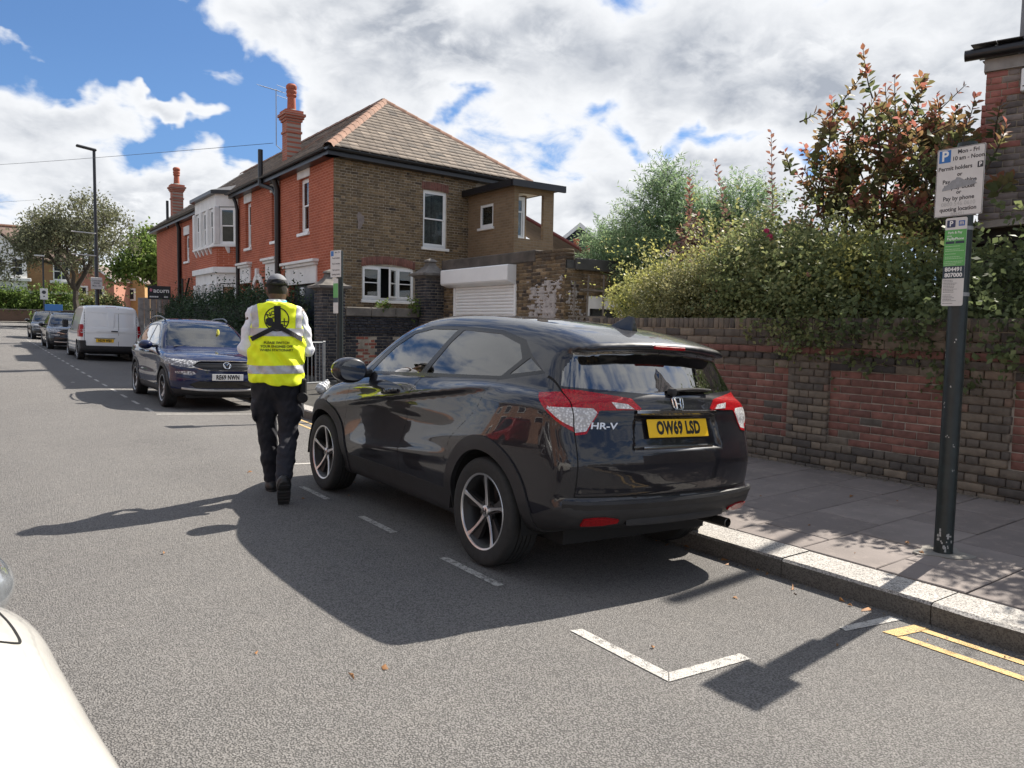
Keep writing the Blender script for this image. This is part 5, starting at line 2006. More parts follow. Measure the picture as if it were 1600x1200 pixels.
q.box(6.8, 8.2, 2.4, 3.6, 6.6, 10.3)
q.build('chimney', M_FARBRICK, lh)
fw = thing('far_wall', 'low brown garden wall under the hanging hedge beyond the junction', 'wall', (0, 0, 0))
q = MB()
q.box(-20, 9.0, 84.6, 84.85, rise(84), rise(84) + 1.15)
q.build('brickwork', mat_brickface('far_wall_brick', ((0.10, 0.062, 0.045), (0.15, 0.09, 0.06)), (0.12, 0.09, 0.07), u_axis='X'), fw)
q = MB()
q.box(-20, 9.0, 84.55, 84.9, rise(84) + 1.151, rise(84) + 1.25)
q.build('coping', M_STAINCONC, fw)
# terrace running away to the right
tm = [mat('terrace_pink', (0.42, 0.20, 0.14), 0.85, var=0.15), mat('terrace_ochre', (0.46, 0.28, 0.12), 0.85, var=0.15), mat('terrace_red', (0.34, 0.12, 0.08), 0.85, var=0.15), mat('terrace_cream', (0.50, 0.42, 0.32), 0.85, var=0.15)]
M_TROOF = mat('terrace_roof', (0.17, 0.13, 0.11), 0.85, var=0.3)
for k in range(9):
 cx, cy = 13.0 + 4.0 * k, 108 + 3.0 * k
 zg = rise(104) - 0.2
 t = gable_house('terraced_house', 'small gabled house in the sunlit terrace beyond the white van', cx, cy, R(-32), 5.2, 8.0, zg + 5.2, zg + 7.0, tm[k % 4], M_TROOF, M_WINWHITE, z0=0.5, group='terraced houses far up the side road')
 for x, wv, z0, z1 in ((-1.5, 1.4, 2.6, 4.4), (0.6, 1.1, 2.8, 4.4), (-1.5, 1.6, 0.2, 1.9)):
  q = MB()
  q.box(x - wv / 2 + 0.3, x + wv / 2 + 0.3, -0.16, -0.01, zg + z0, zg + z1)
  o = q.build('window', M_WINWHITE, t)
  q = MB()
  q.box(x - wv / 2 + 0.5, x + wv / 2 + 0.1, -0.19, -0.161, zg + z0 + 0.2, zg + z1 - 0.2)
  q.build('pane', M_FARPANE, o)
# telephone wires
for k, (p, q_) in enumerate((((-14, 86, 13.0), (8.2, 24.9, 7.2)), ((-14, 86, 10.5), (5, 70, 10.6)))):
 p, q_ = Vector(p), Vector(q_)
 b = MB()
 b.tube([p.lerp(q_, t) - Vector((0, 0, 0.5 * math.sin(math.pi * t))) for t in np.linspace(0, 1, 16)], 0.008, 4)
 tag(b.build('telephone_wire', M_BLACKPIPE), ('thin telephone wire running from the near chimney up the street', 'thin wire crossing the sky above the bare-looking tree')[k], 'wire', 'telephone wires')
# ------------------------------------------------------------------ cars
def mat_paint(name, col, metal=0.0, rough=0.3, spec=0.5):
 if name in MATS:
  return MATS[name]
 m, t = new_mat(name)
 co = worldco(t)
 n = t.noise(co, 6.0, 4.0, 0.6)
 p = pbsdf(t, Base_Color=(*col, 1), Metallic=metal, Coat_Weight=1.0, Specular_IOR_Level=spec)
 # a film of road dust breaks up the shine a little
 t.set(p.inputs['Roughness'], t.rng(n, 0.3, 0.75, rough, rough + 0.12))
 t.set(p.inputs['Coat Roughness'], t.rng(t.noise(co, 14.0, 5.0, 0.7), 0.35, 0.8, 0.012, 0.05))
 MATS[name] = m
 return m
M_BLACKPL = mat('black_plastic', (0.022, 0.022, 0.024), 0.55, var=0.15, bmp=0.15, bscale=400, spec=0.4)
M_TRIM = mat('gloss_black_trim', (0.010, 0.010, 0.011), 0.22, spec=0.5)
M_GAP = mat('panel_gap', (0.004, 0.004, 0.004), 0.9)
M_TYRE = mat('tyre_rubber', (0.018, 0.018, 0.018), 0.8, var=0.25, vscale=30, bmp=0.2, bscale=120)
M_ALLOY = mat('machined_alloy', (0.62, 0.62, 0.63), 0.32, 0.9, var=0.08)
M_ALLOYDARK = mat('dark_alloy', (0.012, 0.012, 0.013), 0.5, 0.0)
M_SILVER = mat('silver_alloy', (0.45, 0.46, 0.48), 0.35, 0.85)
M_CHROME = mat('chrome', (0.75, 0.76, 0.78), 0.10, 1.0)
M_INTERIOR = mat('car_interior', (0.012, 0.012, 0.013), 0.85)
M_SEAT = mat('seat_fabric', (0.018, 0.018, 0.02), 0.9)
M_REDLENS = None
M_PLATE_Y = mat('yellow_plate', (0.86, 0.52, 0.012), 0.35, var=0.04)
M_PLATE_W = mat('white_plate', (0.72, 0.72, 0.70), 0.35)
M_PLATETXT = mat('plate_lettering', (0.008, 0.008, 0.009), 0.4)
M_DARKGLASS = mat_glass('privacy_glass', (0.10, 0.11, 0.12), 0.8)
M_CARGLASS = mat_glass('car_glass', (0.62, 0.68, 0.66), 0.75)
M_WELL = mat('wheel_well', (0.008, 0.008, 0.008), 0.95)
M_LENSCLEAR = mat_glass('clear_lens', (0.95, 0.97, 1.0), 0.97, k=1.0)
M_WHITETRIM = mat('white_trim', (0.72, 0.73, 0.72), 0.45)
def mat_lens(name, col, dark, scale=110.0, gloss=0.08):
 """lamp lens moulded with small optics"""
 if name in MATS:
  return MATS[name]
 m, t = new_mat(name)
 co = objco(t)
 v = t.n('ShaderNodeTexVoronoi', i_Vector=co, i_Scale=scale)
 f = t.rng(v.outputs['Distance'], 0.1, 0.6)
 c = t.mix(f, (*col, 1), (*dark, 1))
 p = pbsdf(t, Base_Color=c, Roughness=0.4, Coat_Weight=0.7, Specular_IOR_Level=0.1)
 p.inputs['Coat Roughness'].default_value = 0.02
 t.set(p.inputs['Normal'], bump(t, v.outputs['Distance'], 0.25, 0.004))
 MATS[name] = m
 return m
M_REDLENS = mat_lens('red_lens', (0.55, 0.003, 0.010), (0.26, 0.001, 0.005))
M_CLEAROPTIC = mat_lens('clear_optic', (0.78, 0.78, 0.78), (0.40, 0.39, 0.39), 70.0)
def wheel(parent, name, x, y, z, r, width, rim_r, style, side, steer=0.0, detail=True):
 """wheel with its outer face towards side * +y"""
 o = bpy.data.objects.new(name, None)
 COL.objects.link(o)
 o.parent = parent
 o.location = (x, y, z)
 o.rotation_euler = (0, 0, steer if side > 0 else math.pi + steer)
 w2 = width / 2
 n = 56 if detail else 28
 # tyre: rounded shoulders, bead at rim; faces +y
 ty = MB()
 prof = [(rim_r - 0.012, -w2 * 0.9), (rim_r + 0.02, -w2 * 0.98), (r * 0.88, -w2), (r * 0.97, -w2 * 0.93), (r * 0.993, -w2 * 0.8), (r, -w2 * 0.55)]
 for k in (-0.42, -0.14, 0.14, 0.42):
  prof += [(r, w2 * (k - 0.035)), (r - 0.008, w2 * (k - 0.025)), (r - 0.008, w2 * (k + 0.025)), (r, w2 * (k + 0.035))]
 prof += [(r, w2 * 0.6), (r * 0.992, w2 * 0.8), (r * 0.968, w2 * 0.93), (r * 0.93, w2 * 0.985), (r * 0.86, w2), (r * 0.80, w2 * 0.99), (rim_r + 0.014, w2 * 0.965), (rim_r + 0.002, w2 * 0.93), (rim_r - 0.012, w2 * 0.88)]
 ty.lathe(prof, n, 'y')
 ty.build('tyre', M_TYRE, o, smooth=True)
 rim = MB()
 rim.lathe([(rim_r - 0.006, w2 * 0.90), (rim_r - 0.022, w2 * 0.80), (rim_r - 0.045, w2 * 0.30), (rim_r - 0.055, -w2 * 0.5), (0.11, -w2 * 0.45), (0.0, -w2 * 0.45)], n, 'y')
 # brake disc
 rim.lathe([(0.150, w2 * 0.02), (0.150, -w2 * 0.08), (0.05, -w2 * 0.08)], 32, 'y')
 rim.build('barrel', M_ALLOYDARK, o, smooth=True)
 lip = MB()
 lip.lathe([(rim_r - 0.013, w2 * 0.83), (rim_r - 0.009, w2 * 0.93), (rim_r + 0.001, w2 * 0.96), (rim_r + 0.005, w2 * 0.90)], n, 'y')
 lip.build('rim', M_ALLOY if style != 'silver' else M_SILVER, o, smooth=True)
 ns = 5
 hub = MB()
 for k in range(ns):
  face, vane = MB(), MB()
  a0 = 2 * math.pi * k / ns + 0.32
  if style in ('blade', 'silver'):
   pairs = [(0.0, 0.0)]
  # curved spoke: sweeps a little as it goes out
  def pt(rad, off, h):
   a = a0 + 0.10 * ((rad / rim_r) ** 2 - 0.2)
   ca, sa = math.cos(a), math.sin(a)
   return (rad * ca - off * sa, h, rad * sa + off * ca)
  st = [(0.035, 0.015, 0.62), (0.09, 0.0105, 0.66), (0.15, 0.0095, 0.74), (rim_r - 0.035, 0.012, 0.84), (rim_r - 0.010, 0.017, 0.90)]
  if style == 'silver':
   st = [(a, b * 2.0, c) for a, b, c in st]
  vs, fs = [], []
  for rad, hw, h in st:
   for s_, dh in ((-1, -0.05), (-0.8, 0), (0.8, 0), (1, -0.05)):
    vs.append(pt(rad, hw * s_, w2 * (h + dh)))
  for i in range(len(st) - 1):
   for j in range(3):
    fs.append((i * 4 + j, i * 4 + j + 1, i * 4 + j + 5, i * 4 + j + 4))
  face.add(vs, fs)
  # broad dark vane behind the bright edge
  vs, fs = [], []
  st2 = [(0.05, -0.030, 0.030, 0.54), (0.11, -0.040, 0.022, 0.58), (0.17, -0.066, 0.020, 0.66), (rim_r - 0.02, -0.088, 0.024, 0.76)]
  if style == 'silver':
   st2 = [(a, -0.03, 0.03, d) for a, b, c, d in st2]
  for rad, o0, o1, h in st2:
   vs += [pt(rad, o0, w2 * (h - 0.28)), pt(rad, o0 * 0.9, w2 * (h - 0.08)), pt(rad, o1, w2 * h), pt(rad, o1, w2 * (h - 0.35))]
  for i in range(len(st2) - 1):
   for j in range(4):
    fs.append((i * 4 + j, i * 4 + (j + 1) % 4, i * 4 + 4 + (j + 1) % 4, i * 4 + 4 + j))
  vane.add(vs, fs)
  if detail:
   a = a0 + math.pi / ns
   ca, sa = math.cos(a), math.sin(a)
   hub.lathe([(0.0, w2 * 0.62), (0.010, w2 * 0.62), (0.0115, w2 * 0.45)], 8, 'y', (0.057 * ca, 0, 0.057 * sa))
  if style == 'blade':
   join_mesh('spoke', [vane.build('v', M_ALLOYDARK, smooth=True), face.build('f', M_ALLOY, smooth=True)], parent=o)
  else:
   vane.build('spoke', M_SILVER, o, smooth=True)
 hub.lathe([(0.075, w2 * 0.40), (0.070, w2 * 0.55), (0.03, w2 * 0.60), (0.0, w2 * 0.60)], 24, 'y')
 hub.build('hub', M_ALLOYDARK if style == 'blade' else M_SILVER, o, smooth=True)
 cap = MB()
 cap.lathe([(0.036, w2 * 0.55), (0.035, w2 * 0.69), (0.030, w2 * 0.72), (0.0, w2 * 0.725)], 24, 'y')
 cap.build('hub_cap', M_ALLOY if style == 'blade' else M_SILVER, o, smooth=True)
 if style == 'blade':
  em = MB()
  hh = w2 * 0.725
  for q in (-1, 1):
   em.box(q * 0.014 - 0.004, q * 0.014 + 0.004, hh, hh + 0.002, -0.017, 0.017)
  em.box(-0.012, 0.012, hh, hh + 0.002, -0.004, 0.004)
  em.build('wheel_emblem', M_ALLOYDARK, o)
 return o
def plate(parent, s, M, yellow, w_=0.52, h_=0.111):
 """number plate: M has local x right, y up, z outwards"""
 b = MB()
 b.cbox(-w_ / 2, w_ / 2, -h_ / 2, h_ / 2, -0.004, 0.003, 0.0025, M)
 p = b.build('number_plate', M_PLATE_Y if yellow else M_PLATE_W, parent)
 t = text_obj('plate_lettering', s, 0.094, M_PLATETXT, None, M @ Matrix.Translation((0, -0.002, 0.0037)) @ Matrix.Diagonal((0.80, 1.12, 1, 1)), bold=0.0045, ext=0.0003, spacing=1.06)
 t.parent = p
 return p
class CarShape:
 """car body as a smooth distance field; x forward, y left, z up, rear axle at the origin"""
 def __init__(self, tub, house, half, wg, wgx, side=None, bow_r=0.10, bow_f=0.30, k=0.10, kt=0.05, kg=0.09, crown=0.05, arches=(), recess=None, mid=1.3, xr=(-1.3, 4.2), zt=2.3, sub=4):
  self.tubP = catmull(tub, sub, True)
  self.houP = catmull(house, sub, True)
  self.half = np.array(half, float)      # x, half width
  self.wg = np.array(wg, float)          # z, half width of the cabin
  self.wgx = np.array(wgx, float)        # x, factor
  self.side = side
  self.bow_r, self.bow_f, self.k, self.kt, self.kg, self.crown, self.mid = bow_r, bow_f, k, kt, kg, crown, mid
  self.recess = recess
  self.t1 = Tab(self.tubP, xr[0], xr[1], -0.2, zt)
  self.t2 = Tab(self.houP, xr[0], xr[1], -0.2, zt)
  xs = np.linspace(self.half[0, 0], self.half[-1, 0], 200)
  c = catmull(self.half, 10)
  self.hx, self.hy = c[:, 0], c[:, 1]
  c = catmull(self.wgx, 10)
  self.gx, self.gy = c[:, 0], c[:, 1]
  c = catmull(self.wg, 10)
  self.gz_, self.gw = c[:, 0], c[:, 1]
 def ev(self, x, y, z, p1, p2):
  ya = np.abs(y)
  q = (ya / 0.8)
  wr = sstep(self.mid, self.mid - 1.6, x)
  wf = sstep(self.mid + 0.2, self.mid + 1.8, x)
  xx = x - wr * self.bow_r * q**2.4 + wf * self.bow_f * q**2.6
  if self.recess is not None:
   xx = xx - self.recess(x, ya, z)
  cr = self.crown * (ya / 0.7)**2
  a = p1(xx, z + cr * 0.6 * sstep(0.6, 0.9, z))
  W = np.interp(x, self.hx, self.hy)
  if self.side is not None:
   W = W + self.side(x, z)
  f1 = smax(a, (ya - W) * 0.97, self.k)
  b = p2(xx, z + cr)
  G = np.interp(z, self.gz_, self.gw) * np.interp(x, self.gx, self.gy)
  f2 = smax(b, (ya - G) * 0.93, self.kg)
  return smin(f1, f2, self.kt)
 def fast(self, x, y, z):
  return self.ev(x, y, z, self.t1, self.t2)
 def exact(self, x, y, z):
  return self.ev(x, y, z, lambda a, b: sdpoly(self.tubP, a, b), lambda a, b: sdpoly(self.houP, a, b))
def mirror(V, T, N):
 s = np.array([1, -1, 1.0])
 return V * s, T[:, ::-1], N * s
def car_panels(shape, lo, hi, h, cuts, classify):
 """half shell -> cuts -> labelled triangles. Returns dict label -> (V, T, N) of the left half"""
 lo = (lo[0], -2.5 * h, lo[2])
 V, T = surface_net(shape.fast, lo, hi, h, exact=shape.exact, iters=2)
 V, T = cut(V, T, lambda v: -v[:, 1])
 c = V[T].mean(1)
 V, T, _ = submesh(V, T, c[:, 1] > 0)
 for fn in cuts:
  if isinstance(fn, tuple):
   V, T = cut(V, T, fn[0], fn[1])
  else:
   V, T = cut(V, T, fn)
 _, N = grad(shape.exact, V, 0.003)
 N[np.abs(V[:, 1]) < 1e-4, 1] = 0
 N /= np.linalg.norm(N, axis=1, keepdims=True)
 c = V[T].mean(1)
 fn_ = N[T].mean(1)
 lab = classify(c, fn_)
 return V, T, N, lab
def panel(name, V, T, N, sel, m, parent, off=0.0, skirt=0.0, both=False):
 v, t, n = submesh(V, T, sel, N)
 if len(t) == 0:
  return None
 v, t, n = skirted(v, t, n, skirt, off)
 if both:
  v2, t2, n2 = mirror(v, t, n)
  t = np.concatenate([t, t2 + len(v)])
  v, n = np.concatenate([v, v2]), np.concatenate([n, n2])
 return npmesh(name, v, t, m, parent, smooth=True, normals=n)
def panel_pair(name, V, T, N, sel, m, parent, off=0.0, skirt=0.0):
 v, t, n = submesh(V, T, sel, N)
 if len(t) == 0:
  return None, None
 v, t, n = skirted(v, t, n, skirt, off)
 a = npmesh(name, v, t, m, parent, smooth=True, normals=n)
 v, t, n = mirror(v, t, n)
 b = npmesh(name, v, t, m, parent, smooth=True, normals=n)
 return a, b
def seats(parent, xs, yw=0.37, z0=0.45, top=1.32):
 for x in xs:
  for s in (-1, 1):
   b = MB()
   b.cbox(x - 0.05, x + 0.45, s * yw - 0.25, s * yw + 0.25, z0 - 0.1, z0 + 0.1, 0.05)
   M = Matrix.Translation((x - 0.02, s * yw, z0)) @ Matrix.Rotation(R(-14), 4, 'Y')
   b.cbox(-0.07, 0.07, -0.24, 0.24, 0.0, 0.60, 0.05, M)
   b.cbox(-0.05, 0.05, -0.13, 0.13, 0.66, 0.66 + 0.19, 0.04, M)
   b.box(-0.01, 0.01, -0.05, 0.05, 0.58, 0.68, M)
   b.build('seat', M_SEAT, parent, smooth=True)
def wells(parent, axles, y0, y1, r):
 for x, z in axles:
  for s in (-1, 1):
   bb = MB()
   n = 16
   vs = [(x + q * math.cos(math.pi * k / n), s * yy, z - 0.06 + q * math.sin(math.pi * k / n) * (r + 0.06) / r) for q, yy in ((r, y1), (r, y0), (0.01, y0)) for k in range(n + 1)]
   bb.add(vs, [(i * (n + 1) + k, i * (n + 1) + k + 1, (i + 1) * (n + 1) + k + 1, (i + 1) * (n + 1) + k) for i in range(2) for k in range(n)])
   bb.build('arch_liner', M_WELL, parent)
# ---- the dark SUV in the bay
def build_hero():
 tub = [(-0.50, 0.30), (-0.70, 0.345), (-0.80, 0.385), (-0.842, 0.43), (-0.860, 0.47), (-0.858, 0.515), (-0.825, 0.545),
   (-0.835, 0.62), (-0.842, 0.74), (-0.822, 0.85), (-0.785, 0.975), (-0.778, 1.03), (-0.762, 1.075), (-0.725, 1.12),
   (-0.60, 1.15), (0.0, 1.165), (0.9, 1.135), (1.75, 1.10), (2.15, 1.075), (2.50, 1.045), (2.85, 0.995), (3.12, 0.925),
   (3.30, 0.845), (3.42, 0.73), (3.46, 0.60), (3.45, 0.45), (3.40, 0.32), (3.25, 0.25), (2.6, 0.22), (1.3, 0.215), (0.2, 0.22)]
 house = [(-0.70, 1.02), (-0.745, 1.10), (-0.72, 1.15), (-0.645, 1.27), (-0.582, 1.372), (-0.590, 1.390), (-0.655, 1.402),
    (-0.672, 1.425), (-0.64, 1.45), (-0.45, 1.50), (-0.2, 1.545), (0.2, 1.585), (0.7, 1.612), (1.1, 1.610),
    (1.4, 1.578), (1.62, 1.512), (1.85, 1.395), (2.15, 1.235), (2.42, 1.08), (2.40, 0.98), (1.4, 0.9), (0.3, 0.9)]
 half = [(-0.95, 0.70), (-0.80, 0.775), (-0.6, 0.845), (-0.3, 0.880), (0.0, 0.890), (0.4, 0.884), (1.0, 0.870), (1.6, 0.868), (2.2, 0.880),
   (2.6, 0.888), (2.9, 0.868), (3.15, 0.80), (3.35, 0.70), (3.55, 0.55)]
 wg = [(0.8, 0.88), (1.05, 0.835), (1.12, 0.812), (1.25, 0.752), (1.40, 0.672), (1.50, 0.612), (1.62, 0.53)]
 wgx = [(-1.0, 0.86), (-0.7, 0.925), (-0.4, 0.965), (0.0, 0.985), (0.7, 1.0), (1.5, 0.99), (2.0, 0.96), (2.5, 0.93)]
 def crease(x):
  return 0.842 + (2.1 - x) * 0.142
 def side(x, z):
  low = -0.06 * sstep(0.52, 0.22, z)
  # waist line: crisp edge, scooped beneath
  d = z - crease(x)
  fade = sstep(2.75, 1.9, x) * sstep(-0.35, 0.35, x)
  rid = fade * (0.012 * np.exp(-(d / 0.035)**2) - 0.030 * sstep(0.0, -0.05, d) * sstep(-0.42, -0.12, d))
  up = -0.020 * sstep(0.95, 1.16, z)
  # rear haunch and front wing swell over the wheels
  h1 = 0.022 * np.exp(-((x - 0.0) / 0.48)**2 - ((z - 0.80) / 0.20)**2)
  h2 = 0.018 * np.exp(-((x - 2.6) / 0.46)**2 - ((z - 0.78) / 0.20)**2)
  # blade rising along the lower door
  zl = 0.50 + (1.9 - x) * 0.085
  bl = 0.014 * np.exp(-((z - zl) / 0.045)**2) * sstep(2.15, 1.7, x) * sstep(0.25, 0.7, x)
  return low + rid + up + h1 + h2 + bl
 plate_poly = np.array([(-0.40, 0.835), (0.40, 0.835), (0.345, 1.015), (-0.345, 1.015)])
 def recess(x, ya, z):
  m = (x < -0.5)
  d = sdpoly_fast(ya, z)
  return np.where(m, 0.030 * sstep(0.012, -0.022, d), 0.0)
 # distance to a rounded box in (|y|, z)
 def sdpoly_fast(ya, z):
  qx = ya - (0.345 + (1.0 - z) * 0.22)
  qz = np.abs(z - 0.915) - 0.098
  return np.maximum(qx, qz)
 S = CarShape(tub, house, half, wg, wgx, side, bow_r=0.125, bow_f=0.42, k=0.085, kt=0.03, kg=0.10, crown=0.045, recess=recess)
 h = 0.019
 AR, AF = (0.0, 0.335), (2.61, 0.335)
 R_IN, R_OUT = 0.392, 0.482
 win_f = np.array([(1.86, 1.118), (1.02, 1.150), (0.87, 1.385), (0.80, 1.478), (1.17, 1.478), (1.40, 1.440), (1.62, 1.325)])
 win_r = np.array([(0.935, 1.155), (0.02, 1.188), (-0.115, 1.305), (-0.02, 1.395), (0.25, 1.458), (0.715, 1.478), (0.80, 1.385)])
 win_q = np.array([(-0.055, 1.205), (-0.345, 1.245), (-0.185, 1.315)])
 dlo = np.array([(1.98, 1.092), (0.95, 1.128), (0.0, 1.165), (-0.39, 1.228), (-0.19, 1.335), (-0.06, 1.425), (0.24, 1.482), (0.75, 1.502), (1.20, 1.502), (1.44, 1.462), (1.70, 1.325)])
 door_f = np.array([(2.02, 1.085), (2.10, 0.93), (2.185, 0.70), (2.19, 0.395), (1.18, 0.395), (1.17, 0.55), (1.10, 0.86), (0.965, 1.132)])
 door_r = np.array([(0.957, 1.132), (1.092, 0.86), (1.162, 0.55), (1.172, 0.395), (0.50, 0.395), (0.50, 0.53), (0.415, 0.75), (0.12, 0.97), (0.03, 1.163)])
 lamp_s = np.array([(-0.42, 1.118), (-0.72, 1.150), (-0.95, 1.155), (-0.95, 0.875), (-0.69, 0.915), (-0.585, 1.005)])
 lamp_s_clear = np.array([(-0.545, 1.048), (-0.95, 1.060), (-0.95, 0.893), (-0.70, 0.928), (-0.605, 1.005)])
 lamp_t = np.array([(0.90, 1.155), (0.66, 1.147), (0.36, 1.110), (0.295, 1.048), (0.585, 1.040), (0.675, 0.908), (0.90, 0.875)])
 lamp_t_clear = np.array([(0.90, 1.058), (0.90, 0.893), (0.675, 0.922), (0.600, 1.028), (0.62, 1.050)])
 glass_r = np.array([(0.735, 1.165), (0.0, 1.128), (0.0, 1.385), (0.56, 1.375), (0.655, 1.355)])
 glass_w = None
 SH = 0.742                                   # tailgate shut line, half width
 def ring(c, r):
  return lambda v: np.hypot(v[:, 0] - c[0], v[:, 2] - c[1]) - r
 lat = lambda v, t: (np.abs(v[t].mean(1)[:, 1]) > 0.50)
 rear = lambda v, t: (v[t].mean(1)[:, 0] < -0.30)
 xz = lambda P: (lambda v: sdpoly(P, v[:, 0], v[:, 2]))
 yz = lambda P: (lambda v: sdpoly(P, v[:, 1], v[:, 2]))
 GAP = 0.0035
 off = lambda f, d: (lambda v: f(v) - d)
 # black lower bodywork: up to the bumper step at the rear, sill height along the side
 bl_line = np.array([(-1.2, 0.535), (-0.80, 0.535), (-0.70, 0.51), (-0.50, 0.425), (-0.2, 0.40), (0.0, 0.40), (2.6, 0.40), (3.0, 0.40), (3.7, 0.42)])
 low = lambda v: v[:, 2] - np.interp(v[:, 0], bl_line[:, 0], bl_line[:, 1])
 ws = lambda v: np.where((v[:, 0] > 1.35), np.maximum(np.maximum(v[:, 1] - (0.615 + (1.5 - v[:, 2]) * 0.30), 1.115 - v[:, 2]), v[:, 2] - 1.54), 1.0)
 shut = lambda v: np.abs(v[:, 1] - SH)
 tb = lambda v: np.abs(v[:, 2] - 0.555)
 cuts = [(ring(AR, R_IN), lat), (ring(AF, R_IN), lat), (ring(AR, R_OUT), lat), (ring(AF, R_OUT), lat), low,
   (xz(dlo), lat), (xz(win_f), lat), (xz(win_r), lat), (xz(win_q), lat),
   (off(xz(door_f), GAP), lat), (off(xz(door_f), -0.0001), lat), (off(xz(door_r), GAP), lat),
   (xz(lamp_s), rear), (xz(lamp_s_clear), rear), (yz(lamp_t), rear), (yz(lamp_t_clear), rear), (yz(glass_r), rear),
   (lambda v: v[:, 1] - SH - GAP, rear), (lambda v: v[:, 1] - SH + GAP, rear),
   (lambda v: v[:, 2] - 0.555 - GAP, rear), (lambda v: v[:, 2] - 0.555 + GAP, rear),
   ws]
 def classify(c, n):
  x, y, z = c.T
  L = np.zeros(len(c), int)                # 0 body paint
  isrear = (x < -0.42) & (y < SH - GAP) & (z > 0.555 + GAP)
  L[isrear & (z < 1.37)] = 1               # tailgate
  L[(x < -0.42) & (np.abs(y - SH) < GAP) & (z > 0.555) & (z < 1.36)] = 20
  L[(x < -0.60) & (np.abs(z - 0.555) < GAP) & (y < SH + GAP)] = 20
  lo_ = z < np.interp(x, bl_line[:, 0], bl_line[:, 1])
  dl = sdpoly(dlo, x, z)
  side_ = (y > 0.45)
  df, dr = sdpoly(door_f, x, z), sdpoly(door_r, x, z)
  L[side_ & (df < GAP) & ~lo_] = 20
  L[side_ & (dr < GAP) & ~lo_ & (df > 0)] = 20
  L[side_ & (df < 0) & ~lo_] = 2
  L[side_ & (dr < 0) & ~lo_ & (df > GAP)] = 3
  L[side_ & (dl < 0)] = 4                  # black window frame
  L[side_ & (sdpoly(win_f, x, z) < 0)] = 5
  L[side_ & (sdpoly(win_r, x, z) < 0)] = 6
  L[side_ & (sdpoly(win_q, x, z) < 0)] = 7
  L[lo_] = 8
  ra = np.minimum(np.hypot(x - AR[0], z - AR[1]), np.hypot(x - AF[0], z - AF[1]))
  L[side_ & (ra < R_OUT) & (z < 0.86)] = 9
  L[side_ & (ra < R_IN)] = 99
  L[(x < -0.3) & (y >= SH + GAP) & (sdpoly(lamp_s, x, z) < 0)] = 10
  L[(x < -0.3) & (y >= SH + GAP) & (sdpoly(lamp_s_clear, x, z) < 0)] = 11
  tl = (x < -0.5) & (y <= SH - GAP)
  L[tl & (sdpoly(lamp_t, y, z) < 0)] = 12
  L[tl & (sdpoly(lamp_t_clear, y, z) < 0)] = 13
  L[tl & (x < -0.5) & (sdpoly(glass_r, y, z) < 0) & (n[:, 0] < -0.4)] = 14
  w_ = (x > 1.35) & (y < 0.615 + (1.5 - z) * 0.30) & (z > 1.115) & (z < 1.54) & (n[:, 2] > 0.2)
  L[w_ & (dl > 0)] = 15
  return L
 V, T, N, L = car_panels(S, (-1.0, 0, 0.15), (3.6, 1.0, 1.72), h, cuts, classify)
 root = thing('parked_car', 'glossy black five-door SUV with a yellow rear plate, parked with its tail towards us', 'car')
 PAINT = mat_paint('midnight_paint', (0.0085, 0.0085, 0.013), metal=0.0, rough=0.34, spec=0.16)
 body = panel('body', V, T, N, (L == 0) | (L == 20), PAINT, root, 0, 0.0, both=True)
 # seams: sunk strips
 g = panel('panel_seam', V, T, N, L == 20, M_GAP, root, -0.0005, 0.0, both=True)
 bpy.data.objects.remove(body)
 body = panel('body', V, T, N, (L == 0), PAINT, root, 0, 0.012, both=True)
 g['kind'] = 'stuff'
 tail = panel('tailgate', V, T, N, L == 1, PAINT, root, 0, 0.012, both=True)
 panel_pair('door', V, T, N, L == 2, PAINT, root, 0, 0.012)
 panel_pair('door', V, T, N, L == 3, PAINT, root, 0, 0.012)
 panel_pair('window_frame', V, T, N, L == 4, M_TRIM, root, -0.001, 0.01)
 for k, mm in ((5, M_CARGLASS), (6, M_DARKGLASS), (7, M_DARKGLASS)):
  panel_pair('side_window', V, T, N, L == k, mm, root, -0.004, 0.0)
 lowp = panel('lower_cladding', V, T, N, (L == 8), M_BLACKPL, root, 0.004, 0.02, both=True)
 v, t, n = submesh(V, T, L == 9, N)
 for xs in (v[:, 0] < 1.3, v[:, 0] >= 1.3):
  sel = np.zeros(len(T), bool)
  sel[np.where(L == 9)[0]] = (xs[t]).all(1)
  panel_pair('arch_trim', V, T, N, sel, M_BLACKPL, root, 0.010, 0.035)
 panel_pair('tail_light', V, T, N, L == 10, M_REDLENS, root, 0.004, 0.02)
 panel_pair('reversing_light', V, T, N, L == 11, M_CLEAROPTIC, root, 0.004, 0.02)
 panel_pair('tail_light', V, T, N, L == 12, M_REDLENS, root, 0.004, 0.02)
 panel_pair('reversing_light', V, T, N, L == 13, M_CLEAROPTIC, root, 0.004, 0.02)
 panel('rear_window', V, T, N, L == 14, mat_glass('boosted_rear_glass', (0.10, 0.11, 0.12), 0.8, k=3.2), root, -0.002, 0.0, both=True)  # reflection raised above plain glass so the pane shines brighter
 panel('windscreen', V, T, N, L == 15, M_CARGLASS, root, -0.003, 0.0, both=True)
 def surf(x0, y, z, d=(1, 0, 0)):
  """march onto the body along d from (x0, y, z)"""
  p = np.array([x0, y, z], float)
  d = np.array(d, float)
  for _ in range(22):
   v_ = S.exact(*[np.array([q]) for q in p])[0]
   if abs(v_) < 0.0003:
    break
   p = p + d * max(-0.05, min(v_, 0.12)) * 0.95
  _, nn = grad(S.exact, p[None, :])
  return Vector(p), Vector(nn[0])
 def on_rear(y, z, lift=0.0):
  p, n_ = surf(-1.1, y, z)
  n_ = Vector((n_.x, n_.y, n_.z)).normalized()
  return p + n_ * lift, n_
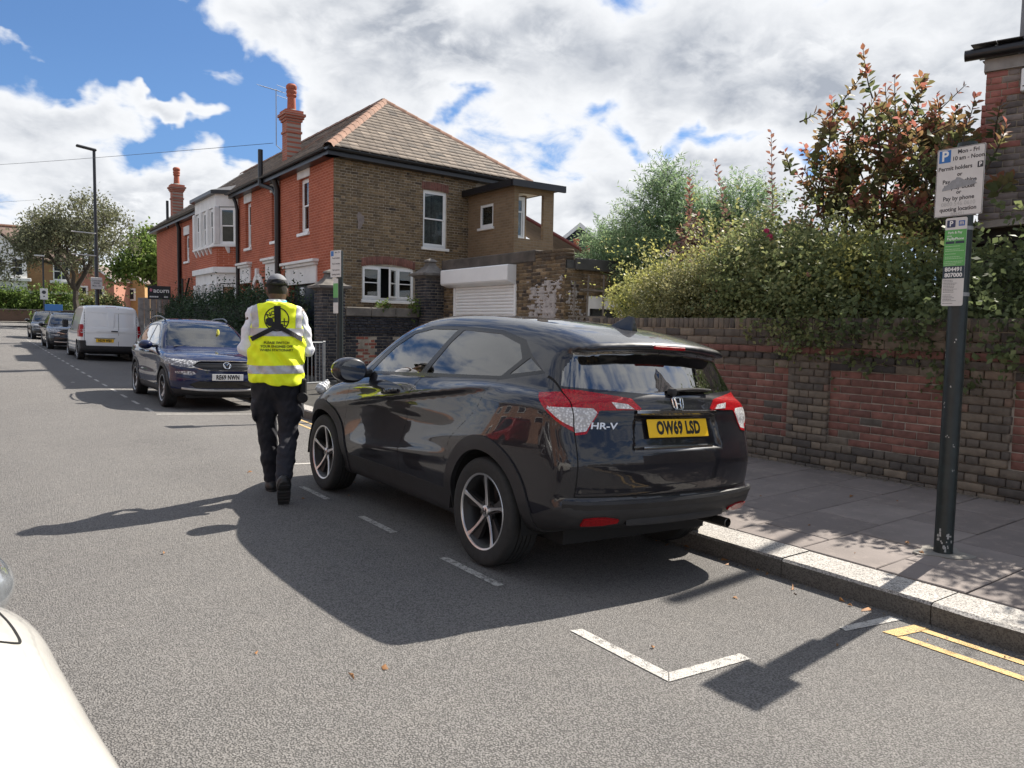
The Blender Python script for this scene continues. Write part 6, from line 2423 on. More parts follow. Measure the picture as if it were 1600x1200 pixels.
 # pale lens inset on the tailgate part of each lamp
 for s in (1, -1):
  b = MB()
  pts = [(0.50, 1.088), (0.395, 1.078), (0.355, 1.050), (0.475, 1.052)]
  top = [on_rear(yy * s, z_, 0.007)[0] for yy, z_ in pts]
  low_ = [on_rear(yy * s, z_, 0.0)[0] for yy, z_ in pts]
  b.add(top + low_, [(0, 1, 2, 3)] + [(k, 4 + k, 4 + (k + 1) % 4, (k + 1) % 4) for k in range(4)])
  b.build('indicator_lens', M_CLEAROPTIC, root)
 # chrome strip over the plate
 b = MB()
 pts = [on_rear(y, 1.032 - 0.004 * abs(y) , 0.0) for y in np.linspace(-0.345, 0.345, 15)]
 row = []
 for p, n_ in pts:
  row.append((p + n_ * 0.010 + Vector((0, 0, -0.012)), p + n_ * 0.018 + Vector((0, 0, -0.006)), p + n_ * 0.016 + Vector((0, 0, 0.010)), p + n_ * 0.002 + Vector((0, 0, 0.016)), p + n_ * -0.004 + Vector((0, 0, -0.012))))
 vs = [q for r_ in row for q in r_]
 b.add(vs, [(i * 5 + j, i * 5 + j + 1, i * 5 + j + 6, i * 5 + j + 5) for i in range(14) for j in range(4)])
 b.build('tailgate_strip', mat('dark_chrome', (0.30, 0.30, 0.31), 0.12, 1.0), root, smooth=True)
 # badge: rounded outline with an upright letter
 p, n_ = on_rear(0.0, 1.083, 0.003)
 Mb = frame(p, (0, -1, 0), n_.cross(Vector((0, -1, 0))))
 b = MB()
 outl = [(-0.040, -0.024), (-0.045, 0.0), (-0.047, 0.030), (-0.038, 0.036), (0.038, 0.036), (0.047, 0.030), (0.045, 0.0), (0.040, -0.024), (0.030, -0.034), (-0.030, -0.034), (-0.040, -0.024), (-0.045, 0)]
 b.tube([Mb @ Vector((u, v_, 0.004)) for u, v_ in outl], 0.0035, 6, cap=False)
 for s in (-1, 1):
  b.tube([Mb @ Vector((s * 0.026, 0.032, 0.005)), Mb @ Vector((s * 0.019, 0.0, 0.006)), Mb @ Vector((s * 0.021, -0.031, 0.005))], [0.006, 0.005, 0.006], 6)
 b.tube([Mb @ Vector((-0.019, -0.001, 0.005)), Mb @ Vector((0.019, -0.001, 0.005))], 0.0045, 6)
 b.build('badge', M_CHROME, root, smooth=True)
 p, n_ = on_rear(0.565, 0.952, 0.003)
 xa = Vector((n_.y, -n_.x, 0)).normalized()
 if xa.y > 0:
  xa = -xa
 Mn = frame(p, xa, n_.cross(xa))
 text_obj('model_lettering', 'HR-V', 0.052, mat('bright_lettering', (0.72, 0.73, 0.75), 0.3, 0.3), root, Mn @ Matrix(((1, 0.22, 0, 0), (0, 1, 0, 0), (0, 0, 1, 0), (0, 0, 0, 1))), bold=0.001, ext=0.002, sx=1.45,
    proj=None)
 # number plate
 p, n_ = on_rear(0.0, 0.935, 0.004)
 up = (n_.cross(Vector((0, -1, 0)))).normalized()
 plate(root, 'OW69 LSD', frame(p + n_ * 0.012, (0, -1, 0), up), True)
 # chrome strip added as the highlight along the plate recess's lower lip
 b = MB()
 row = []
 for y in np.linspace(-0.30, 0.30, 11):
  p, n_ = on_rear(y, 0.822, 0.0)
  row.append((p + n_ * 0.003 + Vector((0, 0, -0.010)), p + n_ * 0.006, p + n_ * 0.001 + Vector((0, 0, 0.012))))
 vs = [q for r_ in row for q in r_]
 b.add(vs, [(i * 3 + j, i * 3 + j + 1, i * 3 + j + 4, i * 3 + j + 3) for i in range(10) for j in range(2)])
 b.build('plate_lip_highlight', mat('dark_chrome', (0.30, 0.30, 0.31), 0.12, 1.0), root, smooth=True)
 # red reflectors in the bumper corners
 for s in (1, -1):
  b = MB()
  top, lw = [], []
  pts = [(0.70, 0.440), (0.64, 0.447), (0.57, 0.447), (0.48, 0.432), (0.48, 0.412), (0.57, 0.402), (0.64, 0.400), (0.70, 0.402)]
  for yy, z_ in pts:
   p, n_ = on_rear(yy * s, z_, 0.0)
   top.append(p + n_ * 0.016)
   lw.append(p - n_ * 0.02)
  nn = len(pts)
  b.add(top + lw, [tuple(range(nn))] + [(k, nn + k, nn + (k + 1) % nn, (k + 1) % nn) for k in range(nn)])
  b.build('reflector', mat_lens('reflector_red', (0.42, 0.010, 0.014), (0.2, 0.004, 0.006), 160.0), root)
 # bumper ledge (a proud rolled edge), lower valance
 b = MB()
 row = []
 for y in np.linspace(-0.80, 0.80, 33):
  p, n_ = on_rear(y, 0.515, 0.0)
  row.append((p + n_ * 0.002 + Vector((0, 0, 0.020)), p + n_ * 0.020 + Vector((0, 0, 0.014)), p + n_ * 0.026 + Vector((0, 0, -0.006)), p + n_ * 0.004 + Vector((0, 0, -0.040))))
 vs = [q for r_ in row for q in r_]
 b.add(vs, [(i * 4 + j, i * 4 + j + 1, i * 4 + j + 5, i * 4 + j + 4) for i in range(32) for j in range(3)])
 b.build('bumper_ledge', M_BLACKPL, root, smooth=True)
 b = MB()
 row = []
 for y in np.linspace(-0.42, 0.42, 21):
  e = 1 - (y / 0.42)**4
  p, n_ = on_rear(y, 0.42, 0.0)
  row.append((p + n_ * 0.002 + Vector((0, 0, 0.02)), p + n_ * (0.006 + 0.010 * e), p + n_ * (0.005 + 0.006 * e) + Vector((0, 0, -0.03)), p + n_ * -0.03 + Vector((0, 0, -0.04))))
 vs = [q for r_ in row for q in r_]
 b.add(vs, [(i * 4 + j, i * 4 + j + 1, i * 4 + j + 5, i * 4 + j + 4) for i in range(20) for j in range(3)])
 b.build('valance', M_BLACKPL, root, smooth=True)
 # exhaust
 b = MB()
 b.lathe([(0.026, -0.40), (0.031, -0.42), (0.031, -0.80), (0.027, -0.802), (0.025, -0.70), (0.0, -0.69)], 20, 'x', (0, -0.50, 0.318))
 b.build('exhaust_pipe', mat('sooty_steel', (0.16, 0.15, 0.14), 0.35, 0.9, var=0.3), root, smooth=True)
 # third brake light under the spoiler
 p, n_ = on_rear(0.0, 1.405, 0.0)
 b = MB()
 b.cbox(-0.03, 0.012, -0.135, 0.135, -0.010, 0.010, 0.004, Matrix.Translation(p + Vector((0.012, 0, 0.012))))
 b.build('brake_light', M_REDLENS, root)
 # rear wiper
 b = MB()
 p0, n0 = on_rear(0.03, 1.140, 0.020)
 b.lathe([(0.0, 0.022), (0.022, 0.018), (0.026, -0.02)], 16, 'x', (0, 0, 0))
 b.v = [tuple(p0 + Vector((-q[0] * 1, q[1], q[2]))) for q in b.v]
 pts = [on_rear(y, 1.150 + 0.012 * math.sin((0.03 - y) * 7), 0.022)[0] for y in np.linspace(0.03, -0.33, 10)]
 b.tube(pts, [0.011] * 4 + [0.009] * 6, 6)
 pts = [on_rear(y, 1.162, 0.010)[0] for y in np.linspace(-0.08, -0.37, 8)]
 b.tube(pts, 0.007, 5)
 b.build('rear_wiper', M_BLACKPL, root, smooth=True)
 # shark-fin aerial
 b = MB()
 zt = 1.55
 fin = [(-0.36, zt - 0.04), (-0.34, zt + 0.060), (-0.30, zt + 0.066), (-0.22, zt + 0.035), (-0.13, zt - 0.005), (-0.12, zt - 0.03)]
 nb = len(fin)
 vs = []
 for s, k in ((-1, 1), (1, 1)):
  for x, z in fin:
   th = 0.020 * max(0.25, 1 - (z - zt + 0.02) / 0.09)
   vs.append((x, s * th, z))
 b.add(vs, [tuple(range(nb)), tuple(reversed(range(nb, 2 * nb)))] + [(k, (k + 1) % nb, nb + (k + 1) % nb, nb + k) for k in range(nb)])
 b.build('roof_aerial', PAINT, root)
 # door handle (front), mirror
 for s in (1, -1):
  b = MB()
  pts = []
  for x in np.linspace(1.42, 1.22, 6):
   p, n_ = surf(x, 1.2, 0.985 + (1.42 - x) * 0.10, (0, -1, 0))
   pts.append(Vector((p.x, s * (p.y + 0.030), p.z)))
  pts[0].y -= s * 0.024
  pts[-1].y -= s * 0.024
  b.tube(pts, [0.011, 0.015, 0.016, 0.016, 0.015, 0.011], 8)
  b.build('door_handle', PAINT, root, smooth=True)
  # mirror on its arm
  c = Vector((1.80, s * 1.00, 1.115))
  f = lambda x, y, z: smax(ellip((x, y, z), (1.825, s * 1.005, 1.118), (0.14, 0.145, 0.105)), 1.745 - x - 0.12 * (np.abs(y) - 1.0), 0.03)
  sdf_obj('mirror', f, (1.6, min(s * 0.8, s * 1.2), 0.95), (2.05, max(s * 0.8, s * 1.2), 1.28), 0.014, PAINT, root)
  b = MB()
  b.tube([(1.86, s * 0.80, 1.10), (1.83, s * 0.93, 1.075)], [0.035, 0.028], 8)
  b.build('mirror_arm', M_BLACKPL, root, smooth=True)
  b = MB()
  out = []
  for k in range(20):
   t = 2 * math.pi * k / 20
   u, v_ = math.cos(t), math.sin(t)
   e = 0.8
   yy = 1.005 + 0.112 * math.copysign(abs(u)**e, u)
   zz_ = 1.118 + 0.078 * math.copysign(abs(v_)**e, v_)
   out.append((1.741 - 0.12 * (yy - 1.0), s * yy, zz_))
  b.add(out, [tuple(range(20))])
  b.build('mirror_glass', mat('mirror_glass', (0.6, 0.62, 0.65), 0.02, 1.0), root)
  b = MB()
  b.tube([(1.93, s * 1.03, 1.10), (1.90, s * 1.10, 1.105), (1.82, s * 1.145, 1.11)], 0.012, 6)
  b.build('mirror_indicator', mat('amber_lens', (0.75, 0.42, 0.05), 0.15, coat=1.0), root, smooth=True)
 # fuel flap outline on the other side is hidden; wheels
 for x in (0.0, 2.61):
  for s in (1, -1):
   wheel(root, 'wheel', x, s * 0.775, 0.338, 0.341, 0.222, 0.238, 'blade', s)
 wells(root, (AR, AF), 0.55, 0.865, 0.41)
 b = MB()
 b.box(-0.50, 3.2, -0.62, 0.62, 0.22, 0.34)
 b.box(-0.55, 1.9, -0.70, 0.70, 0.34, 0.42)
 b.box(2.0, 2.25, -0.68, 0.68, 0.4, 1.02)
 b.build('floor_pan', M_INTERIOR, root)
 seats(root, (0.25, 1.15), z0=0.56)
 b = MB()
 b.lathe([(0.18, 0.0), (0.195, 0.012), (0.18, 0.024), (0.165, 0.012), (0.18, 0.0)], 24, 'x')
 M = Matrix.Translation((1.68, -0.37, 0.98)) @ Matrix.Rotation(R(-22), 4, 'Y')
 b.v = [tuple(M @ Vector(q)) for q in b.v]
 b.build('steering_wheel', M_INTERIOR, root, smooth=True)
 return root
HERO_X, HERO_Y = 3.462, 3.955
hero = build_hero()
# stands in the cambered bay: the kerb side sits lower
_rl = 0.045
hero.location = (HERO_X - 0.88 + 0.88 * math.cos(_rl), HERO_Y, -0.88 * math.sin(_rl) - 0.012)
hero.rotation_euler = Euler((_rl * -1 * 0, 0, 0))
hero.matrix_world = Matrix.Translation(hero.location) @ Matrix(((0, -math.cos(_rl), math.sin(_rl), 0), (1, 0, 0, 0), (0, math.sin(_rl), math.cos(_rl), 0), (0, 0, 0, 1)))
# ---- the navy SUV facing us (the other dark cars further up are copies of its build)
M_NAVYPAINT = mat_paint('navy_paint', (0.007, 0.013, 0.050), 0.0, 0.3, 0.06)
M_HEADLAMP = mat_lens('headlamp_optic', (0.70, 0.71, 0.72), (0.16, 0.16, 0.17), 26.0)
M_SATIN = mat('satin_silver', (0.42, 0.42, 0.42), 0.35, 0.8)
def build_suv(paint, h=0.024):
 global SUV_S
 tub = [(-0.60, 0.26), (-0.76, 0.34), (-0.80, 0.52), (-0.77, 0.66), (-0.76, 0.80), (-0.72, 0.98), (-0.66, 1.08), (-0.3, 1.08), (0.6, 1.06), (1.6, 1.04), (2.05, 1.025),
   (2.5, 1.00), (2.9, 0.955), (3.16, 0.90), (3.30, 0.83), (3.385, 0.72), (3.40, 0.62), (3.425, 0.52), (3.41, 0.38), (3.34, 0.27), (3.1, 0.22), (1.3, 0.21), (0, 0.22)]
 house = [(-0.68, 1.0), (-0.70, 1.10), (-0.56, 1.32), (-0.62, 1.42), (-0.45, 1.475), (0.0, 1.53), (0.6, 1.57), (1.0, 1.565), (1.3, 1.525), (1.6, 1.40), (1.95, 1.20), (2.26, 1.02), (2.2, 0.93), (1.2, 0.88), (0, 0.88)]
 half = [(-0.95, 0.66), (-0.75, 0.76), (-0.4, 0.88), (0.0, 0.902), (0.5, 0.895), (1.3, 0.880), (2.0, 0.890), (2.59, 0.905), (2.9, 0.885), (3.15, 0.82), (3.32, 0.73), (3.55, 0.58)]
 wg = [(0.8, 0.88), (1.0, 0.84), (1.15, 0.785), (1.3, 0.715), (1.45, 0.64), (1.55, 0.58), (1.7, 0.5)]
 wgx = [(-1.0, 0.86), (-0.6, 0.94), (0.2, 1.0), (1.3, 1.0), (1.9, 0.97), (2.4, 0.93)]
 def side(x, z):
  return -0.05 * sstep(0.5, 0.2, z) + 0.012 * np.exp(-((z - 0.90) / 0.04)**2) - 0.02 * sstep(0.88, 0.76, z) * sstep(0.5, 0.66, z) - 0.02 * sstep(0.95, 1.1, z) \
   + 0.02 * np.exp(-((x - 0) / 0.46)**2 - ((z - .75) / .2)**2) + 0.02 * np.exp(-((x - 2.59) / 0.46)**2 - ((z - .75) / .2)**2)
 S = CarShape(tub, house, half, wg, wgx, side, bow_r=0.11, bow_f=0.26, k=0.09, kt=0.03, kg=0.09, crown=0.035)
 SUV_S = S
 AR, AF = (0.0, 0.335), (2.59, 0.335)
 dlo = np.array([(1.92, 1.045), (-0.10, 1.10), (-0.42, 1.17), (-0.2, 1.33), (0.3, 1.44), (0.8, 1.465), (1.12, 1.45), (1.42, 1.33)])
 wf = np.array([(1.78, 1.075), (0.96, 1.095), (0.90, 1.435), (1.10, 1.42), (1.38, 1.31)])
 wr = np.array([(0.89, 1.10), (-0.05, 1.13), (-0.32, 1.185), (-0.16, 1.30), (0.3, 1.415), (0.83, 1.437)])
 lampP = np.array([(0.475, 0.752), (0.60, 0.715), (0.95, 0.78), (0.95, 0.875), (0.70, 0.856), (0.42, 0.836)])
 grille = np.array([(0, 0.685), (0.36, 0.690), (0.47, 0.735), (0.545, 0.76), (0.44, 0.832), (0, 0.842), (-0.1, 0.8)])
 fog = np.array([(0.50, 0.615), (0.56, 0.592), (0.78, 0.622), (0.80, 0.655), (0.62, 0.668), (0.52, 0.655)])
 lowg = np.array([(-0.1, 0.375), (0.50, 0.375), (0.60, 0.44), (0.46, 0.50), (-0.1, 0.50)])
 bon = np.array([(2.34, -0.1), (2.29, 0.50), (2.26, 0.64), (2.30, 0.70), (2.40, 0.725), (2.9, 0.70), (3.13, 0.62), (3.22, 0.40), (3.26, -0.1)])
 yz = lambda P: (lambda v: sdpoly(P, v[:, 1], v[:, 2]))
 xz = lambda P: (lambda v: sdpoly(P, v[:, 0], v[:, 2]))
 bo = lambda v: sdpoly(bon, v[:, 0], v[:, 1])
 fr = lambda v, t: v[t].mean(1)[:, 0] > 2.75
 top = lambda v, t: (v[t].mean(1)[:, 0] > 1.9) & (v[t].mean(1)[:, 2] > 0.84)
 lat = lambda v, t: v[t].mean(1)[:, 1] > 0.5
 ring = lambda c, r: (lambda v: np.hypot(v[:, 0] - c[0], v[:, 2] - c[1]) - r)
 dl_ = lambda x0: (lambda v: np.abs(v[:, 0] - x0 + (v[:, 2] - 1.05) * 0.0) - 0.004)
 wsf = lambda v: np.where(v[:, 0] > 1.15, np.maximum(np.maximum(v[:, 1] - (0.60 + (1.45 - v[:, 2]) * 0.36), 1.06 - v[:, 2]), v[:, 2] - 1.49), 1.0)
 doorz = lambda v, t: lat(v, t) & (v[t].mean(1)[:, 2] < 1.1) & (v[t].mean(1)[:, 2] > 0.36)
 cuts = [(ring(AR, 0.39), lat), (ring(AF, 0.39), lat), (ring(AR, 0.45), lat), (ring(AF, 0.45), lat), (xz(dlo), lat), (xz(wf), lat), (xz(wr), lat),
   (yz(lampP), fr), (yz(grille), fr), (yz(fog), fr), (yz(lowg), fr), (lambda v: bo(v) - 0.005, top), (bo, top), wsf,
   (dl_(2.02), doorz), (dl_(0.92), doorz), (dl_(0.32), doorz), (lambda v: v[:, 2] - 0.36)]
 def cl(c, n):
  x, y, z = c.T
  L = np.zeros(len(c), int)
  b_ = bo(c)
  L[(b_ < 0) & (n[:, 2] > 0.25) & (z > 0.8)] = 1
  L[(b_ >= 0) & (b_ < 0.005) & (n[:, 2] > 0.25) & (z > 0.8) & (x > 1.9)] = 20
  s = y > 0.5
  L[s & (z < 1.06) & (z > 0.36) & (np.minimum(np.minimum(np.abs(x - 2.02), np.abs(x - 0.92)), np.abs(x - 0.32)) < 0.004)] = 20
  L[z < 0.36] = 8
  d = sdpoly(dlo, x, z)
  L[s & (d < 0)] = 4
  L[s & (sdpoly(wf, x, z) < 0)] = 5
  L[s & (sdpoly(wr, x, z) < 0)] = 6
  ra = np.minimum(np.hypot(x - AR[0], z - AR[1]), np.hypot(x - AF[0], z - AF[1]))
  L[s & (ra < 0.45) & (z < 0.82)] = 9
  L[s & (ra < 0.39)] = 99
  f = (x > 2.75)
  L[f & (sdpoly(lampP, y, z) < 0)] = 10
  L[f & (n[:, 0] > 0.2) & (sdpoly(grille, y, z) < 0)] = 11
  L[f & (sdpoly(fog, y, z) < 0)] = 12
  L[f & (n[:, 0] > 0.2) & (sdpoly(lowg, y, z) < 0)] = 13
  w_ = (x > 1.15) & (y < 0.60 + (1.45 - z) * 0.36) & (z > 1.06) & (z < 1.49) & (n[:, 2] > 0.2)
  L[w_ & (d > 0)] = 15
  return L
 V, T, N, L = car_panels(S, (-0.95, 0, 0.14), (3.6, 1.0, 1.66), h, cuts, cl)
 root = thing('parked_car', 'navy blue SUV parked facing us with white plate and chrome-edged grille', 'car')
 panel('body', V, T, N, L == 0, paint, root, 0, 0.01, True)
 panel('panel_gap', V, T, N, L == 20, M_GAP, root, -0.001, 0, True)['kind'] = 'stuff'
 panel('bonnet', V, T, N, L == 1, paint, root, 0, 0.012, True)
 panel_pair('window_frame', V, T, N, L == 4, M_TRIM, root, -0.001, 0.008)
 panel_pair('side_window', V, T, N, L == 5, M_CARGLASS, root, -0.004)
 panel_pair('side_window', V, T, N, L == 6, M_DARKGLASS, root, -0.004)
 panel('lower_cladding', V, T, N, L == 8, M_BLACKPL, root, 0.003, 0.02, True)
 cx_ = V[T].mean(1)[:, 0]
 for q in (cx_ < 1.3, cx_ >= 1.3):
  panel_pair('arch_trim', V, T, N, (L == 9) & q, M_BLACKPL, root, 0.008, 0.03)
 panel_pair('headlight', V, T, N, L == 10, M_HEADLAMP, root, 0.002, 0.01)
 panel('grille', V, T, N, L == 11, M_TRIM, root, -0.02, 0, True)
 panel_pair('fog_light', V, T, N, L == 12, M_HEADLAMP, root, 0.002, 0.01)
 panel('lower_grille', V, T, N, L == 13, M_TRIM, root, -0.015, 0, True)
 panel('windscreen', V, T, N, L == 15, M_CARGLASS, root, -0.003, 0, True)
 def on_front(y, z, lift=0.0):
  p = np.array([4.0, y, z])
  for _ in range(24):
   v = S.exact(*[np.array([q]) for q in p])[0]
   if abs(v) < 4e-4:
    break
   p[0] -= max(-0.05, min(v, 0.15)) * 0.95
  n = Vector(grad(S.exact, p[None])[1][0])
  return Vector(p) + n * lift, n
 def strip(name, yz_, m, w_, lift=0.006):
  b = MB()
  row = []
  for y, z in yz_:
   p, n = on_front(y, z)
   row += [p + Vector((0, 0, -w_)), p + n * lift + Vector((0, 0, -w_ * 0.6)), p + n * lift + Vector((0, 0, w_ * 0.6)), p + Vector((0, 0, w_))]
  b.add(row, [(i * 4 + j, i * 4 + j + 1, i * 4 + j + 5, i * 4 + j + 4) for i in range(len(yz_) - 1) for j in range(3)])
  b.build(name, m, root, smooth=True)
 ch = [(-0.60, 0.720), (-0.52, 0.725), (-0.43, 0.702), (-0.36, 0.686), (-0.2, 0.682), (0, 0.682), (0.2, 0.682), (0.36, 0.686), (0.43, 0.702), (0.52, 0.725), (0.60, 0.720)]
 strip('grille_strip', ch, M_CHROME, 0.009, 0.012)
 strip('grille_strip', [(y, 0.843 - abs(y) * 0.01) for y in np.linspace(-0.43, 0.43, 9)], M_CHROME, 0.007)
 for z in (0.735, 0.782):
  strip('grille_bar', [(y, z) for y in np.linspace(-0.46, 0.46, 9)], M_BLACKPL, 0.008, 0.0)
 strip('skid_strip', [(y, 0.345 + 0.03 * (abs(y) / 0.72)**3) for y in np.linspace(-0.70, 0.70, 13)], M_SATIN, 0.022, 0.012)
 p, n = on_front(0, 0.765)
 Mb = frame(p + n * 0.012, (0, 1, 0), n.cross(Vector((0, 1, 0))))
 b = MB()
 b.tube([Mb @ Vector((0.062 * math.cos(2 * math.pi * k / 20), 0.062 * math.sin(2 * math.pi * k / 20), 0)) for k in range(21)], 0.006, 6, cap=False)
 for pts in ([(-0.036, 0.048), (-0.001, -0.004 + 0.008), (0.036, 0.048)], [(-0.056, 0.02), (-0.026, -0.052), (0, 0.004), (0.026, -0.052), (0.056, 0.02)]):
  b.tube([Mb @ Vector((u, v, 0)) for u, v in pts], 0.0065, 5)
 b.build('badge', M_CHROME, root, smooth=True)
 p, n = on_front(0, 0.565)
 plate(root, 'RE69 NWN', frame(p + n * 0.02, (0, 1, 0), (0, 0, 1)), False)
 for s in (1, -1):
  f = lambda x, y, z: smax(ellip((x, y, z), (1.66, s * 1.0, 1.06), (0.12, 0.12, 0.085)), 1.60 - x, 0.02)
  sdf_obj('mirror', f, (1.5, min(s * .85, s * 1.15), .95), (1.85, max(s * .85, s * 1.15), 1.17), 0.02, paint, root)
  b = MB()
  b.tube([(1.68, s * 0.80, 1.04), (1.66, s * 0.94, 1.03)], 0.025, 6)
  b.build('mirror_arm', M_BLACKPL, root)
  b = MB()
  b.tube([(-0.3, s * 0.56, 1.49), (-0.22, s * 0.575, 1.545), (0.3, s * 0.60, 1.595), (0.85, s * 0.595, 1.60), (1.12, s * 0.58, 1.555), (1.18, s * 0.575, 1.525)], 0.016, 6)
  b.build('roof_rail', M_TRIM, root, smooth=True)
  for x in (0.62, 1.45):
   b = MB()
   b.tube([(x, s * 0.90, 0.93), (x + 0.02, s * 0.925, 0.935), (x + 0.18, s * 0.925, 0.94), (x + 0.2, s * 0.90, 0.94)], 0.013, 6)
   b.build('door_handle', paint, root, smooth=True)
  for x in (0, 2.59):
   wheel(root, 'wheel', x, s * 0.79, 0.337, 0.337, 0.215, 0.232, 'silver', s, detail=False)
  b = MB()
  y0, y1 = (0.02, 0.55) if s > 0 else (-0.62, 0.0)
  b.tube([(2.16, y0, 1.055), (2.02, y1, 1.125)], 0.009, 5)
  b.build('wiper', M_BLACKPL, root)
 wells(root, (AR, AF), 0.5, 0.88, 0.40)
 b = MB()
 b.box(-0.6, 3.2, -0.62, 0.62, 0.2, 0.34)
 b.box(1.72, 2.1, -0.70, 0.70, 0.5, 0.99)
 b.build('floor_pan', M_INTERIOR, root)
 seats(root, (0.1, 0.95), z0=0.52, top=1.2)
 b = MB()
 b.lathe([(0.17, 0), (0.185, .012), (0.17, .024), (0.155, .012), (.17, 0)], 20, 'x')
 M = Matrix.Translation((1.55, -0.36, 0.93)) @ Matrix.Rotation(R(-22), 4, 'Y')
 b.v = [tuple(M @ Vector(q)) for q in b.v]
 b.build('steering_wheel', M_INTERIOR, root, smooth=True)
 return root
def place(o, x, y, z, rz, roll=0.0):
 o.location = (x, y, z)
 o.rotation_euler = Euler((roll, 0, rz))
suv = build_suv(M_NAVYPAINT)
GRP = 'dark cars parked along the kerb'
place(suv, 3.66, 17.05, gz(3.6, 16) - 0.0, R(-90), -0.03)
b = MB()
b.lathe([(0.0, 0.03), (0.02, 0.02), (0.03, -0.03), (0.018, -0.10), (0.0, -0.11)], 8, 'z', (3.95, 15.28, 1.30))
tag(b.build('air_freshener', mat('yellow_tag', (0.75, 0.72, 0.10), 0.6), smooth=True), 'yellow tag hanging behind the windscreen of the navy SUV', 'tag')
def variant(src, paint, label, group=None, drop=('badge', 'number_plate', 'air_freshener')):
 c = copy_tree(src, None, {'navy_paint': paint})
 c['label'] = label
 if group:
  c['group'] = group
 for ch in list(c.children):
  if ch.name.split('.')[0] in drop:
   for g in list(ch.children):
    bpy.data.objects.remove(g)
   bpy.data.objects.remove(ch)
 return c
c = variant(suv, mat_paint('charcoal_paint', (0.010, 0.010, 0.011), 0.0, 0.3, 0.1), 'dark grey car parked nearest the junction, facing us past the van', GRP)
place(c, 3.62, 48.6, gz(3.6, 47) - 0.03, R(-90))
c.scale = (1, 0.98, 0.95)
c = variant(suv, mat_paint('blueblack_paint', (0.006, 0.008, 0.014), 0.0, 0.3, 0.1), 'dark car mostly hidden behind the white van', GRP)
place(c, 3.55, 38.3, gz(3.6, 37) - 0.03, R(-90))
c.scale = (1, 1, 0.97)
# ---- white car at the lower left: only its wing and lamp show
def build_white():
 tub = [(-0.6, 0.3), (-0.75, 0.5), (-0.72, 0.8), (-0.6, 0.95), (0, 0.97), (1.0, 0.96), (1.6, 0.945), (2.2, 0.93), (2.6, 0.895), (2.95, 0.83), (3.15, 0.75), (3.28, 0.62), (3.30, 0.45), (3.2, 0.28), (2.8, 0.22), (1, 0.2), (0, 0.22)]
 house = [(-0.6, 0.9), (-0.62, 1.0), (-0.4, 1.25), (-0.1, 1.38), (0.2, 1.41), (0.45, 1.37), (0.9, 1.2), (1.55, 0.95), (1.5, 0.85), (0, 0.85)]
 half = [(-0.9, 0.7), (-0.6, 0.84), (0, 0.92), (1.0, 0.935), (1.65, 0.93), (2.05, 0.895), (2.35, 0.87), (2.65, 0.85), (3.0, 0.81), (3.2, 0.70), (3.4, 0.5)]
 wg = [(0.8, 0.86), (0.95, 0.80), (1.1, 0.72), (1.25, 0.62), (1.45, 0.48)]
 S = CarShape(tub, house, half, wg, [(-1, 0.9), (0, 1), (1, 1), (1.6, 0.95)], lambda x, z: -0.04 * sstep(0.45, 0.2, z) - 0.055 * sstep(0.72, 0.90, z), bow_r=0.1, bow_f=0.26, k=0.12, kt=0.05, crown=0.04, mid=1.1)
 cs = ((0, 0.31), (2.5, 0.31))
 lat = lambda v, t: v[t].mean(1)[:, 1] > 0.5
 ring = lambda c: (lambda v: np.hypot(v[:, 0] - c[0], v[:, 2] - c[1]) - 0.35)
 gl = lambda v: np.maximum(1.0 - v[:, 2], v[:, 2] - 1.33)
 def cl(c, n):
  L = np.zeros(len(c), int)
  L[(c[:, 2] > 1.0) & (c[:, 2] < 1.33)] = 5
  L[(c[:, 1] > 0.5) & (np.minimum(np.hypot(c[:, 0], c[:, 2] - .31), np.hypot(c[:, 0] - 2.5, c[:, 2] - .31)) < 0.35)] = 99
  return L
 V, T, N, L = car_panels(S, (-0.95, 0, 0.14), (3.5, 1.0, 1.55), 0.024, [(ring(cs[0]), lat), (ring(cs[1]), lat), gl], cl)
 c = thing('parked_car', 'white car whose front wing and clear headlamp fill the lower left corner', 'car')
 panel('body', V, T, N, L == 0, mat_paint('white_paint', (0.66, 0.645, 0.60), 0.0, 0.3, 0.2), c, 0, 0.01, True)
 panel('glasshouse', V, T, N, L == 5, M_DARKGLASS, c, -0.003, 0, True)
 for s in (1, -1):
  for x, z in cs:
   wheel(c, 'wheel', x, s * 0.80, z, 0.312, 0.2, 0.21, 'silver', s, detail=False)
  pts = []
  for x, y in catmull([(2.98, 0.66), (2.75, 0.735), (2.5, 0.775), (2.32, 0.79), (2.265, 0.785), (2.24, 0.755), (2.25, 0.70), (2.27, 0.5)], 6):
   p = np.array([x, y, 1.3])
   for _ in range(24):
    v = S.exact(*[np.array([q]) for q in p])[0]
    p[2] -= max(-0.05, min(v, 0.15)) * 0.9
   pts.append(Vector((p[0], s * p[1], p[2])))
  b = MB()
  b.tube(pts, 0.0032, 6)
  b.build('bonnet_gap', M_GAP, c, smooth=True)
  q = (3.07, s * 0.675, 0.755)
  sdf_obj('headlight', lambda x, y, z: ellip((x, y, z), q, (0.23, 0.14, 0.10)), (2.8, q[1] - .2, 0.6), (3.4, q[1] + .2, .95), 0.018, mat('lamp_cover', (0.30, 0.32, 0.34), 0.12, 0.5, var=0.5, vscale=14, coat=1.0), c)
 wells(c, cs, 0.5, 0.88, 0.36)
 return c
place(build_white(), -0.72, -0.55, -0.01, R(90.0))
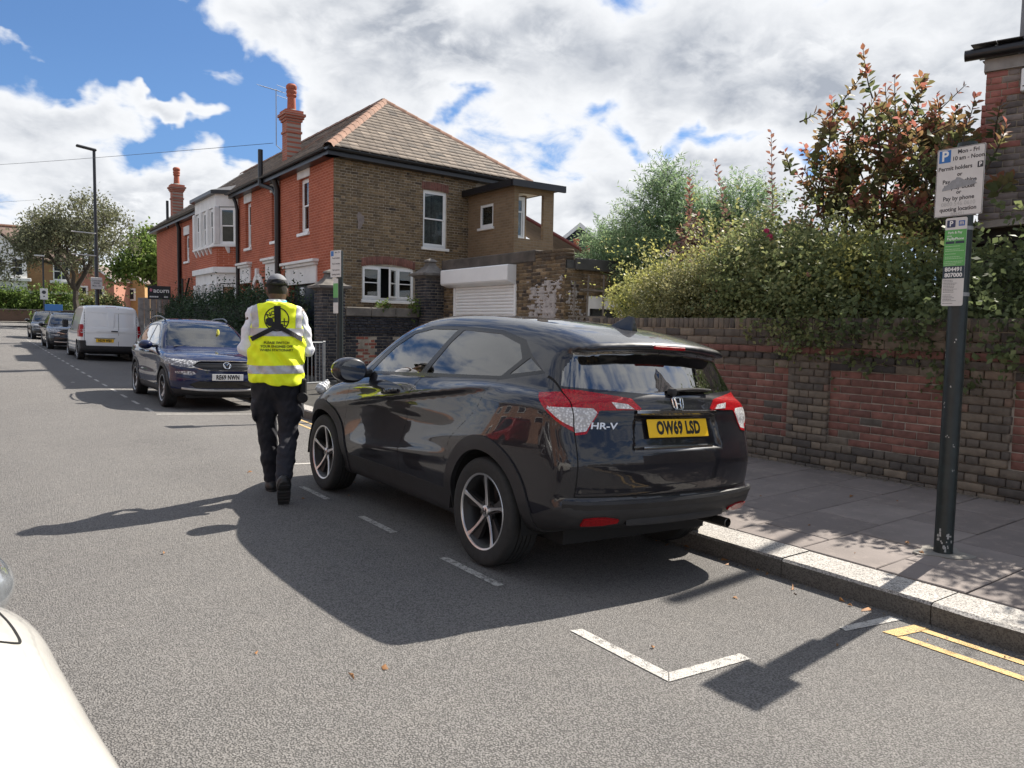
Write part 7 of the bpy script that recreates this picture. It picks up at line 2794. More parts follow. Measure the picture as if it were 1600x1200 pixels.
# ---- white van seen from behind
def build_van():
 tub = [(-0.55, 0.27), (-0.70, 0.34), (-0.72, 0.60), (-0.705, 0.95), (-0.66, 1.05), (0, 1.06), (1.5, 1.06), (2.4, 1.08), (2.9, 1.02), (3.3, 0.92), (3.5, 0.75), (3.56, 0.5), (3.48, 0.3), (3.2, 0.22), (1.3, 0.22), (0, 0.22)]
 house = [(-0.66, 0.9), (-0.705, 0.98), (-0.665, 1.35), (-0.58, 1.74), (-0.50, 1.80), (-0.3, 1.83), (0.5, 1.845), (1.3, 1.84), (1.7, 1.78), (2.1, 1.55), (2.6, 1.2), (2.85, 1.0), (2.6, 0.9), (1, 0.85)]
 half = [(-0.9, 0.82), (-0.7, 0.875), (-0.4, 0.915), (0, 0.922), (1.2, 0.922), (2.5, 0.92), (3.0, 0.89), (3.3, 0.78), (3.6, 0.55)]
 wg = [(0.8, 0.915), (1.0, 0.905), (1.2, 0.885), (1.5, 0.825), (1.75, 0.755), (1.9, 0.70)]
 wgx = [(-1, 0.97), (-0.4, 1), (1.5, 1), (2.2, 0.97), (2.8, 0.9)]
 side = lambda x, z: -0.03 * sstep(0.5, 0.2, z) - 0.012 * sstep(0.62, 0.56, z) * sstep(0.40, 0.46, z)
 def emb(x, ya, z):
  qx, qz = np.abs(ya - 0.40) - 0.30 + (z - 1.3) * 0.05, np.abs(z - 1.33) - 0.24
  return np.where(x < -0.4, 0.010 * sstep(0.02, -0.02, np.maximum(qx, qz)), 0.0)
 S = CarShape(tub, house, half, wg, wgx, side, bow_r=0.07, bow_f=0.3, k=0.07, kt=0.03, kg=0.08, crown=0.04, recess=emb)
 AR, AF = (0, 0.33), (2.785, 0.33)
 lampP = np.array([(0.805, 0.775), (1.0, 0.775), (1.0, 1.18), (0.80, 1.18), (0.785, 1.12)])
 bump_ = lambda v: v[:, 2] - np.where(v[:, 1] > 0.72, 0.665, 0.50) * np.where(v[:, 0] < -0.28, 1, 0.0) - np.where(v[:, 0] < -0.28, 0, 0.33)
 ring = lambda c, r: (lambda v: np.hypot(v[:, 0] - c[0], v[:, 2] - c[1]) - r)
 lat = lambda v, t: v[t].mean(1)[:, 1] > 0.5
 rear = lambda v, t: v[t].mean(1)[:, 0] < -0.3
 wn = np.array([(2.35, 1.12), (1.42, 1.12), (1.42, 1.60), (1.78, 1.58)])
 wp = np.array([(1.32, 1.14), (0.55, 1.14), (0.58, 1.58), (1.32, 1.60)])
 cuts = [(ring(AR, 0.37), lat), (ring(AF, 0.37), lat), bump_, (lambda v: sdpoly(lampP, v[:, 1], v[:, 2]), rear), (lambda v: sdpoly(wn, v[:, 0], v[:, 2]), lat), (lambda v: np.abs(v[:, 0] - 1.37) - 0.006, lat), (lambda v: np.abs(v[:, 1] - 0.765) - 0.005, rear)]
 def cl(c, n):
  x, y, z = c.T
  L = np.zeros(len(c), int)
  bz = np.where(x < -0.28, np.where(y > 0.72, 0.665, 0.50), 0.33)
  L[(np.abs(x - 1.37) < 0.006) & (y > 0.5) & (z < 1.7) & (z > .35)] = 20
  L[(x < -0.4) & (np.abs(y - 0.765) < 0.005) & (z < 1.75) & (z > 0.5) & (n[:, 0] < -0.5)] = 20
  L[z < bz] = 8
  L[(x < -0.3) & (sdpoly(lampP, y, z) < 0)] = 10
  L[(y > 0.5) & (sdpoly(wn, x, z) < 0)] = 5
  L[(y > 0.5) & (np.minimum(np.hypot(x, z - .33), np.hypot(x - 2.785, z - .33)) < 0.37)] = 99
  return L
 V, T, N, L = car_panels(S, (-0.95, 0, 0.14), (3.75, 1.02, 1.95), 0.028, cuts, cl)
 root = thing('parked_van', 'white panel van seen from behind with a yellow plate', 'van')
 panel('body', V, T, N, L == 0, mat_paint('van_white', (0.74, 0.75, 0.74), 0, 0.3), root, 0, 0.01, True)
 panel('panel_gap', V, T, N, L == 20, M_GAP, root, -0.001, 0, True)['kind'] = 'stuff'
 panel('lower_cladding', V, T, N, L == 8, M_BLACKPL, root, 0.010, 0.03, True)
 panel_pair('tail_light', V, T, N, L == 10, M_REDLENS, root, 0.006, 0.02)
 panel_pair('side_window', V, T, N, L == 5, M_DARKGLASS, root, -0.003)
 def rp(y, z, lift):
  p = np.array([-1.2, y, z])
  for _ in range(24):
   v = S.exact(*[np.array([q]) for q in p])[0]
   if abs(v) < 4e-4:
    break
   p[0] += max(-0.05, min(v, 0.15)) * 0.95
  return Vector(p) - Vector((lift, 0, 0))
 for s in (1, -1):
  b = MB()
  q = [rp(s * y, z, 0.012) for y, z in ((0.80, 0.90), (0.87, 0.90), (0.87, 1.02), (0.80, 1.02))]
  b.quad(*q)
  b.build('reversing_light', M_CLEAROPTIC, root, fix=False)
  b = MB()
  b.cbox(2.05, 2.2, s * 0.96 if s > 0 else -1.14, 1.14 if s > 0 else -0.96, 1.05, 1.32, 0.03)
  b.build('mirror', M_BLACKPL, root)
  for x in (0, 2.785):
   wheel(root, 'wheel', x, s * 0.80, 0.325, 0.327, 0.205, 0.215, 'silver', s, detail=False)
  for x in (0.95, 1.62):
   b = MB()
   b.cbox(x, x + 0.2, s * 0.925 - 0.012, s * 0.925 + 0.012, 0.98, 1.015, 0.008)
   b.build('door_handle', M_BLACKPL, root)
 b = MB()
 for z0, z1 in ((0.50, 1.05), (1.05, 1.40), (1.40, 1.74)):
  b.quad(rp(-0.225, z0, .004), rp(-0.215, z0, .004), rp(-0.215, z1, .004), rp(-0.225, z1, .004))
 b.build('door_seam', M_GAP, root, fix=False)
 b = MB()
 p = rp(0.0, 0.985, 0.01)
 b.cbox(p.x - 0.03, p.x + 0.02, -0.20, 0.0, 0.965, 1.0, 0.01)
 b.build('door_handle', M_BLACKPL, root)
 b = MB()
 p = rp(0.13, 0.79, 0)
 b.cbox(p.x - 0.025, p.x + 0.02, -0.12, 0.48, 0.735, 0.775, 0.012)
 b.build('lamp_bar', M_SATIN, root)
 p = rp(0.18, 0.67, 0.012)
 plate(root, 'ND70 WBX', frame(p, (0, -1, 0), (0, 0, 1)), True)
 b = MB()
 p = rp(0.0, 1.775, 0.0)
 b.cbox(p.x - 0.01, p.x + 0.03, -0.16, 0.16, 1.745, 1.775, 0.008)
 b.build('brake_light', M_REDLENS, root)
 b = MB()
 b.box(-0.5, 3.3, -0.6, 0.6, 0.22, 0.42)
 b.build('floor_pan', M_INTERIOR, root)
 wells(root, (AR, AF), 0.5, 0.89, 0.38)
 return root
van = build_van()
place(van, 3.88, 28.9, gz(3.8, 28.5) - 0.0, R(90), 0.03)
# ---- the other side of the street, out of the frame, mirrored in the parked car paint
M_OPP = mat('opposite_brick', (0.34, 0.20, 0.14), 0.9, var=0.25, vscale=1.5)
for k in range(5):
 y0 = -14 + 8.2 * k
 t = thing('terraced_house', 'two-storey house across the street, out of the frame', 'house', (-11.5, y0, 0), 0, 'houses across the street')
 b = MB()
 b.prism([(-7, -0.5), (0, -0.5), (0, 5.8), (-3.5, 8.6), (-7, 5.8)], lambda u, v, w_: (u, w_, v), 8.1)
 b.build('wall', M_OPP, t)
 b = MB()
 b.quad((0.35, 0, 5.6), (0.35, 8.1, 5.6), (-3.5, 8.1, 8.75), (-3.5, 0, 8.75))
 b.build('roof', M_GREYTILE, t)
 for yy, z0, z1, wv in ((1.2, 0.9, 2.6, 2.2), (1.2, 3.6, 5.2, 2.2), (5.6, 3.6, 5.2, 1.2), (5.4, 0.1, 2.3, 1.1)):
  b = MB()
  b.box(0.01, 0.12, yy, yy + wv, z0, z1)
  o = b.build('window', M_WINWHITE, t)
  b = MB()
  b.box(0.121, 0.13, yy + 0.12, yy + wv - 0.12, z0 + 0.12, z1 - 0.12)
  b.build('pane', M_FARPANE, o)
 b = MB()
 b.box(2.8, 3.1, 0.05, 8.0, -0.2, 1.0)
 b.build('front_wall', M_OPP, t)
for nm, paint, y_ in (('red', mat_paint('red_paint', (0.30, 0.012, 0.014), 0, 0.3), 10.0), ('silver', mat_paint('silver_paint', (0.42, 0.43, 0.44), 0.3, 0.3), 4.2)):
 c = variant(suv, paint, nm + ' car parked across the street, out of the frame')
 place(c, -4.3, y_, -0.08, R(90))
# ------------------------------------------------------------------ the traffic warden
def build_person():
 root = thing('person', 'person from behind in yellow hi-vis vest, white shirt, dark trousers and cap', 'person')
 cap_ = capsule
 def chain(p, pts, k=0.05):
  d = None
  for (a, ra), (b, rb) in zip(pts[:-1], pts[1:]):
   c = cap_(p, a, b, ra, rb)
   d = c if d is None else smin(d, c, k)
  return d
 def wr(p, a, f):
  return a * (np.sin(p[2] * f + 3 * np.sin(p[0] * f * 0.4) + p[1] * f * 0.5) * np.sin(p[0] * f * 0.6 + p[2] * f * 0.23 + 1.3))
 # joints: x right, y forward, z up
 hipR, hipL = (0.095, 0.0, 0.98), (-0.095, 0.02, 0.98)
 kneeR, kneeL = (0.092, 0.03, 0.535), (-0.075, 0.20, 0.54)
 ankR, ankL = (0.035, -0.27, 0.20), (-0.035, 0.30, 0.10)
 shR, shL = (0.182, 0.03, 1.565), (-0.182, 0.03, 1.565)
 elR, elL = (0.243, 0.04, 1.265), (-0.243, 0.04, 1.265)
 wrR, wrL = (0.115, 0.285, 1.215), (-0.115, 0.285, 1.235)
 head = (0.01, 0.115, 1.765)
 def hands(p):
  d = None
  for s, w_ in ((1, wrR), (-1, wrL)):
   palm = (w_[0] - s * 0.055, w_[1] + 0.055, w_[2] + 0.01)
   q = chain(p, [(w_, 0.027), (palm, 0.030)], 0.02)
   for k in range(4):
    a = (palm[0] - s * 0.005, palm[1] + 0.015, palm[2] + 0.030 - 0.020 * k)
    b_ = (a[0] - s * 0.028, a[1] + 0.030, a[2] + 0.004)
    c_ = (b_[0] - s * (0.030 - 0.004 * abs(k - 1)), b_[1] - 0.008, b_[2])
    q = smin(q, chain(p, [(a, 0.0095), (b_, 0.0088), (c_, 0.0075)], 0.004), 0.008)
   t0 = (palm[0] + s * 0.004, palm[1] - 0.01, palm[2] + 0.030)
   q = smin(q, chain(p, [(t0, 0.011), ((t0[0] - s * 0.02, t0[1] + 0.03, t0[2] + 0.028), 0.010), ((t0[0] - s * 0.045, t0[1] + 0.045, t0[2] + 0.026), 0.008)], 0.004), 0.008)
   d = q if d is None else np.minimum(d, q)
  return d
 def body(x, y, z):
  p = (x, y, z)
  d = ellip(p, head, (0.076, 0.096, 0.112))
  d = smin(d, ellip(p, (head[0], head[1] + 0.035, head[2] - 0.06), (0.055, 0.065, 0.06)), 0.04)
  d = smin(d, cap_(p, (head[0], head[1] + 0.095, head[2] - 0.012), (head[0], head[1] + 0.112, head[2] - 0.035), 0.012, 0.017), 0.02)     # nose
  d = smin(d, cap_(p, (head[0] - 0.02, head[1] + 0.092, head[2] - 0.070), (head[0] + 0.02, head[1] + 0.092, head[2] - 0.070), 0.008, 0.008), 0.012)
  for s in (1, -1):
   d = smin(d, ellip(p, (head[0] + s * 0.078, head[1] - 0.005, head[2] - 0.02), (0.012, 0.022, 0.034)), 0.012)
   d = smin(d, ellip(p, (head[0] + s * 0.03, head[1] + 0.078, head[2] + 0.004), (0.014, 0.012, 0.010)), 0.006)
  d = smin(d, cap_(p, (0, 0.045, 1.57), (head[0], head[1] - 0.025, 1.70), 0.062, 0.055), 0.04)
  d = smin(d, chain(p, [((0, 0.03, 1.48), 0.12), ((0, 0.01, 1.25), 0.115), ((0, 0, 1.02), 0.115)]), 0.06)
  for sh, el, w_ in ((shR, elR, wrR), (shL, elL, wrL)):
   d = smin(d, chain(p, [(sh, 0.052), (el, 0.040), (w_, 0.028)]), 0.05)
  for h, k_, a in ((hipR, kneeR, ankR), (hipL, kneeL, ankL)):
   d = smin(d, chain(p, [(h, 0.085), (k_, 0.055), (a, 0.038)]), 0.05)
  return smin(d, hands(p), 0.015)
 SK = mat('dark_skin', (0.075, 0.038, 0.024), 0.55, var=0.12, vscale=25)
 sdf_obj('body', body, (-0.38, -0.32, 0.08), (0.38, 0.50, 1.92), 0.0125, SK, root)
 def shirt(x, y, z):
  p = (x, y, z)
  d = chain(p, [((0, 0.035, 1.47), 0.142), ((0, 0.01, 1.2), 0.13), ((0, 0, 1.03), 0.13)])
  for sh, el, w_ in ((shR, elR, wrR), (shL, elL, wrL)):
   d = smin(d, chain(p, [(sh, 0.056), ((sh[0] * 1.18, 0.035, 1.42), 0.056), (el, 0.057), (w_, 0.038)], 0.04), 0.05)
  d = smin(d, cap_(p, (0, 0.045, 1.60), (0.003, 0.062, 1.655), 0.078, 0.070), 0.03)
  return d + wr(p, 0.007, 34) + wr(p, 0.004, 75) + 0.004 * np.sin(z * 60 + x * 50) * sstep(1.42, 1.25, z)
 sdf_obj('shirt', shirt, (-0.42, -0.22, 0.96), (0.42, 0.40, 1.73), 0.0135, mat('white_shirt', (0.72, 0.73, 0.78), 0.8, var=0.05, vscale=12), root,
   keep=lambda v: np.where(v[:, 2] > 1.6, v[:, 2] - 1.675 + 0.10 * (v[:, 1] - 0.04), -1.0))
 def trousers(x, y, z):
  p = (x, y, z)
  d = smin(ellip(p, (0, 0.0, 1.00), (0.185, 0.145, 0.16)), cap_(p, (0, 0.0, 1.0), (0, 0.0, 1.12), 0.14, 0.14), 0.05)
  for h, k_, a, s in ((hipR, kneeR, ankR, 1), (hipL, kneeL, ankL, -1)):
   mid = tuple(0.55 * np.array(h) + 0.45 * np.array(k_))
   d = smin(d, chain(p, [(h, 0.112), (mid, 0.098), (k_, 0.076), (tuple(0.5 * np.array(k_) + 0.5 * np.array(a)), 0.071), (a, 0.066)], 0.04), 0.05)
   d = smin(d, ellip(p, (mid[0] + s * 0.095, mid[1], mid[2] - 0.02), (0.030, 0.07, 0.10)), 0.03)        # cargo pocket
  return d + wr(p, 0.0065, 36) + wr(p, 0.003, 80)
 sdf_obj('trousers', trousers, (-0.30, -0.36, 0.06), (0.30, 0.46, 1.18), 0.0145, mat('navy_trousers', (0.013, 0.014, 0.021), 0.85, var=0.2, vscale=30), root,
   keep=lambda v: np.where(v[:, 1] < 0, 0.150 - v[:, 2], 0.085 - v[:, 2]))
 M_BOOT = mat('black_boot', (0.014, 0.013, 0.013), 0.5, var=0.2, vscale=40)
 M_SOLE = mat('boot_sole', (0.022, 0.022, 0.022), 0.85, bmp=0.4, bscale=120)
 for (ank, ang, off) in ((ankR, 60, 1), (ankL, 4, -1)):
  ca, sa = math.cos(R(ang)), math.sin(R(ang))
  # local boot frame: u along the foot, v up from the sole; heel lifted by ang, ankle over (0, 0.10)
  def loc(y, z, a=ank, ca=ca, sa=sa):
   dy, dz = y - a[1], z - a[2]
   return dy * ca - dz * sa, dy * sa + dz * ca + 0.105
  def boot(x, y, z, a=ank, loc=loc):
   u, v = loc(y, z)
   p = (x - a[0], u, v)
   d = smin(cap_(p, (0, 0.0, 0.05), (0, 0.0, 0.20), 0.050, 0.052), ellip(p, (0, 0.075, 0.045), (0.050, 0.13, 0.052)), 0.05)
   d = smin(d, ellip(p, (0, -0.02, 0.045), (0.045, 0.07, 0.05)), 0.03)
   return smax(d, 0.012 - v, 0.01)
  def sole(x, y, z, a=ank, loc=loc):
   u, v = loc(y, z)
   q = np.sqrt(((x - a[0]) / 0.052)**2 + (np.abs(u - 0.058) / 0.150)**2.6 + 1e-9)
   lug = 0.006 * (np.sin(u * 190) > 0.1)
   gapz = np.where((u > -0.012) & (u < 0.016), 0.014, 0.0)
   return np.maximum((q - 1) * 0.045, np.maximum(-0.018 + gapz + lug - v + 0.0, v - 0.022))
  lo = (ank[0] - 0.08, ank[1] - 0.22, 0.0 - 0.03)
  hi = (ank[0] + 0.08, ank[1] + 0.28, ank[2] + 0.26)
  sdf_obj('boot', boot, lo, hi, 0.010, M_BOOT, root)
  sdf_obj('boot_sole', sole, lo, hi, 0.008, M_SOLE, root, iters=1)
 # vest: loose, open at the arms; bands are cut out of the same surface
 def vest(x, y, z):
  p = (x, y, z)
  t = np.clip((1.62 - z) / 0.64, 0, 1)
  hw = 0.222 + 0.002 * np.sin(t * 2.6) + 0.004 * t
  hd = 0.140 + 0.035 * np.sin(t * 2.0) + 0.016 * t
  e = (np.abs(x / hw)**2.5 + np.abs((y - 0.03 + 0.02 * t) / hd)**2.3)**(1 / 2.4)
  d = (e - 1) * 0.15
  d = smax(d, 0.985 - 0.02 * np.sin(x * 9 + 1) + 0.02 * (x < -0.15) * 0 - z, 0.006)
  top = 1.655 - 0.27 * np.maximum(np.abs(x) - 0.07, 0) - 0.0
  d = smax(d, (z - top) * 0.9, 0.05)
  return d + wr(p, 0.0065, 24) * sstep(1.62, 1.4, z) + wr(p, 0.004, 55) + 0.007 * np.sin(x * 38 + z * 12) * sstep(1.30, 1.02, z) + 0.006 * np.sin((x + z * 0.9) * 48) * sstep(1.42, 1.30, z) * sstep(1.02, 1.15, z)
 V, T = surface_net(vest, (-0.30, -0.24, 0.93), (0.30, 0.30, 1.72), 0.012)
 bands = [lambda v: np.abs(v[:, 2] - 1.098 - 0.01 * v[:, 0]) - 0.033, lambda v: np.abs(v[:, 2] - 1.405) - 0.032,
    lambda v: np.maximum(np.abs(np.abs(v[:, 0]) - 0.172 - 0.10 * np.maximum(v[:, 2] - 1.5, 0)) - 0.027, 1.44 - v[:, 2])]
 for bnd in bands:
  V, T = cut(V, T, bnd)
 hole = lambda v: np.minimum(np.hypot((v[:, 1] - 0.03) / 0.085, (v[:, 2] - 1.50) / 0.135) * 0.1 - 0.1, 1) + 0.9 * np.maximum(0.195 - np.abs(v[:, 0]), 0)
 V, T = cut(V, T, hole)
 V, T = cut(V, T, lambda v: np.abs(v[:, 0]) * 0 + np.hypot(v[:, 0] / 0.085, (v[:, 1] - 0.05) / 0.085) - 1 + (1.58 - v[:, 2] > 0) * 2)
 c = V[T].mean(1)
 keep = (hole(c) > 0) & ~((np.hypot(c[:, 0] / 0.085, (c[:, 1] - 0.05) / 0.085) < 1) & (c[:, 2] > 1.58))
 _, N = grad(vest, V, 0.003)
 isb = np.zeros(len(c), bool)
 for k, bnd in enumerate(bands):
  isb |= (bnd(c) < 0)
 HV = mat('hi_vis_yellow', (0.86, 1.0, 0.016), 0.75, var=0.06, vscale=8)
 v, t, n = submesh(V, T, keep & ~isb, N)
 vo = npmesh('vest', v, t, HV, root, smooth=True, normals=n)
 for part_ in (c[:, 2] < 1.2, (c[:, 2] >= 1.2) & (c[:, 0] < 0), (c[:, 2] >= 1.2) & (c[:, 0] >= 0)):
  v, t, n = submesh(V, T, keep & isb & part_, N)
  npmesh('reflective_band', v + n * 0.0015, t, mat('reflective_tape', (0.44, 0.44, 0.46), 0.38, 0.25, var=0.1, vscale=40), vo, smooth=True, normals=n)
 def back(x, z, lift=0.004):
  lo_, hi_ = -0.30, 0.03
  y = lo_
  for _ in range(40):
   d = vest(np.array([x]), np.array([y]), np.array([z]))[0]
   if d < 0.0006:
    break
   y += max(d, 0.001) * 0.9
  return Vector((x, y - lift, z))
 P = lambda lift: (lambda p: back(p.x, p.z, lift))
 M_PRINT = mat('vest_print', (0.012, 0.014, 0.012), 0.7)
 def txt(s, x, z, size, rot=0.0, bold=0.0015):
  M = Matrix.Translation((x, 0, z)) @ Matrix.Rotation(R(90), 4, 'X') @ Matrix.Rotation(R(rot), 4, 'Z')
  text_obj('vest_lettering', s, size, M_PRINT, vo, M, bold=bold, ext=0.0, proj=P(0.004))
 txt('PLEASE SWITCH', -0.008, 1.318, 0.028, 0, 0.0006)
 txt('YOUR ENGINES OFF', -0.008, 1.288, 0.028, 0, 0.0006)
 txt('WHEN STATIONARY', -0.008, 1.258, 0.028, 0, 0.0006)
 txt('NO', -0.050, 1.552, 0.046, 28)
 txt('idling', -0.028, 1.527, 0.022, 25, 0.0008)
 def printed(name, polys):
  b = MB()
  for poly in polys:
   b.add([back(x, z, 0.004) for x, z in poly], [tuple(range(len(poly)))])
  b.build(name, M_PRINT, vo, fix=False)
 rg = []
 for k in range(40):
  a0, a1 = 2 * math.pi * k / 40, 2 * math.pi * (k + 1) / 40
  rg.append([(r_ * math.cos(a) - 0.005, 1.512 + r_ * math.sin(a)) for r_, a in ((0.091, a0), (0.100, a0), (0.100, a1), (0.091, a1))])
 printed('printed_ring', rg)
 blob = []
 for cx, cz, rx, rz_ in ((-0.062, 1.500, 0.030, 0.026), (-0.046, 1.478, 0.026, 0.018), (-0.038, 1.462, 0.040, 0.009), (-0.07, 1.483, 0.02, 0.02)):
  blob.append([(cx + rx * math.cos(2 * math.pi * k / 14), cz + rz_ * math.sin(2 * math.pi * k / 14)) for k in range(14)])
 blob += [[(0.03, 1.488), (0.085, 1.488), (0.085, 1.497), (0.03, 1.497)], [(0.05, 1.46), (0.058, 1.46), (0.058, 1.52), (0.05, 1.52)], [(0.03, 1.455), (0.075, 1.455), (0.075, 1.463), (0.03, 1.463)]]
 printed('printed_motif', blob)
 # black harness strapped over the vest
 M_STRAP = mat('black_webbing', (0.010, 0.010, 0.011), 0.8)
 hs = bpy.data.objects.new('harness', None)
 COL.objects.link(hs)
 hs.parent = root
 def ribbon(pts, w_, lift=0.007):
  b = MB()
  n = len(pts)
  vs = []
  for i, (x, z) in enumerate(pts):
   x0, z0 = pts[max(i - 1, 0)]
   x1, z1 = pts[min(i + 1, n - 1)]
   d = Vector((x1 - x0, z1 - z0)).normalized()
   q = Vector((-d.y, d.x)) * w_ / 2
   a, c_ = back(x + q.x, z + q.y, 0.003), back(x - q.x, z - q.y, 0.003)
   vs += [a, a + Vector((0, -lift, 0)), c_ + Vector((0, -lift, 0)), c_]
  b.add(vs, [(i * 4 + j, i * 4 + (j + 1) % 4, i * 4 + 4 + (j + 1) % 4, i * 4 + 4 + j) for i in range(n - 1) for j in range(4)])
  b.build('strap', M_STRAP, hs)
 ln = lambda a, b_, n=9: [(a[0] + (b_[0] - a[0]) * i / n, a[1] + (b_[1] - a[1]) * i / n) for i in range(n + 1)]
 ribbon(ln((0.0, 1.622), (0.002, 1.445)), 0.052)
 ribbon(ln((-0.005, 1.455), (-0.205, 1.345), 12), 0.036)
 ribbon(ln((0.005, 1.455), (0.205, 1.345), 12), 0.036)
 ribbon(ln((0.0, 1.475), (0.0, 1.425), 3), 0.085, 0.010)
 # cap, hair, lanyard, belt pouch
 def cap(x, y, z):
  p = (x, y, z)
  d = ellip(p, (head[0], head[1] - 0.004, head[2] + 0.035), (0.088, 0.108, 0.098))
  d = smax(d, head[2] + 0.028 - 0.22 * (y - head[1]) - z, 0.01)
  br = smax(np.hypot((x - head[0]) / 1.0, (y - head[1] - 0.06) / 1.1) - 0.085, np.abs(z - head[2] - 0.035 + 0.25 * (y - head[1] - 0.08) + 0.9 * (x - head[0])**2 * 3) - 0.005, 0.006)
  return smin(d, smax(br, 0.04 - (y - head[1]), 0.01), 0.01)
 cm, t_ = new_mat('sunlit_crown_cap')
 s_ = t_.n('ShaderNodeSeparateXYZ', i_0=objco(t_))
 band_ = t_.math('GREATER_THAN', s_.outputs[2], head[2] + 0.080)
 pbsdf(t_, Base_Color=t_.mix(band_, (0.012, 0.014, 0.022, 1), (0.17, 0.175, 0.19, 1)), Roughness=0.75)  # grey crown painted lighter for sunlight, above the dark navy band
 co_ = sdf_obj('cap', cap, (-0.13, -0.06, 1.70), (0.15, 0.34, 1.92), 0.0095, cm, root)
 b = MB()
 b.tube([(head[0] + 0.060 * math.cos(a), head[1] - 0.112 + 0.02 * abs(math.cos(a)), head[2] + 0.052 + 0.028 * math.sin(a)) for a in np.linspace(0, math.pi, 9)], 0.004, 5)
 b.cbox(head[0] - 0.05, head[0] + 0.05, head[1] - 0.116, head[1] - 0.104, head[2] + 0.036, head[2] + 0.052, 0.003)
 b.build('cap_strap', M_STRAP, co_)
 def hair(x, y, z):
  return smax(smax(ellip((x, y, z), head, (0.081, 0.101, 0.115)), z - head[2] - 0.05, 0.01), (y - head[1] - 0.0) * 0.8 + (head[2] - 0.055 - z) * 0.9 + np.maximum(0, 0.0), 0.02)
 sdf_obj('hair', hair, (-0.1, 0.0, 1.66), (0.12, 0.2, 1.85), 0.0095, mat('cropped_hair', (0.010, 0.008, 0.007), 0.95, bmp=0.5, bscale=300), root)
 b = MB()
 pts = [(0.074 * math.cos(a), 0.052 + 0.070 * math.sin(a), 1.662 + 0.012 * math.sin(a)) for a in np.linspace(0, 2 * math.pi, 25)]
 b.tube(pts, 0.012, 6, cap=False)
 lm, t_ = new_mat('lanyard_print')
 vv = t_.n('ShaderNodeTexVoronoi', i_Vector=objco(t_), i_Scale=45.0)
 ch = t_.n('ShaderNodeSeparateColor', i_0=vv.outputs['Color']).outputs[0]
 pbsdf(t_, Base_Color=t_.mix(t_.rng(ch, 0.4, 0.5), (0.03, 0.30, 0.62, 1), (0.65, 0.72, 0.76, 1)), Roughness=0.6)
 b.build('lanyard', lm, root, smooth=True)
 b = MB()
 b.cbox(0.185, 0.235, -0.11, 0.02, 0.86, 1.02, 0.012)
 b.lathe([(0.0, -0.125), (0.040, -0.122), (0.046, -0.11), (0.046, -0.085), (0.0, -0.08)], 16, 'y', (0.20, 0, 0.86))
 b.build('belt_pouch', M_STRAP, root)
 return root
warden = build_person()
warden.location = (2.13, 6.40, -0.004)
warden.rotation_euler = (0, 0, R(-16))
# ------------------------------------------------------------------ plants
def unit(v):
 return v / np.maximum(np.linalg.norm(v, axis=-1, keepdims=True), 1e-9)
def leaf_mesh(P, A, Nn, L, W, fold=0.18, rng=RNG, bend=0.15):
 """one folded leaf (2 quads) per point: P base, A axis, Nn face normal, L length, W width"""
 n = len(P)
 A = unit(A)
 Bv = unit(np.cross(Nn, A))
 Nn = np.cross(A, Bv)
 L = np.broadcast_to(np.asarray(L, float), (n,))[:, None]
 W = np.broadcast_to(np.asarray(W, float), (n,))[:, None]
 tip = P + A * L - Nn * L * bend
 m1 = P + A * L * 0.38 + Bv * W * 0.5 + Nn * W * fold
 m2 = P + A * L * 0.38 - Bv * W * 0.5 + Nn * W * fold
 q1 = P + A * L * 0.72 + Bv * W * 0.36 + Nn * W * fold * 0.6 - Nn * L * bend * 0.5
 q2 = P + A * L * 0.72 - Bv * W * 0.36 + Nn * W * fold * 0.6 - Nn * L * bend * 0.5
 V = np.stack([P, m1, q1, tip, q2, m2], 1).reshape(-1, 3)
 b = 6 * np.arange(n)[:, None]
 F = np.concatenate([b + np.array([[0, 1, 2, 3]]), b + np.array([[0, 3, 4, 5]])], 1).reshape(-1, 4)
 return V, F
def leaf_quads(P, A, Nn, L, W, bend=0.12):
 """cheap leaf: one diamond each"""
 n = len(P)
 A = unit(A)
 Bv = unit(np.cross(Nn, A))
 L = np.broadcast_to(np.asarray(L, float), (n,))[:, None]
 W = np.broadcast_to(np.asarray(W, float), (n,))[:, None]
 V = np.stack([P, P + A * L * 0.45 + Bv * W * 0.5, P + A * L - unit(Nn) * L * bend, P + A * L * 0.45 - Bv * W * 0.5], 1).reshape(-1, 3)
 F = (4 * np.arange(n)[:, None] + np.arange(4)[None])
 return V, F
def rand_dirs(n, rng):
 return unit(rng.normal(size=(n, 3)))
def leafmat(name, ramp, trans=0.48, rough=0.5):
 return mat_tint(name, ramp, rough, var=0.22, vscale=9, bmp=0.0, trans=trans, spec=0.2)
LM_HEDGE = leafmat('hedge_leaf', [(0.0, (0.065, 0.085, 0.042)), (0.45, (0.165, 0.205, 0.088)), (0.8, (0.28, 0.295, 0.125)), (1.0, (0.40, 0.375, 0.17))])
LM_DARK = leafmat('dark_hedge_leaf', [(0.0, (0.026, 0.043, 0.026)), (0.6, (0.046, 0.082, 0.040)), (1.0, (0.087, 0.134, 0.057))], 0.25)
LM_YELLOW = leafmat('golden_shrub_leaf', [(0.0, (0.122, 0.150, 0.071)), (0.4, (0.272, 0.288, 0.104)), (0.75, (0.487, 0.469, 0.139)), (1.0, (0.500, 0.500, 0.223))])
LM_OLIVE = leafmat('olive_shrub_leaf', [(0.0, (0.139, 0.155, 0.084)), (0.5, (0.272, 0.269, 0.129)), (1.0, (0.487, 0.437, 0.204))])
LM_WILLOW = leafmat('narrow_leaf', [(0.0, (0.122, 0.190, 0.109)), (0.5, (0.239, 0.349, 0.182)), (1.0, (0.420, 0.500, 0.272))])
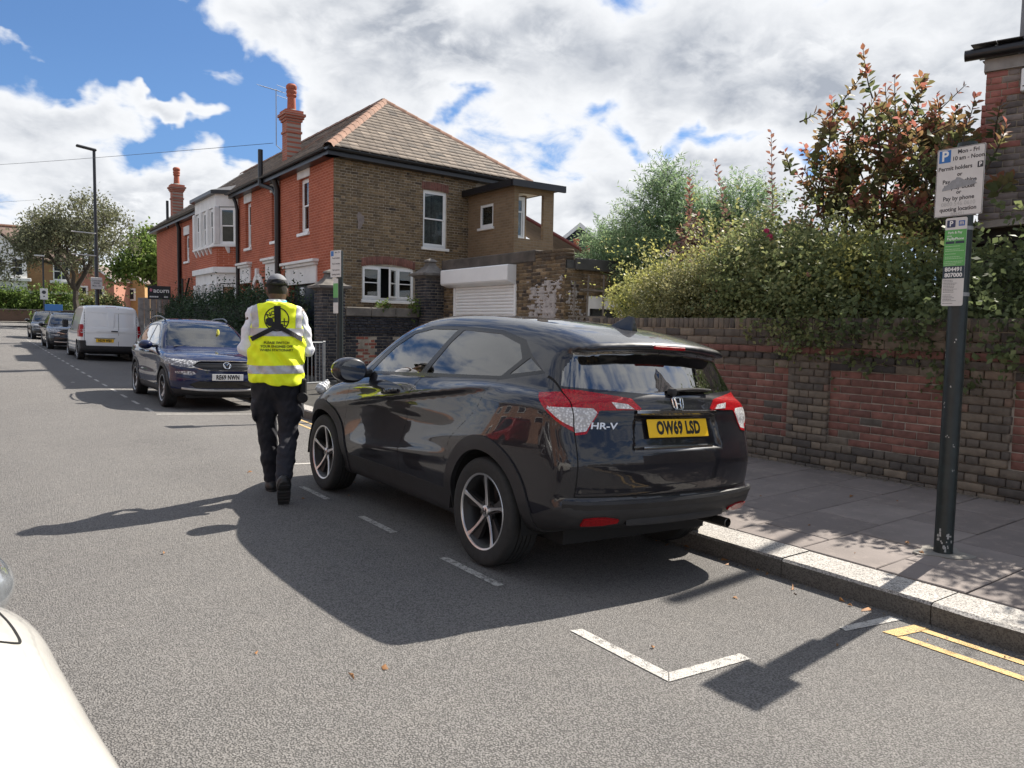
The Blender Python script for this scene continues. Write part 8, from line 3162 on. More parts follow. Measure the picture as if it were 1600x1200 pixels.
LM_SMOKE = leafmat('smoke_tree_leaf', [(0.0, (0.075, 0.105, 0.050)), (0.28, (0.145, 0.155, 0.062)), (0.5, (0.20, 0.150, 0.070)), (0.66, (0.28, 0.130, 0.065)), (0.82, (0.32, 0.120, 0.090)), (1.0, (0.37, 0.15, 0.125))], 0.6)
LM_SMOKED = leafmat('dark_smoke_leaf', [(0.0, (0.090, 0.077, 0.071)), (0.5, (0.182, 0.104, 0.090)), (1.0, (0.354, 0.172, 0.122))], 0.35)
LM_GREY = leafmat('street_tree_leaf', [(0.0, (0.10, 0.105, 0.065)), (0.5, (0.17, 0.178, 0.10)), (1.0, (0.26, 0.27, 0.155))], 0.4)
LM_LIME = leafmat('bright_tree_leaf', [(0.0, (0.052, 0.087, 0.029)), (0.5, (0.139, 0.209, 0.046)), (1.0, (0.271, 0.341, 0.078))], 0.4)
M_BARK = mat('bark', (0.075, 0.062, 0.048), 0.95, var=0.4, vscale=12, bmp=0.5, bscale=30)
M_TWIG = mat('twig', (0.06, 0.042, 0.03), 0.9, var=0.3, vscale=20)
def limb(b, p0, p1, r0, r1, rng, wob=0.08, n=4, sides=5):
 p0, p1 = Vector(p0), Vector(p1)
 L = (p1 - p0).length
 pts = [p0.lerp(p1, i / n) + (Vector(rng.normal(0, wob * L / n, 3)) if 0 < i < n else Vector()) for i in range(n + 1)]
 b.tube(pts, [r0 + (r1 - r0) * i / n for i in range(n + 1)], sides)
 return pts
def ell_points(blobs, n, rng, shell=0.55):
 """points in a union of ellipsoids, more of them near the surface: blobs = (cx, cy, cz, rx, ry, rz)"""
 vol = np.array([b[3] * b[4] * b[5] for b in blobs])**0.75
 k = rng.choice(len(blobs), n, p=vol / vol.sum())
 B = np.array(blobs)[k]
 d = rand_dirs(n, rng)
 r = (shell + (1 - shell) * rng.random(n))**0.8
 return B[:, :3] + d * B[:, 3:] * r[:, None], d
def bush(name, label, cat, blobs, nclump, per, L, W, m, seed, spread=0.16, up=0.25, tintf=None, stems=True, group=None, zmin=None, parts=('leaves', 'stem'), quads=True, xmax=None, ymin=None, hang=0.0, sprays=0.16):
 """shrub: clumps of leaves round short sprays, over stems"""
 rng = np.random.default_rng(seed)
 o = thing(name, label, cat, (0, 0, 0), 0, group)
 c, d = ell_points(blobs, nclump, rng)
 ax = unit(d + np.array([0, 0, up]) + rng.normal(0, 0.35, d.shape) - np.array([0, 0, hang]))
 t = rng.random((nclump, per))
 # some clumps run out into long thin sprays, the rest sit close
 lg = np.where((rng.random(nclump) < sprays) & (d[:, 2] > 0.05), rng.uniform(2.0, 3.6, nclump), 1.0)[:, None, None]
 P = c[:, None, :] + ax[:, None, :] * (t[..., None] * spread * 2.2 * lg) + rng.normal(0, spread * 0.42, (nclump, per, 3)) / lg**0.6
 LA = unit(ax[:, None, :] * 0.5 + rng.normal(0, 0.75, (nclump, per, 3)) + np.array([0, 0, 0.1 - hang * 0.5]))
 NN = unit(rng.normal(0, 0.6, (nclump, per, 3)) + np.array([0, 0, 0.7]) + d[:, None, :] * 0.5)
 ct = rng.random(nclump)
 tint = np.clip(ct[:, None] * 0.45 + t * 0.35 + rng.normal(0, 0.12, (nclump, per)) + 0.06, 0, 1)
 P, LA, NN, tint = P.reshape(-1, 3), LA.reshape(-1, 3), NN.reshape(-1, 3), tint.ravel()
 ok = np.ones(len(P), bool)
 if zmin is not None:
  ok &= P[:, 2] > zmin
 if ymin is not None:
  ok &= P[:, 1] > ymin
 P, LA, NN, tint = P[ok], LA[ok], NN[ok], tint[ok]
 if tintf is not None:
  tint = tintf(P, tint, rng)
 s = rng.uniform(0.65, 1.25, len(P))
 if quads:
  V, F = leaf_quads(P, LA, NN, L * s, W * s)
  tt = tint
 else:
  V, F = leaf_mesh(P, LA, NN, L * s, W * s)
  tt = np.repeat(tint, 2)
 lo = npmesh(parts[0], V, F, m, o, tint=tt)
 lo['kind'] = 'stuff'
 if stems:
  b = MB()
  for q in blobs:
   base = Vector((q[0], q[1], max(0.0, q[2] - q[5] * 1.1)))
   for k in range(5):
    dd = rand_dirs(1, rng)[0]
    e = Vector((q[0] + dd[0] * q[3] * 0.8, q[1] + dd[1] * q[4] * 0.8, q[2] + abs(dd[2]) * q[5] * 0.75))
    limb(b, base, e, 0.018, 0.006, rng, 0.15, 4, 4)
  st = b.build(parts[1], M_TWIG, o, fix=False)
  st['kind'] = 'stuff'
 return o
# hedge hanging over the wall at the right
right_blobs = [(7.75, 3.3, 1.55, 0.70, 0.9, 0.70), (8.3, 2.25, 2.2, 0.8, 0.85, 1.3), (7.8, 4.3, 1.65, 0.65, 0.6, 0.70), (8.1, 1.2, 2.3, 0.9, 1.0, 1.5), (8.0, 0.0, 2.0, 0.9, 1.0, 1.2), (8.0, -1.2, 2.0, 0.9, 1.0, 1.2),  # the tall blobs beyond the frame are added to shade the footway
    (7.25, 3.0, 1.55, 0.30, 0.9, 0.40), (7.22, 4.1, 1.52, 0.22, 0.5, 0.26), (7.3, 2.2, 1.6, 0.3, 0.6, 0.42), (8.6, 3.2, 1.7, 0.5, 0.6, 0.65)]
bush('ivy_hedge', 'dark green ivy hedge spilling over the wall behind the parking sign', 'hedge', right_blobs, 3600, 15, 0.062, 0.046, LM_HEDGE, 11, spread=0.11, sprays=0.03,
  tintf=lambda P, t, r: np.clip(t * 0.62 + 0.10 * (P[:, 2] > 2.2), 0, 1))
# rose and shrubs in the middle of the wall
bush('rose_bush', 'tall leafy rose bush with a few pink blooms over the middle of the wall', 'bush',
  [(7.8, 5.2, 1.85, 0.6, 0.65, 0.62), (7.9, 5.9, 2.0, 0.55, 0.6, 0.62), (8.2, 5.3, 2.10, 0.55, 0.55, 0.45), (7.35, 5.0, 1.66, 0.25, 0.45, 0.35), (8.5, 6.2, 2.3, 0.55, 0.55, 0.52), (7.25, 4.6, 1.55, 0.16, 0.35, 0.25)],
  2200, 15, 0.055, 0.038, LM_HEDGE, 12, spread=0.12, tintf=lambda P, t, r: np.clip(t * 0.95 + 0.10, 0, 1))
bush('golden_shrub', 'yellow-green shrub with small leaves arching over the wall beside the rose', 'bush',
  [(8.2, 4.55, 2.05, 0.5, 0.5, 0.40), (7.75, 4.7, 1.95, 0.35, 0.4, 0.35)], 620, 15, 0.05, 0.03, LM_YELLOW, 13, spread=0.13)
bush('clipped_shrub', 'rounded olive shrub of small dull leaves just behind the wall coping', 'bush',
  [(7.95, 6.75, 1.78, 0.55, 0.65, 0.55), (8.0, 7.45, 1.72, 0.5, 0.5, 0.48), (8.2, 6.2, 1.75, 0.5, 0.5, 0.5)], 1700, 15, 0.045, 0.022, LM_OLIVE, 14, spread=0.08)
bush('yellow_climber', 'yellowish climbing shrub reaching towards the garage trellis', 'bush',
  [(8.5, 7.7, 1.98, 0.5, 0.55, 0.30), (8.75, 8.5, 1.88, 0.5, 0.55, 0.26), (8.5, 7.0, 2.15, 0.45, 0.45, 0.33)],
  1300, 15, 0.055, 0.032, LM_YELLOW, 15, spread=0.15, up=0.4)
bush('dark_shrub', 'dark shadowy shrub between the clipped shrub and the garage', 'bush',
  [(8.9, 8.3, 1.45, 0.4, 0.5, 0.40), (8.6, 7.6, 1.6, 0.4, 0.5, 0.40)], 500, 14, 0.055, 0.032, LM_DARK, 16, spread=0.12)
# pink blooms
fl = MB()
for k, (x, y_, z, s) in enumerate(((7.75, 5.7, 2.58, 0.060), (7.74, 5.75, 2.66, 0.05), (8.3, 7.5, 2.25, 0.07), (7.6, 6.35, 1.95, 0.035), (7.5, 5.1, 2.02, 0.04), (7.35, 4.9, 2.1, 0.04), (8.3, 6.6, 2.40, 0.03), (7.2, 5.0, 1.52, 0.03))):
 b = MB()
 rng = np.random.default_rng(k)
 for i in range(11):
  d = Vector(rand_dirs(1, rng)[0])
  a = d.orthogonal().normalized() * s * 0.55
  c = d.cross(a).normalized() * s * 0.55
  o_ = Vector((x, y_, z)) + d * s * 0.45
  b.quad(o_ - a - c * 0.4, o_ + a - c * 0.6, o_ + a * 0.8 + c, o_ - a * 0.8 + c)
 tag(b.build('flower', mat('pink_petal', (0.55, 0.045, 0.16), 0.6) if k < 5 else mat('pale_petal', (0.62, 0.32, 0.30), 0.6), fix=False),
  ('bright pink bloom high on the rose bush', 'smaller pink bloom just above the big rose', 'red bloom on the yellow climbing shrub', 'tiny pink bloom low on the clipped shrub', 'pink bloom in the middle of the rose bush', 'pale bloom at the front of the rose bush', 'faded bloom between the shrubs', 'pale bloom hanging over the wall coping')[k], 'flower', 'blooms on the shrubs')
# ---- smoke tree: upright shoots set with oval leaves, red at their tips
def shoots(name_leaf, roots, m, parent, rng, leaf=0.085, per=40, L=(0.7, 1.2), redtip=True, lean=None, wood=None, tint_base=0.0):
 Ps, As, Ns, Ts, Ls = [], [], [], [], []
 for (x, y_, z, dx, dy, dz, ln) in roots:
  d = Vector((dx, dy, dz)).normalized()
  n = int(per * ln)
  side_ = d.orthogonal().normalized()
  c = Vector(rng.normal(0, 0.12, 3))
  pts = [Vector((x, y_, z)) + d * (ln * i / 6) + c * (i / 6)**2 * ln + Vector((0, 0, 0.10 * ln * (i / 6)**2)) for i in range(7)]
  if wood is not None:
   wood.tube(pts, [0.011 - 0.0012 * i for i in range(7)], 4)
  for k in range(n):
   t = (k + rng.random()) / n
   t = 0.08 + 0.92 * t
   i = min(int(t * 6), 5)
   p = pts[i].lerp(pts[i + 1], t * 6 - i)
   ang = k * 2.4 + rng.normal(0, 0.3)
   q = side_ * math.cos(ang) + d.cross(side_) * math.sin(ang)
   up_ = 0.35 + 0.75 * t
   A = (q + d * up_).normalized()
   Ps.append(p + q * 0.012)
   As.append(A)
   Ns.append((d - A * d.dot(A) + Vector(rng.normal(0, 0.25, 3))).normalized())
   Ts.append(np.clip((0.12 + 0.80 * t**1.8 if redtip else 0.2 + 0.5 * t) + rng.normal(0, 0.10) + tint_base, 0, 1))
   Ls.append(leaf * (1.15 - 0.5 * t) * rng.uniform(0.75, 1.2))
 P, A, Nn = np.array(Ps), np.array(As), np.array(Ns)
 V, F = leaf_mesh(P, A, Nn, np.array(Ls), np.array(Ls) * 0.66, fold=0.12)
 o = npmesh(name_leaf, V, F, m, parent, tint=np.repeat(Ts, 2))
 o['kind'] = 'stuff'
 return o
def smoke_tree():
 rng = np.random.default_rng(21)
 t = thing('smoke_tree', 'smoke tree with red-tipped leafy shoots rising behind the wall', 'tree', (0, 0, 0))
 b = MB()
 roots = []
 base = Vector((9.6, 5.3, 0.0))
 # limbs fan out; every twig end carries a few shoots
 ends = [(9.2, 5.65, 4.05), (9.3, 5.0, 4.35), (9.6, 4.55, 4.15), (9.55, 5.9, 3.85), (9.2, 5.75, 3.55), (9.5, 4.6, 3.75), (9.6, 5.35, 4.45), (9.3, 4.7, 3.65), (9.2, 5.9, 3.2),
   (9.5, 5.3, 3.5), (9.2, 4.5, 3.2), (9.3, 5.6, 3.3), (9.8, 5.2, 3.0), (9.6, 5.9, 2.8), (9.7, 4.6, 2.7), (9.3, 4.55, 3.40), (9.1, 5.3, 3.0), (9.4, 4.9, 2.5), (9.4, 5.9, 2.8),
   (9.3, 4.6, 3.75), (9.4, 4.7, 4.0), (9.2, 5.2, 3.75), (9.4, 5.5, 2.45), (9.2, 4.5, 3.0), (9.2, 4.75, 3.2), (9.2, 4.5, 2.65), (8.6, 3.98, 3.55), (8.55, 3.98, 3.15), (9.15, 5.95, 3.85), (9.3, 5.75, 4.1), (9.2, 5.3, 4.45)]
 forks = [base + Vector((-0.25, 0.35, 1.4)), base + Vector((0.0, -0.3, 1.5)), base + Vector((0.1, 0.1, 1.7)), base + Vector((-0.2, -0.1, 1.6))]
 for f in forks:
  limb(b, base, f, 0.06, 0.035, rng, 0.06)
 for e in ends:
  e = Vector(e)
  e.z -= 0.42 * (e.z > 3.0)
  f = min(forks, key=lambda q: (q.xy - e.xy).length + rng.random() * 0.3)
  limb(b, f, e, 0.026, 0.011, rng, 0.10, 5)
  ns = 6
  for k in range(ns):
   d = Vector(rng.normal(0, 0.62, 3))
   d.z = abs(d.z) * 0.6 + (0.75 if e.z > 3 else 0.35)
   o = e + Vector(rng.normal(0, 0.22, 3))
   roots.append((o.x, o.y, o.z, d.x, d.y, d.z, rng.uniform(0.28, 0.62)))
 inner = []
 for k in range(70):
  e = Vector(ends[rng.integers(len(ends))])
  o = e + Vector(rng.normal(0, 0.26, 3)) - Vector((0, 0, 0.12))
  d = rand_dirs(1, rng)[0]
  inner.append((o.x, o.y, o.z, d[0], d[1], abs(d[2]) + 0.2, rng.uniform(0.2, 0.4)))
 inner = [(a, b_, c - 0.42 * (c > 3.0), *r_) for a, b_, c, *r_ in inner]
 shoots('leaves', roots, LM_SMOKE, t, rng, leaf=0.120, per=42, wood=b)
 shoots('inner_leaves', inner, LM_SMOKE, t, rng, leaf=0.130, per=40, redtip=False, wood=b, tint_base=0.0)
 o = b.build('branch', M_TWIG, t, fix=False)
 o['kind'] = 'stuff'
 # dark upright leaders to its left
 t2 = thing('purple_shrub', 'dark purple-leaved shrub with three upright leaders left of the smoke tree', 'bush', (0, 0, 0))
 b = MB()
 r2 = []
 for (x, y_, z0, z1) in ((9.6, 8.55, 2.4, 3.98), (9.4, 7.55, 2.3, 3.72), (9.35, 6.75, 2.3, 3.85)):
  limb(b, (x + 0.2, y_ - 0.1, 0.2), (x, y_, z0), 0.03, 0.016, rng)
  r2.append((x, y_, z0, RNG.normal(0, 0.03), 0.10, 1.0, z1 - z0))
 for k in range(90):
  x, y_ = rng.uniform(9.1, 9.9), rng.uniform(6.3, 8.9)
  d = rand_dirs(1, rng)[0]
  r2.append((x, y_, rng.uniform(2.1, 2.75), d[0], d[1], abs(d[2]) + 0.6, rng.uniform(0.3, 0.55)))
 shoots('leaves', r2, LM_SMOKED, t2, rng, leaf=0.115, per=40, wood=b, redtip=True)
 o = b.build('stem', M_TWIG, t2, fix=False)
 o['kind'] = 'stuff'
smoke_tree()
# ---- fine-leaved tree behind
def narrow_tree():
 rng = np.random.default_rng(31)
 t = thing('narrow_leaved_tree', 'feathery grey-green tree with narrow leaves behind the garage', 'tree', (0, 0, 0))
 cx, cy = 12.9, 11.9
 b = MB()
 limb(b, (cx, cy, -0.2), (cx - 0.1, cy, 1.8), 0.14, 0.10, rng)
 blobs = [(cx - 0.3, cy - 0.1, 3.0, 1.35, 1.7, 1.25), (cx - 0.6, cy + 0.9, 2.9, 1.0, 1.2, 1.1), (cx, cy - 0.9, 3.5, 0.8, 1.0, 0.9), (cx - 0.4, cy + 0.1, 4.1, 0.75, 0.95, 0.75), (cx - 0.3, cy + 0.05, 4.75, 0.38, 0.5, 0.5),
    (cx + 0.1, cy - 1.6, 4.0, 0.55, 0.7, 0.65), (cx - 0.5, cy + 1.7, 3.4, 0.55, 0.65, 0.7), (cx - 0.7, cy + 2.2, 2.5, 0.6, 0.7, 0.5)]
 n = 2600
 c, d = ell_points(blobs, n, rng, 0.35)
 Ps, As, Ns, Ts, Ls = [], [], [], [], []
 for k in range(n):
  dd = Vector(d[k])
  ax = (dd + Vector((0, 0, 0.75)) + Vector(rng.normal(0, 0.35, 3))).normalized()
  ln = rng.uniform(0.35, 0.75)
  p0 = Vector(c[k]) - ax * ln * 0.5
  droop = Vector((dd.x, dd.y, -0.5)) * 0.25 * ln
  nl = int(30 * ln) + 6
  tt = rng.random()
  if k % 2 == 0:
   b.tube([p0, p0 + ax * ln * 0.5 + droop * 0.25, p0 + ax * ln + droop], [0.006, 0.004, 0.002], 3)
  for j in range(nl):
   s = (j + rng.random()) / nl
   p = p0 + ax * ln * s + droop * s * s
   q = Vector(rng.normal(0, 1, 3))
   q = (q - ax * q.dot(ax)).normalized()
   A = (q * 0.8 + ax * 0.75 - Vector((0, 0, 0.25))).normalized()
   Ps.append(p)
   As.append(A)
   Ns.append(Vector(rng.normal(0, 0.7, 3)) + Vector((0, 0, 0.6)))
   Ts.append(np.clip(0.25 * tt + 0.55 * s * 0.6 + rng.normal(0.15, 0.15), 0, 1))
   Ls.append(rng.uniform(0.08, 0.145))
 for q in blobs:
  limb(b, (cx - 0.1, cy, 1.8), (q[0], q[1], q[2]), 0.06, 0.02, rng, 0.1)
 V, F = leaf_quads(np.array(Ps), np.array(As), np.array(Ns), np.array(Ls), 0.024)
 o = npmesh('leaves', V, F, LM_WILLOW, t, tint=Ts)
 o['kind'] = 'stuff'
 o = b.build('branch', M_BARK, t, fix=False)
 o['kind'] = 'stuff'
narrow_tree()
# ---- clipped dark hedge before the red house
rng_h = np.random.default_rng(41)
hb = [(7.15, 20.8 + 1.0 * k, 1.15 + 0.05 * math.sin(k * 1.7), 0.62, 0.85, 1.30 + 0.06 * math.sin(k * 2.3)) for k in range(14)]
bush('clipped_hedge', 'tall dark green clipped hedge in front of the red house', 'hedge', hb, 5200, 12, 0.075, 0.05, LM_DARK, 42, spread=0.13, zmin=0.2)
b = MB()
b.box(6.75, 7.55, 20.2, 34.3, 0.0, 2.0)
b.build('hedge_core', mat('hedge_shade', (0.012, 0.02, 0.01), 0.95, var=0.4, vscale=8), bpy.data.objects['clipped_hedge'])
# ---- street tree with sparse grey-brown leaves
def branchy(name, label, base, h, crown, seed, m, nleaf, L, W, levels=4, trunk_r=0.22, spread=0.55, fork=1.7, up=0.3, group=None, cat='tree', trunkm=None, tintf=None, cluster=0.22):
 rng = np.random.default_rng(seed)
 t = thing(name, label, cat, (0, 0, 0), 0, group)
 b = MB()
 base = Vector(base)
 tips = []
 def grow(p, d, ln, r, lev):
  q = p + d * ln
  limb(b, p, q, r, r * 0.66, rng, 0.07, 3 if lev else 4, 6 if lev < 2 else 4)
  if lev >= 2:
   tips.append((q, d, lev))
   tips.append((p.lerp(q, 0.55), d, lev))
  if lev == levels:
   return
  nb = 3 if lev == 0 else (3 if rng.random() < 0.6 else 2)
  if lev == 0:
   nb = 5
  for k in range(nb):
   s = Vector(rng.normal(0, 1, 3))
   s = (s - d * s.dot(d)).normalized()
   a = 2 * math.pi * k / nb + rng.normal(0, 0.3)
   o1 = d.orthogonal().normalized()
   o2 = d.cross(o1)
   s = o1 * math.cos(a) + o2 * math.sin(a)
   nd = (d * (1 - spread * 0.55) + s * spread * rng.uniform(0.7, 1.25) + Vector((0, 0, up))).normalized()
   grow(q if k or lev == 0 else q, nd, ln * rng.uniform(0.58, 0.86), r * 0.62, lev + 1)
 grow(base, Vector((0, 0, 1)), h * 0.24, trunk_r, 0)
 # scale the crown to the wanted radius and height
 mx = max(q.z for q, _, _ in tips)
 rx = np.percentile([(q.xy - base.xy).length for q, _, _ in tips], 95)
 sz = h / (mx - base.z)
 sx = crown / rx
 fit = lambda v: Vector((base.x + (v[0] - base.x) * (1 + (sx - 1) * min(1, max(0, (v[2] - base.z - 0.12 * h) / (0.2 * h)))), base.y + (v[1] - base.y) * (1 + (sx - 1) * min(1, max(0, (v[2] - base.z - 0.12 * h) / (0.2 * h)))), base.z + (v[2] - base.z) * sz))
 b.v = [tuple(fit(v)) for v in b.v]
 o = b.build('trunk', trunkm or M_BARK, t, fix=False)
 T = np.array([fit(q) for q, _, _ in tips])
 k = rng.integers(len(T), size=nleaf)
 P = T[k] + rng.normal(0, cluster, (nleaf, 3))
 A = rand_dirs(nleaf, rng) + np.array([0, 0, -0.2])
 N_ = rand_dirs(nleaf, rng) + np.array([0, 0, 0.6])
 s = rng.uniform(0.7, 1.3, nleaf)
 V, F = leaf_quads(P, A, N_, L * s, W * s)
 tt = np.clip(rng.random(len(T))[k] * 0.5 + rng.normal(0.25, 0.16, nleaf), 0, 1)
 o = npmesh('crown', V, F, m, t, tint=tt)
 o['kind'] = 'stuff'
 return t
branchy('street_tree', 'sparse grey-brown street tree spreading behind the lamp post', (7.1, 68.5, rise(68.5) - 0.1), 10.6, 4.6, 51, LM_GREY, 17000, 0.22, 0.11, levels=6, trunk_r=0.30, spread=0.62, up=0.10, cluster=0.30)
branchy('broad_tree', 'bright green leafy tree between the street tree and the red house', (16.0, 82.0, rise(82) - 0.2), 9.2, 3.9, 52, LM_LIME, 13000, 0.36, 0.22, levels=4, trunk_r=0.35, spread=0.6, up=0.2, cluster=0.55)
branchy('garden_tree', 'yellow-green tree rising behind the red house end', (19.5, 92.0, rise(92) - 0.2), 10.0, 4.2, 53, LM_LIME, 11000, 0.38, 0.24, levels=4, trunk_r=0.35, spread=0.6, up=0.2, cluster=0.6)
hb = [(-12 + 1.9 * k, 86.2, rise(86) + 1.6 + 0.2 * math.sin(k * 2.1), 1.5, 0.9, 1.55 + 0.25 * math.sin(k * 1.3)) for k in range(11)]
bush('hanging_hedge', 'light green hedge drooping over the far wall beyond the junction', 'hedge', hb, 2600, 12, 0.32, 0.15, LM_LIME, 61, spread=0.4, hang=0.8, zmin=rise(84) + 0.5, tintf=lambda P, t, r: t * 0.8)
hb = [(9.6 + 1.3 * k, 88.5, rise(88) + 1.2, 0.9, 0.8, 1.3) for k in range(3)]
bush('corner_bush', 'green bush at the foot of the far house corner', 'bush', hb, 500, 12, 0.28, 0.16, LM_HEDGE, 62, spread=0.35)
# small weeds at the garden wall coping
bush('wall_weed', 'bright weed growing on the sooty wall by the second pier', 'plant', [(9.45, 17.72, 1.95, 0.12, 0.08, 0.16), (9.5, 17.7, 1.7, 0.05, 0.05, 0.14)], 40, 8, 0.06, 0.035, LM_LIME, 63, spread=0.05, stems=False)
bush('wall_weed', 'little yellow-green weed on the sooty wall under the casement window', 'plant', [(8.62, 17.8, 1.95, 0.16, 0.08, 0.05)], 26, 8, 0.06, 0.035, LM_LIME, 64, spread=0.05, stems=False)
# ------------------------------------------------------------------ street furniture
M_POSTGREEN = mat('dark_green_post', (0.010, 0.017, 0.018), 0.42, var=0.35, vscale=18, bmp=0.1, bscale=60)
M_SIGNBACK = mat('grey_sign_back', (0.30, 0.30, 0.30), 0.5, 0.4)
M_SIGNFACE = mat('sign_face', (0.60, 0.59, 0.57), 0.4, var=0.05, vscale=14)
M_INK = mat('sign_ink', (0.030, 0.032, 0.038), 0.5)
M_FADED = mat('faded_ink', (0.40, 0.40, 0.39), 0.5, var=0.15, vscale=60)
M_SIGNBLUE = mat('sign_blue', (0.022, 0.145, 0.42), 0.4)
M_NAVY = mat('sign_navy', (0.030, 0.042, 0.105), 0.4)
M_GREEN = mat('sign_green', (0.105, 0.36, 0.10), 0.4)
M_TEAL = mat('sign_dark_teal', (0.018, 0.040, 0.058), 0.4)
M_TAPE = mat('grey_patch', (0.27, 0.28, 0.29), 0.6, var=0.12, vscale=50)
def rrect(w_, h_, r, n=5):
 pts = []
 for cx, cy, a0 in ((w_ / 2 - r, h_ / 2 - r, 0), (-w_ / 2 + r, h_ / 2 - r, 90), (-w_ / 2 + r, -h_ / 2 + r, 180), (w_ / 2 - r, -h_ / 2 + r, 270)):
  for k in range(n + 1):
   a = R(a0 + 90 * k / n)
   pts.append((cx + r * math.cos(a), cy + r * math.sin(a)))
 return pts
def flat(name, pts, M, z, m, parent, t=0.0006):
 b = MB()
 b.prism(pts, lambda u, v, w_: tuple(M @ Vector((u, v, z + w_))), t)
 return b.build(name, m, parent)
def rect_at(x0, y0, x1, y1):
 return [(x0, y0), (x1, y0), (x1, y1), (x0, y1)]
def parking_sign(post_top, base, zl, label_post):
 X, Y, Z = base
 t = thing('parking_sign', label_post, 'sign', (X, Y, Z))
 b = MB()
 n = 24
 b.lathe([(0.0, post_top + 0.004), (0.036, post_top), (0.038, post_top - 0.01), (0.038, 0.42), (0.046, 0.36), (0.046, 0.0)], n, 'z')
 return t, b
# near sign: facing the road
SGX, SGY = 5.24, 2.40
sgz = pave_z(SGX, SGY)
sg = thing('parking_sign', 'dark green post with white permit parking plate and long green plate below', 'sign', (SGX, SGY, sgz))
b = MB()
b.lathe([(0.0, 2.665), (0.055, 2.66), (0.057, 2.64), (0.057, 0.02), (0.06, 0.0)], 28, 'z')
b.build('post', M_POSTGREEN, sg, smooth=True)
b = MB()
rng = np.random.default_rng(5)
for k in range(16):                                                # chipped paint near the foot and along the tube
 a = rng.uniform(2.2, 4.4)
 z = 0.04 + 0.10 * rng.random() if k < 9 else rng.uniform(0.2, 1.5)
 s = rng.uniform(0.006, 0.018) if k < 9 else rng.uniform(0.003, 0.007)
 for j in range(3):
  aa = a + rng.normal(0, 0.10)
  zz_ = z + rng.normal(0, 0.012)
  da = s / 0.057
  b.quad(*[(0.0576 * math.cos(aa + q * da * 0.5), 0.0576 * math.sin(aa + q * da * 0.5), zz_ + p * s * 0.7) for q, p in ((-1, -1), (1, -1), (0.7, 1), (-0.8, 0.8))])
b.build('chipped_paint', mat('bare_zinc', (0.36, 0.36, 0.35), 0.6), sg, fix=False)
# local frame of the plates: x to the right as seen from the road (towards -Y), y up, z out (-X)
MS_ = frame((-0.068, 0, 0), (0, -1, 0), (0, 0, 1)) @ Matrix.Rotation(R(0), 4, 'Y')
W1, H1 = 0.290, 0.432
ZC1 = 2.412
M1 = MS_ @ Matrix.Translation((-0.005, ZC1, 0))
plate1 = flat('sign_plate', rrect(W1, H1, 0.008), M1, 0.0, M_SIGNFACE, sg, 0.003)
def edge_line(pts, M, z, w_, m, parent, name):
 b = MB()
 n = len(pts)
 c = Vector((sum(p[0] for p in pts) / n, sum(p[1] for p in pts) / n))
 ins = [(Vector(p) - c) for p in pts]
 vs, fs = [], []
 for p in ins:
  l = p.length
  vs += [M @ Vector((c.x + p.x, c.y + p.y, z)), M @ Vector((c.x + p.x - math.copysign(w_, p.x), c.y + p.y - math.copysign(w_, p.y), z))]
 for k in range(n):
  k2 = (k + 1) % n
  fs.append((2 * k, 2 * k2, 2 * k2 + 1, 2 * k + 1))
 b.add(vs, fs)
 return b.build(name, m, parent, fix=False)
edge_line(rrect(W1 - 0.004, H1 - 0.004, 0.008), M1, 0.0034, 0.0028, M_INK, plate1, 'border')
b = MB()
b.box(-W1 / 2 + 0.02, W1 / 2 - 0.02, 0.10, 0.13, -0.012, -0.0002, M1)
b.box(-W1 / 2 + 0.02, W1 / 2 - 0.02, -0.13, -0.10, -0.012, -0.0002, M1)
b.build('fixing_rail', M_SIGNBACK, sg)
def tx(s, x, y, size, m=M_INK, parent=None, M=M1, bold=0.0008, align='CENTER', sx=0.95):
 return text_obj('lettering', s, size, m, parent or plate1, M @ Matrix.Translation((x, y, 0.0036)), bold=bold, ext=0.0002, align=align, sx=sx)
flat('blue_panel', rect_at(-0.132, 0.128, -0.060, 0.206), M1, 0.0030, M_SIGNBLUE, plate1)
tx('P', -0.096, 0.167, 0.088, M_SIGNWHITE, bold=0.0025)
tx('Mon - Fri', 0.045, 0.186, 0.036)
tx('10 am - Noon', 0.045, 0.146, 0.036, sx=0.93)
tx('Permit holders', -0.030, 0.088, 0.036)
flat('small_panel', rrect(0.034, 0.038, 0.004), M1 @ Matrix.Translation((0.120, 0.090, 0)), 0.0030, M_INK, plate1)
tx('P', 0.120, 0.090, 0.034, M_SIGNWHITE, bold=0.0012)
tx('or', 0.0, 0.046, 0.034)
tx('Pay at machine', 0.0, 0.004, 0.036)
tx('Display ticket', 0.0, -0.034, 0.036)
tx('or', 0.0, -0.066, 0.034)
tx('Pay by phone', 0.0, -0.104, 0.037)
tx('0800 546 0610', 0.0, -0.139, 0.036, M_FADED, bold=0.0)
tx('quoting location', 0.0, -0.172, 0.036)
tx('804491', 0.0, -0.203, 0.030, M_FADED, bold=0.0)
# torn grey patch stuck over the third and fourth lines
flat('grey_patch', [(-0.103, -0.052), (-0.10, -0.035), (-0.085, -0.020), (-0.060, -0.008), (-0.045, 0.010), (-0.022, 0.016), (-0.018, 0.028), (0.002, 0.024), (0.012, 0.018), (0.030, 0.006), (0.060, -0.002), (0.085, -0.004), (0.092, 0.004), (0.095, -0.012), (0.108, -0.026), (0.060, -0.032), (0.0, -0.040), (-0.05, -0.046)], M1, 0.0042, M_TAPE, plate1)
for z in (2.27, 2.53, 2.12, 1.70):
 b = MB()
 b.lathe([(0.0575, z - 0.012), (0.0605, z - 0.012), (0.0605, z + 0.012), (0.0575, z + 0.012)], 24, 'z')
 b.cbox(-0.0675, -0.05, -0.03, 0.03, z - 0.012, z + 0.012, 0.003)
 b.build('fixing_clip', M_SIGNBACK, sg)
